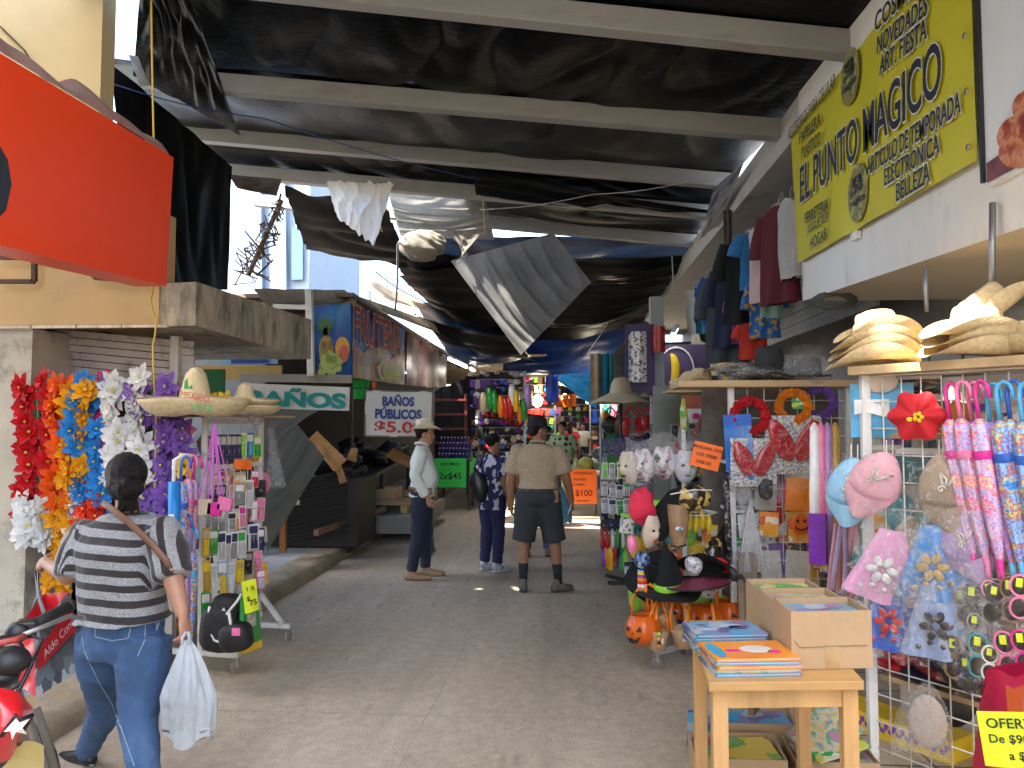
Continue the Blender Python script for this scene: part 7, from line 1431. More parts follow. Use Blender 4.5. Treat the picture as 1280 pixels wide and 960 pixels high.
# bag of pet food with the yellow OFERTA sign, nearest the viewer
pk_ = thing('pet_food_sack', 'crimson pet food sack with a blue label at the right edge', 'sack', P(1290,1010,2.75))
sA, sB, sC, sD = P(1232,838,2.85), P(1345,830,2.6), P(1330,1010,2.55), P(1212,990,2.8)
def sk_(u, v): return (sA*(1-u)+sB*u)*(1-v)+(sD*(1-u)+sC*u)*v+V((-.02,-.10,0))*(math.sin(PI*min(1, max(0, u)))**.6*math.sin(PI*min(.97, v*.9+.12))**.5)+V((0,.02*fbm((u*5,v*5,2)),.012*math.sin(u*17)*(v < .1)))
b = MB(); b.sheet(sk_, 18, 18); b.sheet(lambda u, v: (sB*(1-u)+sA*u)*(1-v)+(sC*(1-u)+sD*u)*v+V((.03,.10,0))*math.sin(PI*u)**.6*math.sin(PI*min(.97, v*.9+.12))**.5, 12, 12); b.build('sack_body', mat('crimson_sack', (.42,.012,.06), .32, var=.25, scale=4, coat=.3, bump=.3, bscale=12), pk_)
b = MB(); b.sheet(lambda u, v: sk_(.36+.6*u, .17+.11*v+.03*math.sin(u*5))+V((-.004,-.01,0)), 10, 5); b.build('blue_label', mat('label_blue', (.02,.25,.6), .35), pk_)
text_span('Ciap', sk_(.42,.235)+V((-.006,-.02,0)), sk_(.72,.235)+V((-.006,-.02,0)), W_, pk_, .03, bold=.02, off=.006); text_span('HI', sk_(.52,.36)+V((-.004,-.012,0)), sk_(.66,.36)+V((-.004,-.012,0)), W_, pk_, .045, bold=.04, off=.006)
b = MB(); b.sheet(lambda u, v: sk_(.2+.75*u, .08+.45*v)+V((-.002,-.005,0)), 10, 8); b.build('orange_panel', mat('sack_orange', (.45,.08,.02), .35, var=.3, scale=5, coat=.3), pk_)
note(1262,924,2.52,.155,.165,NEON_Y,[('OFERTA', .12, .30, .042), ('De $90', -.02, .02, .036), ('a $', .08, -.28, .036)],'bright yellow sign lettered OFERTA De $90 on the crimson sack', R(-7), None, R(-20), .008)
# ---- hanging straps, tubes and purple bags at the left of the grid rack
for i, (px, c, lb_) in enumerate(((1018,'white','white wrapped tube of ribbons, leftmost in the hanging row'), (1026,'pink','pink wrapped tube of ribbons in the hanging row'), (1034,'lilac','lilac wrapped tube of ribbons in the hanging row'), (1044,'gold','clear and gold wrapped tube nearest the rack post'))):
 b = MB(); q = P(px,528,4.2); b.tube([q, q+V((.0,0,-.03)), q+V((-.005,0,-.40)), q+V((-.01,0,-.74))], [.006,.024,.03,.026], 12); tag(b.build('ribbon_tube', sl_(c)), lb_, 'ribbon tube', 'wrapped ribbon tubes left of the grid rack')
b = MB(); q = P(1022,642,4.15); b.box(q+V((0,0,-.13)), (.085,.04,.26), Matrix.Rotation(rz1,3,'Z')); tag(b.build('purple_packet', mat('purple_satin', (.18,.02,.42), .25, var=.3, coat=.4, bump=.3)), 'shiny purple packet hanging below the ribbon tubes', 'packet', None)
for i, (px, c, l_, lb_) in enumerate(((1046,'pink',.42,'pale pink strap looped at the left of the grid rack'), (1057,'coral',.40,'coral studded strap hanging beside the pink one'), (1066,'pink',.36,'dusty pink strap nearest the rack post'), (1052,'lilac',.34,'lilac strap behind the coral one'))):
 b = MB(); q = P(px,655,3.95-.02*i); b.tube([q, q+V((-.03,0,-l_*.5)), q+V((-.05,0,-l_*.93)), q+V((-.02,0,-l_)), q+V((.01,0,-l_*.9)), q+V((.015,0,-l_*.4)), q+V((.01,0,0))], .014, 6, True, .25, V((1,0,0))); tag(b.build('strap', mat('strap_'+c, {'pink':(.62,.3,.4),'coral':(.55,.22,.15),'lilac':(.4,.3,.5)}[c], .5)), lb_, 'strap', 'straps hanging left of the grid rack')
# ---- second rack: wreaths, wings, packets, hats on its shelf
Y2 = 5.35; rz2 = R(-18); CLR2 = 'goods on the second white rack'
r2 = thing('grid_rack', 'second white wire rack with wreaths below a plank of hats', 'display rack', (P(975,800,Y2).x, Y2, .09))
x0_, x1_ = P(915,600,Y2).x, P(1062,600,Y2).x; z2 = P(960,484,Y2).z
for x in (x0_, x1_): b = MB(); b.bar((x,Y2,.09), (x,Y2,z2), .04); b.build('post', WHT, r2, bevel=.004)
b = MB()
for i in range(8): x = x0_+(x1_-x0_)*i/7; b.tube([(x,Y2,.2),(x,Y2,z2)], .0035, 5)
for i in range(14): b.tube([(x0_,Y2,.22+i*.12),(x1_,Y2,.22+i*.12)], .0035, 5)
b.build('wire_grid', WHT, r2)
b = MB(); b.box(((x0_+x1_)/2-.12,Y2+.1,z2+.02), (x1_-x0_+.5,.42,.045)); b.build('top_shelf', PLANK, r2, bevel=.003)
for z_ in (1.35, 1.02, .7): b = MB(); b.box(((x0_+x1_)/2,Y2+.22,z_), (x1_-x0_,.36,.02)); b.build('shelf', WHT, r2)
b = MB(); b.box(((x0_+x1_)/2,Y2+.5,1.0), (1.0,.02,1.8)); b.build('back_board', mat('dim_board', (.16,.14,.12), .8, var=.4, scale=6), r2)
def on2(kind, px, py, label, cat, grp=CLR2, sc=1, mats=None, tilt=0, d=.06): return inst(kind, P(px, py, Y2-d), label, cat, grp, (0, tilt, rz2), sc, mats)
for px, py, c, lb_, s in ((938,520,(.55,.01,.02),'red cloth flower wreath on the second rack',1.2), (992,508,(.85,.22,.01),'orange marigold wreath on the second rack',1.1), (1024,503,(.16,.07,.36),'purple flower wreath on the second rack',1.05)): on2('wreath', px, py, lb_, 'wreath', 'cloth flower wreaths', s, {'flower_ring': silk('w%d' % px, c)[0]}, .2)
for px, py, pr, c, lb_, s in ((922,524,'green','green','green glossy packet left of the blue satin bag',(.9,1,1.6)), (921,518,'blue','blue','blue satin bag in clear film at the left post',(1.5,1,2.6)), (955,548,'multi','yellow','yellow rimmed headband card under the red wreath',(1.1,1,1.0)), (1000,540,'orange','red','red packet under the purple wreath',(1.0,1,.8)), (958,590,'dark','silver','grey packet holding a black trinket',(1.15,1,1.5)), (999,588,'orange','silver','silver edged packet holding orange streamers',(1.3,1,1.6)),
                           (962,640,'orange','orange','orange square packet with a blue face print',(1.0,1,.95)), (997,640,'orange','gold','orange packet with a smiling pumpkin print',(1.15,1,1.2)), (962,688,'dark','silver','silver foil packet, left of the low pair',(1.1,1,1.15)), (998,688,'white','silver','silver foil packet, right of the low pair',(1.3,1,1.2)), (1000,492,'green','green','bright green packet behind the orange wreath',(.9,1,.6))):
 on2('packet', px, py, lb_, 'packet', CLR2, s, {'packet_body': mat('satin_blue', (.015,.16,.55), .2, var=.4, coat=.5, bump=.5) if 'satin' in lb_ else sl_('orange') if 'streamers' in lb_ else sl_('silver') if 'foil' in lb_ else mat('grey_packet', (.35,.35,.36), .3, var=.15, coat=.3) if 'grey' in lb_ else PRINTS[pr], 'header': cm(c)}, rnd.uniform(-.06,.06), .07)
t_p = MB(); q = P(958,612,Y2-.16); t_p.ell(q, (.05,.015,.07), None, 14, 8, lambda p: p*(1+.3*fbm(p*30))); tag(t_p.build('black_trinket', BLK), 'black trinket on the front of the grey packet', 'trinket')
b = MB(); q = P(1001,655,Y2-.17); b.ell(q, (.065,.01,.07)); t = tag(b.build('pumpkin_print', PUMP), 'flat orange pumpkin face on a packet of the second rack', 'pumpkin card')
b = MB(); [b.ell(q+V((s*.022,-.012,.02)), (.01,.004,.012)) for s in (-1,1)]; b.tube([q+V((x/100,-.013,-.02-.018*(1-(x/4)**2))) for x in (-4,-2,0,2,4)], .006, 6); b.build('face', INK, t)
SEQ = pmat('silver_sequins', [(.5,.5,.52),(.75,.75,.78),(.3,.3,.32),(.62,.62,.65),(.85,.85,.86)], 90, .2, coat=.3); SEQR = pmat('red_sequins', [(.5,.01,.02),(.35,.0,.01),(.62,.04,.05),(.45,.01,.02)], 60, .25, coat=.4)
for i, (px, py, lb_, s) in enumerate(((942,578,'red sequin wings on silver film, left pair',.95), (992,556,'red sequin wings on silver film, right pair',1.15))):
 t = thing('wing_set', lb_, 'costume wings', P(px, py+28, Y2-.1), 0, 'red sequin wings on silver film'); b = MB(); q = P(px, py, Y2-.1)
 b.sheet(lambda u, v: q+V(((u-.5)*.32*s,-.012*fbm((u*8,v*8,i)),(.5-v)*.34*s)), 10, 10); b.build('silver_film', SEQ, t)
 b = MB()
 for sd in (-1,1): b.ell(q+V((sd*.07*s,-.03,.02)), (.06*s,.012,.13*s), Matrix.Rotation(sd*.45,3,'Y'), 16, 8, lambda p: p*(1+.25*math.sin(p.z*60)*.4))
 b.build('wings', SEQR, t)
for i in range(7):
 b = MB(); q = P(926+i*4,620,Y2-.1); b.tube([P(938,622,Y2-.1), P(927+i*4,690,Y2-.12), P(925+i*4.4,715,Y2-.14)], [.006,.012,.018], 8); tag(b.build('foil_wand', sl_('silver')), 'silver foil wand bunched beside the left post of the second rack', 'wand', 'bunch of silver foil wands')
b = MB(); q = P(907,590,5.1); b.tube([q, P(912,705,5.1)], .022, 10); tag(b.build('glitter_stick', pmat('dark_glitter', [(.02,.015,.02),(.05,.04,.05),(.01,.01,.01),(.3,.28,.3)], 60, .3)), 'dark glittery stick hanging left of the second rack', 'stick')
b = MB(); q = P(930,735,Y2); b.sheet(lambda u, v: P(922,690,5.2)+V((.12*u,-.03*math.sin(u*9),-.45*v)), 8, 8); tag(b.build('beige_cloth', cloth('beige_curtain', (.4,.32,.24), .8, .2)), 'beige cloth hanging below the silver wands', 'cloth')
# hats on that plank
b = MB(); q = P(962,472,Y2-.0); b.lathe([(.0,.21),(.075,.21),(.088,.2),(.09,.17),(.098,.03),(.105,.015),(.16,.0),(.175,-.008),(.16,-.008),(.1,.0)], 32, q, fn=lambda p, a: p+V((0,0,-.025*math.cos(2*a)*(1 if p.z < .02 else 0)))); tag(b.build('felt_hat', mat('black_felt', (.022,.023,.026), .85, bump=.2)), 'dark felt top hat on the plank of the second rack', 'hat')
for i, (px, py, s, lb_) in enumerate(((945,466,(.22,.14,.06),'clear wrapped dark garment under the felt hat, left one'), (985,468,(.2,.14,.05),'clear wrapped dark garment under the felt hat, right one'), (918,462,(.12,.12,.06),'clear crumpled plastic at the left of the felt hat'))):
 b = MB(); b.ell(P(px,py,Y2), s, None, 20, 10, lambda p: p*(1+.25*fbm(p*13+V((i,0,0))))); t = tag(b.build('wrapped_garment', MILKY), lb_, 'wrapped garment', 'wrapped goods under the felt hat')
 b = MB(); b.ell(P(px,py+2,Y2), (s[0]*.8,s[1]*.8,s[2]*.6)); b.build('contents', cm('black'), t)
t = thing('hat_bag', 'grey hat in a big clear plastic bag on the second rack plank', 'bagged hat', P(1008,487,Y2)); b = MB(); b.ell(P(1008,460,Y2), (.20,.15,.16), None, 22, 12, lambda p: p*(1+.14*fbm(p*9))); b.build('bag_film', MILKY, t); b = MB(); b.lathe([(0,.12),(.09,.11),(.1,.0),(.17,-.01)], 20, P(1008,468,Y2)); b.build('hat', mat('grey_felt', (.12,.12,.13), .85), t)
# ---- fan, boxes and hats behind
Y3 = 6.3
fan = thing('fan', 'white electric fan with teal blades turned toward the street', 'fan', P(898,565,Y3)); c = P(897,520,Y3); fr3 = Matrix.Rotation(R(58),3,'Z')
def fp(x, y, z): return c+Matrix.Rotation(R(-12),3,'Y') @ (fr3 @ V((x, y, z)))
b = MB()
for rr_ in (.06,.13,.19,.235): b.tube([fp(rr_*math.cos(2*PI*i/30), -.05*(1-(rr_/.235)**2)-.02, rr_*math.sin(2*PI*i/30)) for i in range(31)], .0035, 5, False)
for i in range(28): a = 2*PI*i/28; b.tube([fp(.03*math.cos(a),-.075,.03*math.sin(a)), fp(.15*math.cos(a),-.055,.15*math.sin(a)), fp(.235*math.cos(a),-.01,.235*math.sin(a)), fp(.2*math.cos(a),.06,.2*math.sin(a))], .0022, 4)
b.build('cage', mat('fan_white', (.62,.66,.68), .3), fan)
b = MB()
for i in range(3):
 a = 2*PI*i/3; b.sheet(lambda u, v: fp(math.cos(a+(u-.5)*1.2)*(.03+.17*v), .03*(u-.5), math.sin(a+(u-.5)*1.2)*(.03+.17*v)), 8, 5)
b.build('blade', mat('fan_blade', (.03,.14,.2), .3), fan)
b = MB(); b.limb([fp(0,.02,0), fp(0,.16,0)], [.06,.055], 14); b.build('motor', W_, fan); b = MB(); b.tube([fp(0,.1,0), fp(0,.12,-.3)+V((0,0,-.1))], .02, 10); b.build('stem', W_, fan)
for px, py, w2, h2, m_, lb_ in ((869,503,.20,.11,mat('red_carton', (.35,.08,.04), .6),'red brown box in the stack left of the fan'), (870,520,.20,.12,W_,'white box with a pink print under the red brown one'), (868,548,.22,.16,mat('lilac_carton', (.4,.38,.48), .6),'pale lilac box at the bottom of the stack left of the fan'), (913,470,.17,.1,mat('lilac_carton', (.4,.38,.48), .6),'lilac and yellow box at the left end of the plank'), (921,505,.1,.4,mat('purple_box', (.3,.28,.42), .5),'tall white and purple box right of the fan')):
 b = MB(); b.box(P(px,py,Y3+.1), (w2,.2,h2)); t = tag(b.build('goods_box', m_, bevel=.004), lb_, 'box')
 if px == 870: b = MB(); b.ell(P(px,py,Y3-.01), (.03,.006,.025)); b.build('print', cm('magenta'), t)
 if px == 913: b = MB(); b.box(P(907,470,Y3-.01), (.04,.01,.08)); b.build('yellow_print', cm('yellow'), t)
inst('straw_hat', P(874,482,6.6), 'straw hat tilted on the shelf above the box stack', 'straw hat', 'straw hats behind the fan', (R(-12),R(14),.3), 1.1); inst('straw_hat', P(908,463,6.4), 'tan straw hat lying on the lilac and yellow box', 'straw hat', 'straw hats behind the fan', (0,0,1.3), (.9,.9,.5))
b = MB(); b.box(P(868,490,6.6), (.5,.4,.02)); tag(b.build('plank_shelf', PLANK), 'short plank shelf under the tilted straw hat', 'shelf')
b = MB(); b.box(P(872,590,7.2), (.8,.05,1.6)); tag(b.build('stall_partition', mat('grey_green_board', (.2,.22,.21), .7, var=.15)), 'grey green board partition behind the fan', 'partition')
b = MB(); q = P(854,498,6.2); b.tube([q, q+V((0,0,-.1)), q+V((.01,0,-.22)), q+V((0,0,-.34))], [.01,.03,.035,.02], 10); tag(b.build('toy_pouch', PRINTS['green']), 'green and blue toy pouch hanging by the grey column', 'toy')
b = MB(); b.box(P(878,525,6.0), (.05,.03,.28), Matrix.Rotation(.45,3,'Y')); tag(b.build('red_pouch', mat('brown_red_pouch', (.22,.06,.05), .6)), 'brown red pouch leaning below the fan', 'pouch')
b = MB(); b.box(P(895,537,5.9), (.04,.02,.06), Matrix.Rotation(.3,3,'Y')); tag(b.build('lime_tag', NEON_Y), 'small lime tag hanging below the fan', 'tag')
b = MB(); q = P(893,620,6.3); b.box(q, (.12,.25,.5)); tag(b.build('white_box', mat('pale_box', (.5,.5,.55), .6)), 'tall pale box below the orange mask notice', 'box')
# ---- stand of masks, witch hats and pails
ym = 5.0
ms_ = thing('mask_stand', 'slim white stand on casters hung with masks, witch hats and pails', 'stand', PZ(858,832,0)); pc_ = PZ(858,830,0); ym = pc_.y
b = MB(); b.tube([pc_+V((0,0,.1)), pc_+V((0,0,1.58))], .016, 10); b.build('pole', WHT, ms_)
b = MB()
for a in (0, 2.1, 4.2): b.bar(pc_+V((0,0,.13)), pc_+V((.24*math.cos(a+3.6),.24*math.sin(a+3.6),.1)), .05, .02)
b.build('base_foot', mat('stand_grey', (.5,.52,.55), .5), ms_)
for a in (0, 2.1, 4.2): caster(ms_, pc_+V((.23*math.cos(a+3.6),.23*math.sin(a+3.6),0)), a)
for z_, r1_ in ((.53,.28),(1.02,.22),(1.4,.2)): b = MB(); b.tube([pc_+V((r1_*math.cos(2*PI*i/6),r1_*math.sin(2*PI*i/6),z_)) for i in range(7)], .005, 6, False); b.tube([pc_+V((-r1_,0,z_)), pc_+V((r1_,0,z_))], .005, 6); b.build('wire_ring', WHT, ms_)
def am(px, py, d=0): return P(px, py, ym-d)
for i, (px, py, c, rz_, lb_) in enumerate(((787,583,(.55,.47,.36),-.9,'cream plastic mask at the left of the bagged masks'), (805,580,(.66,.67,.72),-.7,'white patterned mask, left of the bagged pair'), (830,577,(.66,.65,.68),-.3,'white mask with black cracks, centre of the bagged masks'), (857,582,(.62,.64,.72),.1,'white mask behind the orange notice'))):
 m_ = pmat('cracked_mask', [(.72,.72,.74),(.7,.7,.74),(.72,.72,.74),(.03,.03,.05),(.74,.73,.75),(.45,.3,.4)], 26, .45) if i in (1,2) else mat('mask_%d' % i, c, .5)
 inst('mask', am(px,py,.2), lb_, 'mask', 'masks in clear plastic on top of the mask stand', (R(8),0,rz_), .9, {'mask_face': m_, 'mouth': INK})
b = MB(); b.sheet(lambda u, v: am(782+92*u, 546+6*math.sin(u*9)+54*v-8*u*v, .30+.06*math.sin(PI*u))+V((0,.025*fbm((u*8,v*6,4)),0)), 30, 14); tag(b.build('clear_bag', MILKY), 'large crinkled clear bag over the white masks', 'clear bag')
b = MB(); b.sheet(lambda u, v: am(786+88*u, 548-8*math.sin(u*3)-6*v, .25-.3*v)+V((0,0,.02*fbm((u*9,v*4,6)))), 24, 6); tag(b.build('plastic_cover', MILKY), 'loose clear plastic lying over the mask bags', 'plastic cover')
note(883,570,ym-.36,.18,.16,NEON_O,[('MASCARA CON', 0, .3, .026), ('LUZ 1X$80', 0, .02, .028), ('2X$150', -.05, -.28, .03)],'orange notice lettered MASCARA CON LUZ tilted on the mask bags', R(14), None, R(-10), .01)
t = thing('clown_mask', 'rubber clown mask with bright red hair on the mask stand', 'mask', am(812,690,.2))
b = MB(); b.ell(am(803,632,.2), (.085,.08,.11), None, 22, 14, lambda p: p*(1+.28*ridge(p*16, 1)-.1)); b.build('hair', mat('red_curly_hair', (.75,.03,.08), .8, bump=.8), t)
o = inst('mask', am(813,663,.28), None, None, None, (R(10),0,R(38)), (.75,.8,.9), {'mask_face': mat('clown_skin', (.62,.5,.4), .5)})
def adopt(o, t):                                   # a built thing becomes a part of t, staying where it is
 lo = o.location.copy(); o.parent = t; o.location = wm(t).inverted() @ lo;
adopt(o, t); o.name = 'rubber_face'
t = thing('troll_mask', 'tan one eyed rubber mask under a black hood', 'mask', am(848,690,.2))
b = MB(); b.sheet(lambda u, v: am(848,655,.25)+V((.07*math.sin((u-.5)*PI)*(1-.35*v*v), -.07*math.cos((u-.5)*PI)*(1-.2*v)-.02*math.exp(-((u-.5)/.1)**2-((v-.62)/.1)**2), .13-.27*v)), 22, 18); b.build('rubber_face', mat('tan_rubber', (.36,.22,.12), .45, var=.25, scale=14, bump=.5), t)
b = MB(); b.ell(am(849,661,.34), (.026,.012,.013)); b.m = 1; b.ell(am(850,661,.352), (.011,.006,.011)); b.build('eye', [W_, cm('sky blue')], t)
b = MB(); b.tube([am(838,682,.33), am(848,684,.34), am(858,681,.33)], .006, 6); b.build('mouth', INK, t)
b = MB(); b.limb([am(848,628,.14), am(832,640,.16), am(826,668,.16)], [.10,.075,.045], 16); b.build('hood', mat('black_fleece', (.008,.009,.010), .95, bump=.5), t)
t = thing('gold_mask', 'shiny gold and black mask at the top of the mask stand', 'mask', am(869,635,.3)); GOLD = pmat('gold_black', [(.5,.32,.07),(.02,.015,.01),(.6,.42,.12),(.05,.03,.01),(.3,.18,.05),(.015,.01,.01)], 26, .15, coat=.5)
b = MB(); b.ell(am(868,622,.3), (.105,.05,.085), None, 26, 14, lambda p: p*(1+.12*fbm(p*26))); b.build('mask_face', GOLD, t); b = MB(); b.tube([am(838,618,.32), am(868,612,.37), am(890,613,.33)], .004, 5); b.build('elastic', W_, t)
WH = mat('black_velvet', (.007,.008,.009), .95);
def witch(px, py, d, s, tilt, roll, rim, seq, label):
 q = am(px,py,d); rt_ = Matrix.Rotation(tilt,3,'Y') @ Matrix.Rotation(roll,3,'X'); t = thing('witch_hat', label, 'witch hat', q, 0, 'witch hats on the mask stand')
 b = MB(); b.lathe([(.22,0),(.2,.004),(.1,.012),(.095,.03),(.075,.12),(.05,.2),(.025,.27),(.004,.33)], 30, fn=lambda p, a: V((p.x*(1+.12*math.sin(3*a+p.z*9)), p.y*(1+.1*math.cos(2*a)), p.z+.02*math.sin(2*a)*(p.z < .01))))
 for i, p in enumerate(b.v): b.v[i] = q+rt_ @ (p*s)
 b.build('hat_cloth', WH, t)
 b = MB(); b.lathe([(.098,.02),(.1,.045),(.092,.06)], 30)
 for i, p in enumerate(b.v): b.v[i] = q+rt_ @ (p*s)
 b.build('band', rim, t)
 if seq:
  b = MB(); b.ell(V((-.05,-.06,.10)), (.06,.05,.09), None, 16, 10, lambda p: p*(1+.15*fbm(p*30)))
  for i, p in enumerate(b.v): b.v[i] = q+rt_ @ (p*s)
  b.build('sequin_patch', GOLD, t)
witch(837,738,.25,1.0,-.12,R(10),cm('lime'),False,'black witch hat with a lime band, left of the pole'); witch(893,712,.2,1.0,.35,R(-25),cm('red'),True,'black witch hat with gold sequins and a red underside, right of the pole'); witch(818,722,.1,.85,-.5,R(60),cm('black'),False,'flattened black witch hat brim pointing left')
t = thing('veil_disc', 'wine coloured see-through hat brim hanging flat in front of the pole', 'hat brim', am(872,733,.3)); b = MB(); q = am(872,728,.3); b.lathe([(.03,.03),(.07,.012),(.14,.0),(.205,-.005)], 36, q, fn=lambda p, a: V((p.x,p.y,p.z+p.x*.12))); b.build('mesh_brim', cloth('wine_mesh', (.25,.05,.09), .4, .3), t); b = MB(); b.tube([q+V((.205*math.cos(2*PI*i/36),.205*math.sin(2*PI*i/36),-.005+.205*math.cos(2*PI*i/36)*.12)) for i in range(37)], .006, 6, False); b.build('black_edge', BLK, t)
b = MB(); b.ell(am(868,705,.22), (.06,.04,.07), None, 18, 10, lambda p: p*(1+.2*fbm(p*25))); tag(b.build('sequin_patch', SEQ), 'silver purple sequin cloth between the witch hats', 'sequin cloth')
t = tag(MB().ell(am(803,700,.2), (.055,.05,.06), None, 16, 10).build('blue_sequin_ball', pmat('blue_sequins', [(.03,.06,.2),(.1,.2,.4),(.02,.03,.08),(.5,.5,.55),(.2,.3,.5)], 50, .2, coat=.4)), 'blue sequin ball at the left of the mask stand', 'ball')
b = MB(); b.ell(am(790,680,.2), (.035,.03,.06), None, 14, 9, lambda p: p*(1+.2*fbm(p*20))); tag(b.build('pink_doll_bag', sl_('pink')), 'pink doll packet at the left edge of the mask stand', 'packet')
b = MB(); b.sheet(lambda u, v: am(797+12*u, 712+30*v, .2)+V((0,-.02*math.sin(PI*u),0)), 6, 8); tag(b.build('rainbow_packet', pmat('rainbow', [PAL['yellow'],PAL['sky blue'],PAL['white'],PAL['red'],PAL['orange'],PAL['purple']], 8, .4, kind='bands')), 'small rainbow packet under the blue sequin ball', 'packet')
b = MB(); b.sheet(lambda u, v: am(812+14*u, 625+50*v, .12)+V((0,-.02*math.sin(PI*u),0)), 6, 8); tag(b.build('lime_cloth', cm('lime')), 'lime cloth strip between the clown hair and the black hood', 'cloth')
b = MB(); b.sheet(lambda u, v: am(812+38*u+6*v, 695+55*v, .02)+V((0,.04*math.sin(u*12),0)), 14, 8); tag(b.build('orange_cloth', cloth('orange_mesh', (.62,.12,.02), .5, .25)), 'sheer orange cloth below the witch hats', 'cloth')
for i in range(4): tag(MB().ell(am(862+i*8,650+(i % 2)*4,.02), (.022,.02,.07), None, 12, 8).build('toy_packet', sl_('yellow')), 'small yellow toy packet behind the troll mask', 'packet', 'yellow toy packets behind the troll mask')
b = MB(); b.sheet(lambda u, v: am(790+26*u, 612+18*v-5*math.sin(u*6), .1)+V((0,.03*math.sin(u*7),0)), 10, 5); tag(b.build('teal_cloth', cm('teal')), 'teal felt piece above the clown mask', 'cloth')
for px, py, d, s, rz_, lb_ in ((806,806,.25,1.12,-.7,'orange pumpkin face pail, leftmost on the mask stand'), (845,780,-.15,1.0,.2,'orange pumpkin face pail half hidden behind the kraft pails'), (913,785,-.05,1.1,.4,'orange pumpkin face pail behind the book table'), (884,790,.05,1.05,-.3,'orange pumpkin face pail right of the kraft pails'), (822,772,-.2,.9,.9,'small orange pumpkin face pail high behind the leftmost one')):
 inst('pumpkin', am(px,py,d), lb_, 'pumpkin pail', 'pumpkin pails on the mask stand', (0,R(-4),rz_), s)
for px, py, d, tl_, lb_ in ((822,812,.3,.05,'kraft paper pail with black and green beads, lowest on the mask stand'), (855,808,.3,-.15,'kraft paper pail with a white price sticker on the mask stand'), (838,784,.2,-.5,'kraft paper pail tipped sideways above the other two')):
 inst('kraft', am(px,py,d), lb_, 'paper pail', 'kraft pails on the mask stand', (0,tl_,.2), 1.05)
b = MB()
for i, (c_, z_) in enumerate((('lime',0),('orange',-.03),('black',-.055),('orange',-.07))): b.m = i; b.ell(am(824,793,.39)+V((0,0,z_)), (.014,.012,.014), None, 10, 6)
tag(b.build('bead_string', [cm('lime'),cm('orange'),cm('black'),cm('orange')]), 'string of green, orange and black beads on a kraft pail', 'beads')
for i, (pts, lb_) in enumerate((([am(822,752,.28),am(820,775,.3),am(816,793,.3)], 'orange ribbon hanging from the wire ring, left'), ([am(862,755,.28),am(858,775,.3),am(848,800,.32)], 'orange ribbon hanging from the wire ring, middle'), ([am(890,755,.25),am(893,775,.26),am(890,790,.26)], 'orange ribbon hanging from the wire ring, right'))):
 b = MB(); b.tube(pts, .012, 6, True, .3); tag(b.build('ribbon', mat('orange_ribbon', (.9,.25,.01), .5)), lb_, 'ribbon', 'orange ribbons on the mask stand')
# ---- stand of carded goods beyond it
ys = 7.9; cs0 = P(792,700,ys)
s4 = thing('goods_stand', 'dark stand hung with carded packs and ribbons beyond the mask stand', 'stand', (cs0.x, ys, 0))
b = MB(); b.bar((cs0.x,ys,.03), (cs0.x,ys,1.75), .04); b.build('pole', DKM, s4)
b = MB(); b.bar(PZ(758,719,.02), V((cs0.x,ys,.03)), .03); b.build('foot', BLK, s4); b = MB(); b.bar(PZ(760,728,.02), V((cs0.x,ys-.05,.03)), .03); b.build('foot', BLK, s4); b = MB(); b.bar(V((cs0.x+.3,ys+.2,.02)), V((cs0.x,ys,.03)), .03); b.build('foot', BLK, s4)
b = MB()
for i in range(10): z_ = .35+i*.14; b.tube([P(752,600,ys)*0+V((P(752,600,ys).x,ys,z_)), V((P(836,600,ys).x,ys,z_))], .004, 5)
for i in range(9): x = P(752+i*10.5,600,ys).x; b.tube([(x,ys,.3),(x,ys,1.62)], .004, 5)
b.build('wire_grid', DKM, s4)
G4 = 'carded packs on the dark goods stand'
for r0, (y_, cols, s, nm) in enumerate(((548,['navy']*7+['pink','black'],(.75,1,1.1),'top'), (577,['lime','white','lime','white','green','white','sky blue','white','white'],(.75,1,1.05),'second'), (604,['white']*5+['sky blue','white','white','white'],(.8,1,.85),'third'), (624,['white','white','green','white','white','lime','white','silver'],(.9,1,.95),'fourth'), (648,['black','navy','black','navy','black'],(.9,1,.6),'fifth'))):
 for i, c in enumerate(cols):
  px = 756+i*9.3; inst('pack', P(px, y_+rnd.uniform(-2,2), ys-.05), '%s carded pack, %s from left in the %s row of the dark goods stand' % (c, ORD[i], nm), 'carded pack', G4, (0,rnd.uniform(-.06,.06),0), s, {'card': cm(c if c in ('white','navy','black') else 'white'), 'print': cm(c if c != 'white' else rnd.choice(['navy','grey','green'])), 'blister': sl_(c if c != 'white' else 'silver')})
for i, c in enumerate(('red','red','white','green','white','lime','white','teal','white','navy')):
 b = MB(); q = P(752+i*6.5, 660, ys-.06); b.tube([q, q+V((.01,-.01,-.17)), q+V((0,0,-.20))], [.01,.024,.012], 8); tag(b.build('pen_packet', cm(c)), '%s slim packet, %s from the left above the ribbons' % (c, ORD[i]), 'slim packet', 'slim packets above the ribbons')
for i, c in enumerate(('purple','orange','yellow','red','navy','green','lime')):
 b = MB(); q = P(754+i*4.6, 678, ys-.04); b.sheet(lambda u, v: q+V(((u-.5)*.045,.015*math.sin(v*6+i),-.24*v-.02*(i % 3)*v)), 3, 8); tag(b.build('ribbon', cm(c)), '%s ribbon in the fan of ribbons at the stand foot' % c, 'ribbon', 'ribbons at the foot of the goods stand')
for i, (px, py, c, lb_) in enumerate(((800,612,'white','white round card with a dark print on the goods stand'), (795,640,'teal','teal pack at the right of the goods stand'), (812,600,'grey','grey pack at the right edge of the goods stand'))): inst('bag', P(px,py,ys-.12), lb_, 'bagged goods', 'bagged goods on the goods stand', (0,0,.2), .8, {'contents': cm(c)})
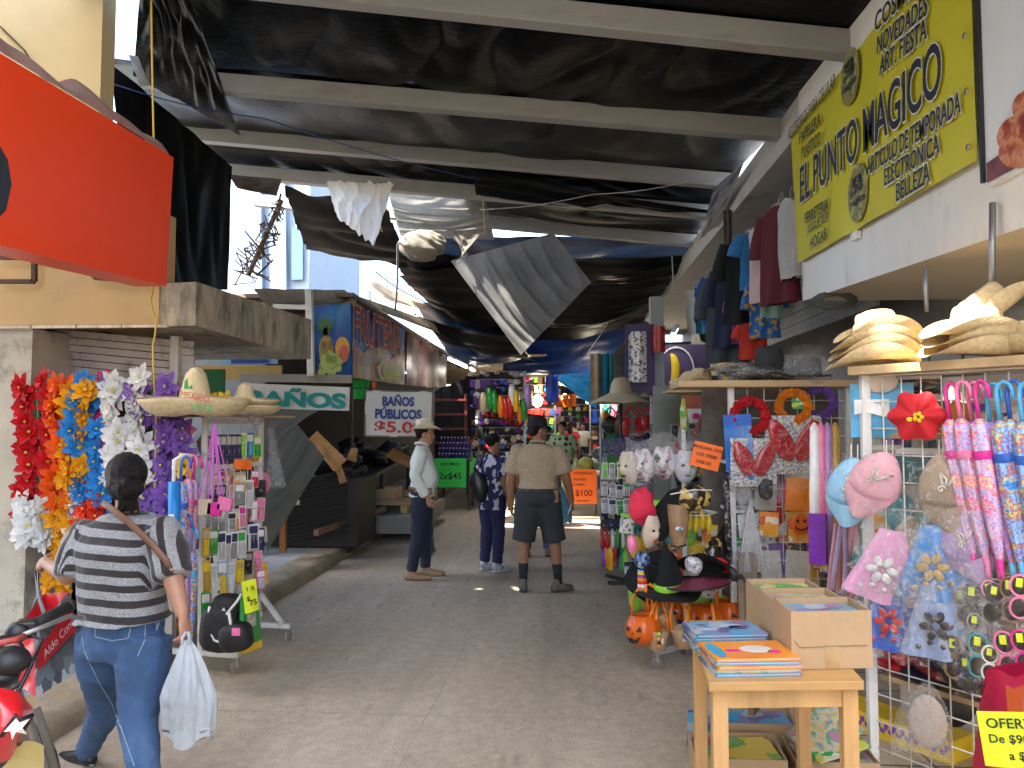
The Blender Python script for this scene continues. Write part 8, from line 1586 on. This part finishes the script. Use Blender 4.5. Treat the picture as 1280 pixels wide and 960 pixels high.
# ---- book table
tb = thing('book_table', 'plain pine table carrying books and cartons at the front right', 'table', (.8,3.0,0))
zt3 = .76; c1, c2, c4_ = PZ(889,851,zt3), PZ(1075,849,zt3), PZ(864,776,zt3); c3 = c2+(c4_-c1)
ax = (c2-c1); ay = (c4_-c1)
def tp_(u, v, z=0): q = c1+ax*u+ay*v; return V((q.x, q.y, z))
b = MB(); q = [tp_(-.02,-.02), tp_(1.02,-.02), tp_(1.02,1.02), tp_(-.02,1.02)]
b.add([p+V((0,0,zt3-.032)) for p in q]+[p+V((0,0,zt3)) for p in q], [(3,2,1,0),(4,5,6,7),(0,1,5,4),(1,2,6,5),(2,3,7,6),(3,0,4,7)]); b.build('table_top', mat('pine_top', (.50,.30,.12), .45, var=.25, scale=5, stretch=(.2,1,1)), tb, bevel=.004)
for u, v in ((.06,.05),(.94,.05),(.06,.93),(.94,.93)): b = MB(); b.bar(tp_(u,v,.002), tp_(u,v,zt3-.034), .052, .048); b.build('leg', WOOD, tb, bevel=.004)
for a_, d_ in (((.1,.05),(.9,.05)), ((.1,.93),(.9,.93)), ((.06,.1),(.06,.88)), ((.94,.1),(.94,.88))): b = MB(); b.bar(tp_(*a_,zt3-.07), tp_(*d_,zt3-.07), .022, .062); b.build('apron', WOOD, tb)
COV = {'a': pmat('cover_blue', [(.05,.3,.55),(.08,.42,.65),(.2,.25,.55),(.5,.6,.65),(.03,.08,.2),(.35,.2,.5),(.06,.4,.6)], 12, .3, coat=.4, soft=True), 'b': pmat('cover_orange', [(.8,.28,.02),(.85,.33,.02),(.8,.26,.02),(.85,.3,.03)], 6, .3, coat=.4), 'c': pmat('cover_mixed', [(.5,.1,.08),(.1,.3,.5),(.6,.45,.1),(.55,.5,.45),(.1,.35,.15),(.5,.2,.35)], 9, .3, coat=.4, soft=True, kind='noise'), 'd': PRINTS['green'], 'e': pmat('cover_purple', [(.35,.25,.5),(.5,.45,.65),(.25,.2,.4),(.6,.3,.4),(.55,.5,.6)], 14, .3, coat=.4, soft=True), 'f': pmat('cover_yellow', [(.8,.6,.05),(.2,.45,.1),(.8,.62,.08),(.5,.1,.08)], 10, .3, coat=.4)}
# the camera yaw of the table: books lie along it
ta = math.atan2(ax.y, ax.x)
def books(cx, cy_, z, n, cov, label, grp, rz, s=1.0, motif=False):
 q = PZ(cx, cy_, z+.009*n)
 for i in range(n):
  k_ = cov[i % len(cov)] if i < n-1 else cov[-1]
  o = inst('book', (q.x+rnd.uniform(-.004,.004), q.y+rnd.uniform(-.004,.004), z+.0065+.0125*i), '%s, %s from the bottom' % (label, ORD[i]) if i < n-1 else label+', topmost', 'book', grp, (0,0,rz+rnd.uniform(-.02,.02)), s, {'cover': COV[k_]})
  if i == n-1 and motif:
   for nm, m_, sh in motif:
    b = MB()
    for (x, y, r1_, r2_) in sh: b.add([(x+r1_*math.cos(2*PI*j/20), y+r2_*math.sin(2*PI*j/20), .0064) for j in range(20)], [tuple(range(20))])
    b.build(nm, m_, o, False)
books(905,790,zt3,5,'aca','blue picture book in the back stack on the pine table','books on the pine table',ta+.04,.92,[('pale_print', mat('cover_pale', (.4,.55,.7), .3), [(-.08,-.02,.05,.02),(.04,.03,.05,.03)]), ('dark_print', mat('cover_dark', (.08,.06,.2), .3), [(.06,.0,.045,.03),(-.09,.05,.02,.012)])])
books(936,818,zt3,5,'acb','picture book in the front stack on the pine table','books on the pine table',ta+.03,.98,[('pale_print', mat('cover_cream', (.7,.68,.66), .3), [(.03,.0,.06,.045)]), ('pink_print', cm('magenta'), [(.085,-.035,.025,.018),(-.06,-.01,.03,.016)]), ('blue_edge', mat('cover_cyan', (.05,.35,.6), .3), [(-.12,.0,.025,.09)])])
def carton(corner, dx_, dy_, h, label, grp=None, fill='c', flaps=True, nb=5):
 """an open carton: corner = front left floor point, dx/dy its sides"""
 c0 = V(corner); X3 = V(dx_); Y3_ = V(dy_); t = thing('carton', label, 'carton', c0+X3*.5+Y3_*.5, 0, grp); th = .006
 x_ = X3.normalized(); y_3 = Y3_.normalized(); Z3 = V((0,0,1)); b = MB()
 def pan(a, d, off):
  n_ = (d-a).normalized(); m_ = V((-n_.y, n_.x, 0))*th
  b.add([a, d, d+Z3*h, a+Z3*h, a+m_, d+m_, d+m_+Z3*h, a+m_+Z3*h], [(0,1,2,3),(7,6,5,4),(3,2,6,7),(0,4,5,1),(1,5,6,2),(4,0,3,7)])
 pan(c0, c0+X3, 0); pan(c0+X3, c0+X3+Y3_, 0); pan(c0+X3+Y3_, c0+Y3_, 0); pan(c0+Y3_, c0, 0)
 b.add([c0+Z3*.003, c0+X3+Z3*.003, c0+X3+Y3_+Z3*.003, c0+Y3_+Z3*.003], [(0,1,2,3)]); b.build('carton_walls', CARD, t)
 fb2 = MB(); m0 = c0+X3*.5-y_3*.002
 fb2.add([m0-x_*.025+Z3*.0, m0+x_*.025, m0+x_*.027+Z3*h*.42, m0-x_*.027+Z3*h*.42], [(0,1,2,3)]); fb2.build('packing_tape', mat('packing_tape', (.42,.28,.14), .2, coat=.3), t)
 b = MB(); b.tube([c0+x_*.01-y_3*.0025+Z3*h*.5, c0+x_*.03-y_3*.0025+Z3*h*.38, c0+X3-x_*.02-y_3*.0025+Z3*h*.40], .0012, 4); b.build('flap_seam', mat('seam_dark', (.2,.13,.07), .8), t)
 for i in range(nb):
  inst('book', c0+X3*.5+Y3_*.5+Z3*(.02+(h*.92-.02)*(i+.6)/nb), '%s in the %s' % (('picture book', 'picture book')[0]+', '+ORD[i]+' from the bottom', label.split(',')[0][:60]), 'book', 'books in the open cartons', (rnd.uniform(-.05,.05),rnd.uniform(-.04,.04),math.atan2(X3.y,X3.x)+rnd.uniform(-.04,.04)), (X3.length/.345, Y3_.length/.26, max(1, h*.9/nb/.0125*.7)), {'cover': COV[fill[i % len(fill)]]})
 return t
zc = zt3+.002; fl_ = PZ(990,837,zc); fr_2 = PZ(1091,835,zc); bl_ = PZ(932,722,zc+.19); bl_.z = zc
dX = (fr_2-fl_); dY = (bl_-fl_); dYn = dY/3.06
for i, (h_, fi, lb_) in enumerate(((.20,'ae','front open carton on the pine table'), (.19,'ca','middle open carton on the pine table'), (.185,'df','rear open carton on the pine table'))): carton(fl_+dY*(i/3), dX*(1-.04*i), dYn, h_, lb_, 'open cartons on the pine table', fi, nb=5)
zf = .003; g0 = PZ(862,975,zf)
A0 = V((P(864,940,3.6).x, 3.5, zf)); carton(A0, V((.40,.0,0)), V((0.02,.30,0)), .15, 'open carton under the table at the left', 'cartons of books under the table', 'fcd', nb=4)
carton(A0+V((.19,.36,0)), V((.36,-.01,0)), V((.03,.26,0)), .17, 'open carton under the table at the back', 'cartons of books under the table', 'ea', nb=4)
carton(A0+V((.44,.02,0)), V((.36,.0,0)), V((0.02,.29,0)), .14, 'open carton under the table at the right', 'cartons of books under the table', 'cd', nb=3)
inst('book', A0+V((.60,.12,.23)), 'green and red picture book propped open on the right carton', 'book', 'loose books under the table', (R(24),R(-22),.5), .95, {'cover': COV['c']}); inst('book', A0+V((.62,.10,.19)), 'white edged picture book under the propped green one', 'book', 'loose books under the table', (R(8),R(-8),.35), .9, {'cover': COV['d']})
for i in range(6): inst('book', A0+V((.10+.022*i,.42,.12)), 'upright blue spined book, %s in the row behind the left carton' % ORD[i], 'book', 'upright books behind the left carton', (0,R(78),1.5), .62, {'cover': COV['a']})
b = MB(); p = PZ(960,905,0); b.bar((.95,4.0,.1), (1.25,4.6,.1), .03, .2); tag(b.build('cardboard_sheet', mat('brown_card', (.2,.12,.06), .8, var=.3)), 'brown taped cardboard sheet leaning behind the table legs', 'cardboard')
b = MB(); b.sheet(lambda u, v: V((1.0+.75*u, 4.0+.55*v, .115+.01*fbm((u*4,v*4,1)))), 8, 8); tag(b.build('cardboard_mat', CARD), 'flattened cardboard lying on the tiles behind the table', 'cardboard')
# ================================================================ STALLS FARTHER DOWN THE STREET
c = MB(); c.ell((0,0,-.06), (.055,.045,.06), None, 12, 8, lambda p: p*(1+.15*fbm(p*20))); define('far_bundle', 'hanging_bundle', [('b', c, [W_], None)])
c = MB(); c.prism([(x, z-.07) for x, z in rrect(.10,.14,.012)], .012, -.012); define('far_packet', 'hanging_packet', [('b', c, [W_], None)])
c = MB(); c.ell((0,0,-.05), (.075,.05,.05), None, 12, 7); c.ell((0,-.06,-.075), (.06,.05,.008), None, 10, 5); define('far_cap', 'cap', [('b', c, [W_], None)])
c = MB(); c.sheet(lambda u, v: V(((u-.5)*(.16-.05*math.sin(PI*v)), -.03*math.sin(PI*u)+.01*math.sin(u*14), -.26*v)), 10, 6); c.sheet(lambda u, v: V(((.5-u)*(.16-.05*math.sin(PI*v)), .02, -.26*v)), 6, 4); define('far_garment', 'hanging_garment', [('b', c, [W_], None)])
c = MB(); c.tube([(0,0,0),(-.05,0,-.06),(-.05,0,-.1)], .006, 5); c.tube([(0,0,0),(.05,0,-.06),(.05,0,-.1)], .006, 5); c.ell((0,0,-.15), (.075,.035,.075), None, 12, 8, lambda p: V((p.x*(1-.25*(p.z > .03)), p.y, p.z))); define('far_handbag', 'handbag', [('b', c, [W_], None)])
c = MB(); c.lathe([(0,-.02),(.03,-.03),(.045,-.1),(.05,-.2),(.03,-.3),(.0,-.32)], 12); define('far_pinata', 'hanging_toy', [('b', c, [W_], None)])
NM = {'far_bundle': 'bundle', 'far_packet': 'packet', 'far_cap': 'cap', 'far_garment': 'garment', 'far_handbag': 'handbag', 'far_pinata': 'toy'}
def fmat(cn): return mat('far_'+cn.replace(' ', '_'), [min(.85, x*.9) for x in PAL[cn]], .5, var=.45, scale=22)
fr8 = frac(88)
def display(name, label, o, ux, W3, z0, z1, cols, rows, face, kinds, colours, where, back=None, jit=.03, skip=.05):
 """a stall front: frame, wires and rows of goods; o = lower corner, ux = direction along the front"""
 o = V(o); ux = V(ux).normalized(); t = thing(name, label, 'stall', (o.x, o.y, 0)); nn = V((math.sin(face), -math.cos(face), 0))
 for s in (0, W3): b = MB(); b.bar(o+ux*s+V((0,0,0)), o+ux*s+V((0,0,z1)), .05); b.build('post', STEEL, t)
 b = MB()
 for j in range(rows): z = z0+(z1-z0)*(j+.95)/rows; b.tube([o+ux*0+V((0,0,z)), o+ux*W3+V((0,0,z))], .008, 5)
 b.build('rail', STEEL, t)
 b = MB(); q = o-nn*.25; b.add([q+V((0,0,.1)), q+ux*W3+V((0,0,.1)), q+ux*W3+V((0,0,z1)), q+V((0,0,z1)), q-nn*.03+V((0,0,.1)), q+ux*W3-nn*.03+V((0,0,.1)), q+ux*W3-nn*.03+V((0,0,z1)), q-nn*.03+V((0,0,z1))], [(0,1,2,3),(7,6,5,4),(0,4,5,1),(1,5,6,2),(2,6,7,3),(3,7,4,0)]); b.build('back_panel', back or mat('dark_back', (.05,.045,.05), .8, var=.5, scale=8), t)
 for j in range(rows):
  kd = fr8.choice(kinds); base = fr8.choice(colours)
  for i in range(cols):
   if fr8.random() < skip: continue
   if fr8.random() < .3: kd = fr8.choice(kinds)
   cn = base if fr8.random() < .35 else fr8.choice(colours)
   z = z0+(z1-z0)*(j+.95)/rows; p = o+ux*(W3*(i+.5)/cols+fr8.uniform(-jit,jit))+V((0,0,z+fr8.uniform(-jit,jit)))+nn*fr8.uniform(.0,.1)
   s = (z1-z0)/rows/.17*fr8.uniform(.85,1.25)*{'far_garment': .72, 'far_handbag': .8, 'far_pinata': .62}.get(kd, 1)
   inst(kd, p, 'small %s %s hanging %s' % (cn, NM[kd], where), NM[kd], '%s %ss %s' % (cn, NM[kd], where), (0, fr8.uniform(-.15,.15), face+fr8.uniform(-.3,.3)), s, {'b': fmat(cn)})
 return t
ALL = ['red','blue','white','pink','purple','green','yellow','orange','black','navy','silver','sky blue','magenta','brown','lime','teal','white','beige','black','navy']
K_ = list(KINDS_ for KINDS_ in ('far_bundle','far_packet','far_cap','far_garment','far_handbag'))
DK = ['black','navy','red','grey','blue','white','silver','brown','purple','beige','white','black']
Yl = 16.4; a_, c_ = P(587,600,Yl), P(656,600,Yl)
display('toy_stall', 'crowded stall front of small goods behind the woman in the floral blouse', (a_.x,Yl,0), (1,0,0), c_.x-a_.x, .35, 2.75, 11, 14, 0, K_, DK, 'on the crowded stall behind the floral blouse')
Yl = 20.5; a_, c_ = P(640,600,Yl), P(694,600,Yl)
display('toy_stall', 'second crowded stall front beyond the cap man head', (a_.x,Yl,0), (1,0,0), c_.x-a_.x, .5, 2.9, 8, 11, 0, K_, ALL, 'on the second crowded stall')
Yl = 26; a_, c_ = P(672,600,Yl), P(700,600,Yl)
display('toy_stall', 'third stall front at the left of the far street', (a_.x,Yl,0), (1,0,0), c_.x-a_.x, .5, 2.8, 6, 8, 0, K_, ALL, 'on the third far stall')
# hanging toys under the canopies
for i, (px, py, cn) in enumerate(((612,482,'green'), (618,486,'green'), (626,492,'orange'), (632,494,'red'), (637,492,'red'), (645,485,'yellow'), (650,506,'orange'), (655,496,'green'), (660,480,'lilac'), (604,488,'beige'), (640,478,'white'))):
 inst('far_pinata', P(px,py,15.9), '%s bright toy hanging at the top of the crowded stall, %s along' % (cn, ORD[i]), 'toy', 'bright toys hanging over the crowded stall', (0,0,i), 1.6 if i != 6 else 1.2, {'b': sl_(cn)})
b = MB(); b.sheet(lambda u, v: P(598+36*u, 466+3*math.sin(u*6)+18*v*(1-.4*u), 17.2)+V((0,.1*math.sin(u*5),0)), 16, 6); tag(b.build('striped_banner', pmat('red_white_banner', [(.5,.06,.05),(.5,.06,.05),(.75,.7,.65),(.55,.07,.06),(.52,.06,.05)], 1.1, .6)), 'faded red and white cloth hung above the crowded stall', 'banner')
for i, (x0, x1, y0, y1, Y) in enumerate(((663,672,497,511,21),(673,682,497,512,21),(683,691,498,511,21),(694,702,494,509,22),(703,711,493,509,22),(712,720,492,508,22))):
 b = MB(); b.sheet(lambda u, v: P(x0+(x1-x0)*u, y0+(y1-y0)*v, Y)+V((0,.03*math.sin(u*3),0)), 4, 4); t = tag(b.build('orange_card', NEON_O), 'orange price card strung across the far street, %s from the left' % ORD[i], 'price card', 'orange price cards strung across the far street')
# orange $100 notice on a folding table with bags
y4 = 13.6; tt = thing('notice_table', 'small pale table with an orange notice on its front in the far street', 'table', P(729,640,y4)); a_, c_ = P(710,592,y4), P(748,592,y4)
b = MB(); b.box(((a_.x+c_.x)/2,y4+.3,a_.z), (c_.x-a_.x+.1,.6,.04)); b.build('table_top', W_, tt)
b = MB(); b.box(((a_.x+c_.x)/2,y4+.3,a_.z-.24), (c_.x-a_.x,.5,.44)); b.build('skirt', mat('pale_blue_side', (.3,.38,.48), .5), tt)
for x in (a_.x+.04, c_.x-.04): b = MB(); b.bar((x,y4+.05,0), (x,y4+.05,a_.z-.45), .03); b.build('leg', DKM, tt)
note(729,608,y4-.03,.47,.60,NEON_O,[('HORQUILLAS',0,.38,.055),('PLANAS',-.12,.2,.06),('O JUMBO',-.16,.05,.05),('$100',.02,-.2,.15),('MAYOREO',-.0,-.42,.045)],'orange notice lettered $100 on the pale table in the far street',0,None,0,.0, ink=mat('dark_red_ink', (.10,.01,.01), .6))
b = MB(); b.ell(P(732,579,y4+.2), (.14,.1,.11), None, 16, 9, lambda p: p*(1+.15*fbm(p*10))); tag(b.build('yellow_bag', cloth('yellow_green_bag', (.55,.56,.15), .5, .3)), 'yellow green plastic bundle on the pale table', 'bundle')
# right hand stalls beyond the dark goods stand
yr = 10.8; a_, c_ = P(752,600,yr), P(830,600,yr)
display('bag_stall', 'right hand stall with handbags and packs beyond the goods stand', (a_.x,yr,0), (1,0,0), c_.x-a_.x, .3, 1.72, 9, 8, 0, ['far_packet','far_bundle','far_packet','far_handbag'], ['navy','white','silver','blue','green','black','grey','white','pink'], 'on the right hand bag stall', jit=.02)
for i, (px, py, cn, s) in enumerate(((763,508,'black',1.6),(775,510,'brown',1.5),(788,507,'red',1.9),(798,508,'red',1.8),(809,508,'red',1.5),(757,506,'orange',.9))): inst('far_handbag', P(px,py,10.2), '%s handbag hanging under the wide straw hat, %s from the left' % (cn, ORD[i]), 'handbag', 'handbags under the wide straw hat', (0,0,.2*i), s, {'b': sl_(cn) if cn == 'red' else cm(cn)})
b = MB(); q = P(776,503,9.2); b.lathe([(0,.30),(.07,.29),(.105,.24),(.135,.12),(.16,.10),(.26,.05),(.36,.0),(.365,-.008),(.26,.03),(.14,.07)], 36, q, fn=lambda p, a: p+V((0,0,.008*math.sin(a*5)*(p.x*p.x+p.y*p.y)/.1))); tag(b.build('sun_hat', mat('natural_straw', (.44,.36,.24), .8, var=.12, scale=40, bump=.4)), 'wide brimmed natural straw sun hat high up left of the grey column', 'sun hat')
b = MB(); b.tube([P(776,503,9.2), P(776,560,9.2), V((P(776,560,9.2).x,9.2,0))], .018, 8); tag(b.build('hat_pole', DKM), 'thin dark pole carrying the wide straw sun hat', 'pole')
for i, px in enumerate((794,806)): b = MB(); b.lathe([(0,.1),(.08,.09),(.1,.0),(.19,-.02)], 20, P(px,494,9.9)); tag(b.build('sun_hat', mat('natural_straw', (.44,.36,.24), .8)), 'small straw hat behind the wide sun hat, %s one' % ('left','right')[i], 'sun hat')
b = MB(); b.box((P(800,470,12.5).x+.8, 12.6, 1.2), (2.2,.05,2.4)); tag(b.build('partition_panel', mat('dim_panel', (.12,.11,.10), .8, var=.3)), 'dim partition behind the handbag stall', 'partition')
for i, (px, w2, c, lb_) in enumerate(((757,.3,(.02,.22,.38),'bright blue cloth hanging by the brown canopy at the right'), (764,.14,(.1,.35,.33),'sea green cloth strip hanging at the right'), (784,.2,(.03,.14,.3),'blue cloth hanging behind the sun hat'), (747,.3,(.4,.33,.24),'tan cloth hanging at the right of the far street'))):
 b = MB(); q = P(px,442,15.5); b.sheet(lambda u, v: q+V(((u-.5)*w2,.05*math.sin(u*10),-1.0*v)), 10, 8); tag(b.build('hanging_cloth', cloth('hang%d' % i, c, .7, .35)), lb_, 'cloth')
yr = 19; a_ = P(752,600,yr)
display('goods_stall', 'far right stall front of small bright goods', (a_.x,yr,0), (1,0,0), 1.6, .4, 2.6, 7, 9, 0, K_, ALL, 'on the far right stall')
yr = 27; a_ = P(738,600,yr)
display('goods_stall', 'farthest right stall front by the sunlit end', (a_.x,yr,0), (1,0,0), 2.4, .4, 2.7, 8, 8, 0, K_, ALL, 'on the farthest right stall')
display('goods_stall', 'left stall side along the far street', (-1.75,16.6,0), (.12,1,0), 4.0, .4, 2.5, 10, 9, R(90), K_, ALL, 'along the left stall side')
# parked bicycle
bc = thing('bicycle', 'bicycle parked on the right of the far street', 'bicycle', P(738,575,17.5)); q0 = V((P(735,560,17.5).x,17.4,0))
for dy in (0, 1.0):
 b = MB(); cc = q0+V((.12*dy,dy,.33)); b.tube([cc+V((.33*math.cos(2*PI*i/26)*.75,.33*math.cos(2*PI*i/26)*.65,.33*math.sin(2*PI*i/26))) for i in range(27)], .022, 6, False); w__ = b.build('wheel', BLK, bc)
 b = MB()
 for i in range(10): b.tube([cc, cc+V((.31*math.cos(.628*i)*.75,.31*math.cos(.628*i)*.65,.31*math.sin(.628*i)))], .004, 4)
 b.build('spokes', STEEL, w__)
b = MB(); p0 = q0+V((0,0,.33)); p1 = q0+V((.12,1,.33)); h0 = q0+V((.02,.12,.85)); s0 = q0+V((.08,.7,.8)); k0 = q0+V((.06,.5,.3))
for a, e in ((p0,h0),(h0,k0),(h0,s0),(s0,k0),(k0,p1),(s0,p1)): b.tube([a, e], .018, 6)
b.build('frame', mat('red_frame', (.4,.03,.03), .3), bc); b = MB(); b.tube([h0+V((-.22,0,.1)), h0+V((0,0,.08)), h0+V((.22,0,.1))], .014, 6); b.build('handlebar', STEEL, bc); b = MB(); b.ell(s0+V((0,0,.06)), (.09,.13,.035)); b.build('saddle', BLK, bc)
b = MB(); b.box(q0+V((.25,.4,.6)), (.35,.3,.3)); b.ell(q0+V((.3,.2,.95)), (.22,.15,.16)); tag(b.build('white_bundle', pmat('mixed_bundle', [(.6,.6,.58),(.3,.5,.4),(.65,.62,.6),(.2,.3,.4)], 6, .6)), 'white and green bundle beside the parked bicycle', 'bundle')
# far canopies: sheets that leave small gaps between them
for i, (x0, x1, y0, y1, z0, z1, m_, lb_) in enumerate(((-4.2,-.3,17.5,24,3.2,2.85,mat('tan_sheet', (.32,.25,.17), .8),'tan sheet over the far left stalls'), (-.45,3.6,18.8,25,3.6,3.1,TARP2,'black sheet over the far right of the street'), (-4.2,.4,24.2,32,3.5,3.2,NAVYT,'navy sheet over the far left of the street'), (.2,4,25.3,33,3.5,3.2,mat('tan_sheet', (.32,.25,.17), .8),'tan sheet over the far end right'), (-4,4,32.4,46,3.6,3.2,TARP2,'black sheet over the far end of the street'))):
 tarp((x0,y0,z0), (x1,y0,z0), (x0,y1,z1), (x1,y1,z1), m_, lb_, nu=30, nv=14, sag=.3, wr=.1, seed=70+i, grp='sheets over the far street')
display('toy_stall', 'last stall front closing the view at the far end', (-.9,41,0), (1,0,0), 5.0, .4, 3.0, 12, 8, 0, K_, ALL, 'on the last stall at the far end')
for i, (px, py, Y) in enumerate(((741,489,24),(722,487,30),(672,501,19.8),(757,494,18.5),(735,500,36),(706,497,33))):  # glowing balls added to keep small bright spots at the covered far end
 b = MB(); b.ell(P(px,py,Y), (.12,.12,.16)); tag(b.build('bright_spot', mat('spot_glow', (1,.86,.6), .4, emit=14)), 'glowing ball added as a bright spot at the far end, %s one' % ORD[i], 'bulb', 'bright spots at the far end')
t = thing('tree', 'dark leafy tree at the end of the far street on the right', 'tree', (2.6,48,0)); b = MB(); b.limb([(2.6,48,0),(2.7,48,1.6),(2.4,48,3)], [.2,.16,.1], 10); b.build('trunk', mat('bark', (.12,.08,.05), .9), t)
b = MB(); r_ = frac(6)
for i in range(1400):
 a = r_.uniform(0,6.28); ph = r_.uniform(-1,1); rad = r_.uniform(.5,1)**.5; k = 1+.3*fbm((math.cos(a)*2,math.sin(a)*2,ph*2)); c = V((2.5+math.cos(a)*(1-ph*ph)**.5*2.2*rad*k, 48+math.sin(a)*(1-ph*ph)**.5*2.0*rad*k, 3.1+ph*1.7*rad*k)); d = V((r_.uniform(-1,1),r_.uniform(-1,1),r_.uniform(-1,1)))*.16; e = V((r_.uniform(-1,1),r_.uniform(-1,1),r_.uniform(-1,1)))*.12
 b.add([c-d, c+e, c+d, c-e], [(0,1,2,3)])
b.build('crown', mat('leaf_green', (.05,.09,.025), .7, var=.5, scale=2), t)
# ================================================================ MORE GOODS BETWEEN THE OTHERS
fr9 = frac(19)
def fill(kinds, n, box, Yf, rz, where, cols, s=1.0):
 x0, x1, y0, y1 = box
 for i in range(n):
  kd = fr9.choice(kinds); cn = fr9.choice(cols); px = x0+(x1-x0)*((i*.618) % 1); py = y0+(y1-y0)*((i+.5)/n)
  k = fr9.uniform(.85,1.15)*s; m = {'pack': {'card': cm(fr9.choice(['white','white',cn])), 'print': cm(cn), 'blister': sl_(fr9.choice([cn,'silver','white']))}, 'bag': {'contents': cm(cn)}, 'packet': {'packet_body': fr9.choice([sl_(cn), PRINTS['multi'], PRINTS['orange'], PRINTS['white']]), 'header': cm(cn)}}.get(kd)
  nm = {'pack': 'carded pack', 'bag': 'bagged trinket', 'packet': 'printed packet'}[kd]
  inst(kd, P(px, py, Yf(px)-fr9.uniform(0,.05)), '%s %s %s' % (cn, nm, where), nm, '%s %ss %s' % (cn, nm, where), (0, fr9.uniform(-.12,.12), rz+fr9.uniform(-.2,.2)), k, m)
fill(['bag','packet','bag','pack'], 46, (922,1040,545,715), lambda x: Y2+.06, rz2, 'behind the others on the second rack', ['red','orange','black','silver','purple','green','white','yellow','brown','pink'], 1.0)
fill(['pack','bag','packet','pack'], 40, (256,330,535,765), lambda x: rY(x)+.1, RZ, 'behind the front row of the wheeled rack', ['white','navy','pink','grey','beige','green','yellow','black','silver','brown'], .85)
fill(['packet','bag','packet','pack'], 30, (1080,1272,490,556), lambda x: RY(x)+.22, rz1, 'on the shelves behind the wire grid', ['white','sky blue','teal','beige','purple','silver','orange'], .8)
fill(['packet','bag','packet','bag'], 34, (1076,1272,590,800), lambda x: RY(x)+.25, rz1, 'on the back board of the grid rack', ['white','beige','teal','silver','lilac','pink','brown','sky blue'], 1.0)
fill(['bag','bag','packet'], 22, (785,905,640,740), lambda x: ym+.22, -.1, 'around the mask stand pole', ['orange','black','purple','silver','lime','brown','yellow'], .95)
fill(['bag','packet','pack'], 18, (872,912,600,735), lambda x: 5.9, -.1, 'hanging between the mask stand and the second rack', ['white','black','brown','silver','gold','navy'], 1.0)
yq = 7.1; a_, c_ = P(842,600,yq), P(916,600,yq)
display('goods_stall', 'stall front of mixed goods behind the mask stand', (a_.x,yq,0), (1,0,0), c_.x-a_.x, .3, 1.62, 7, 9, 0, ['far_packet','far_bundle','far_packet','far_handbag'], ['white','black','brown','silver','navy','beige','red','yellow','purple','green'], 'behind the mask stand', jit=.02)
# crumpled clear bags draped over the goods
for i, (px, py, Y, w3, h3, lb_) in enumerate(((1000,575,5.1,.36,.4,'wide crinkled clear sheet over the right red wings'), (945,590,5.1,.3,.34,'crinkled clear sheet over the left red wings'), (965,700,5.1,.26,.3,'crinkled clear sheet over the left foil packet'), (1000,702,5.1,.28,.3,'crinkled clear sheet over the right foil packet'), (1118,690,3.3,.34,.36,'crinkled clear sheet over the pink cape'), (1172,690,3.15,.34,.36,'crinkled clear sheet over the golden cape'), (1112,756,3.3,.28,.3,'crinkled clear sheet over the red motif cape'), (1172,758,3.15,.32,.34,'crinkled clear sheet over the pale blue cape'), (935,690,5.0,.22,.5,'long crinkled clear sheet over the silver wands'))):
 b = MB(); q = P(px,py,Y-.1); b.sheet(lambda u, v: q+Matrix.Rotation(-.4,3,'Z') @ V(((u-.5)*w3*(.75+.35*v), -.03*math.sin(PI*u)+.03*fbm((u*6,v*6,px)), (.5-v)*h3)), 18, 18); tag(b.build('clear_sheet', CLEAR), lb_, 'clear sheet', 'crinkled clear sheets over the goods')
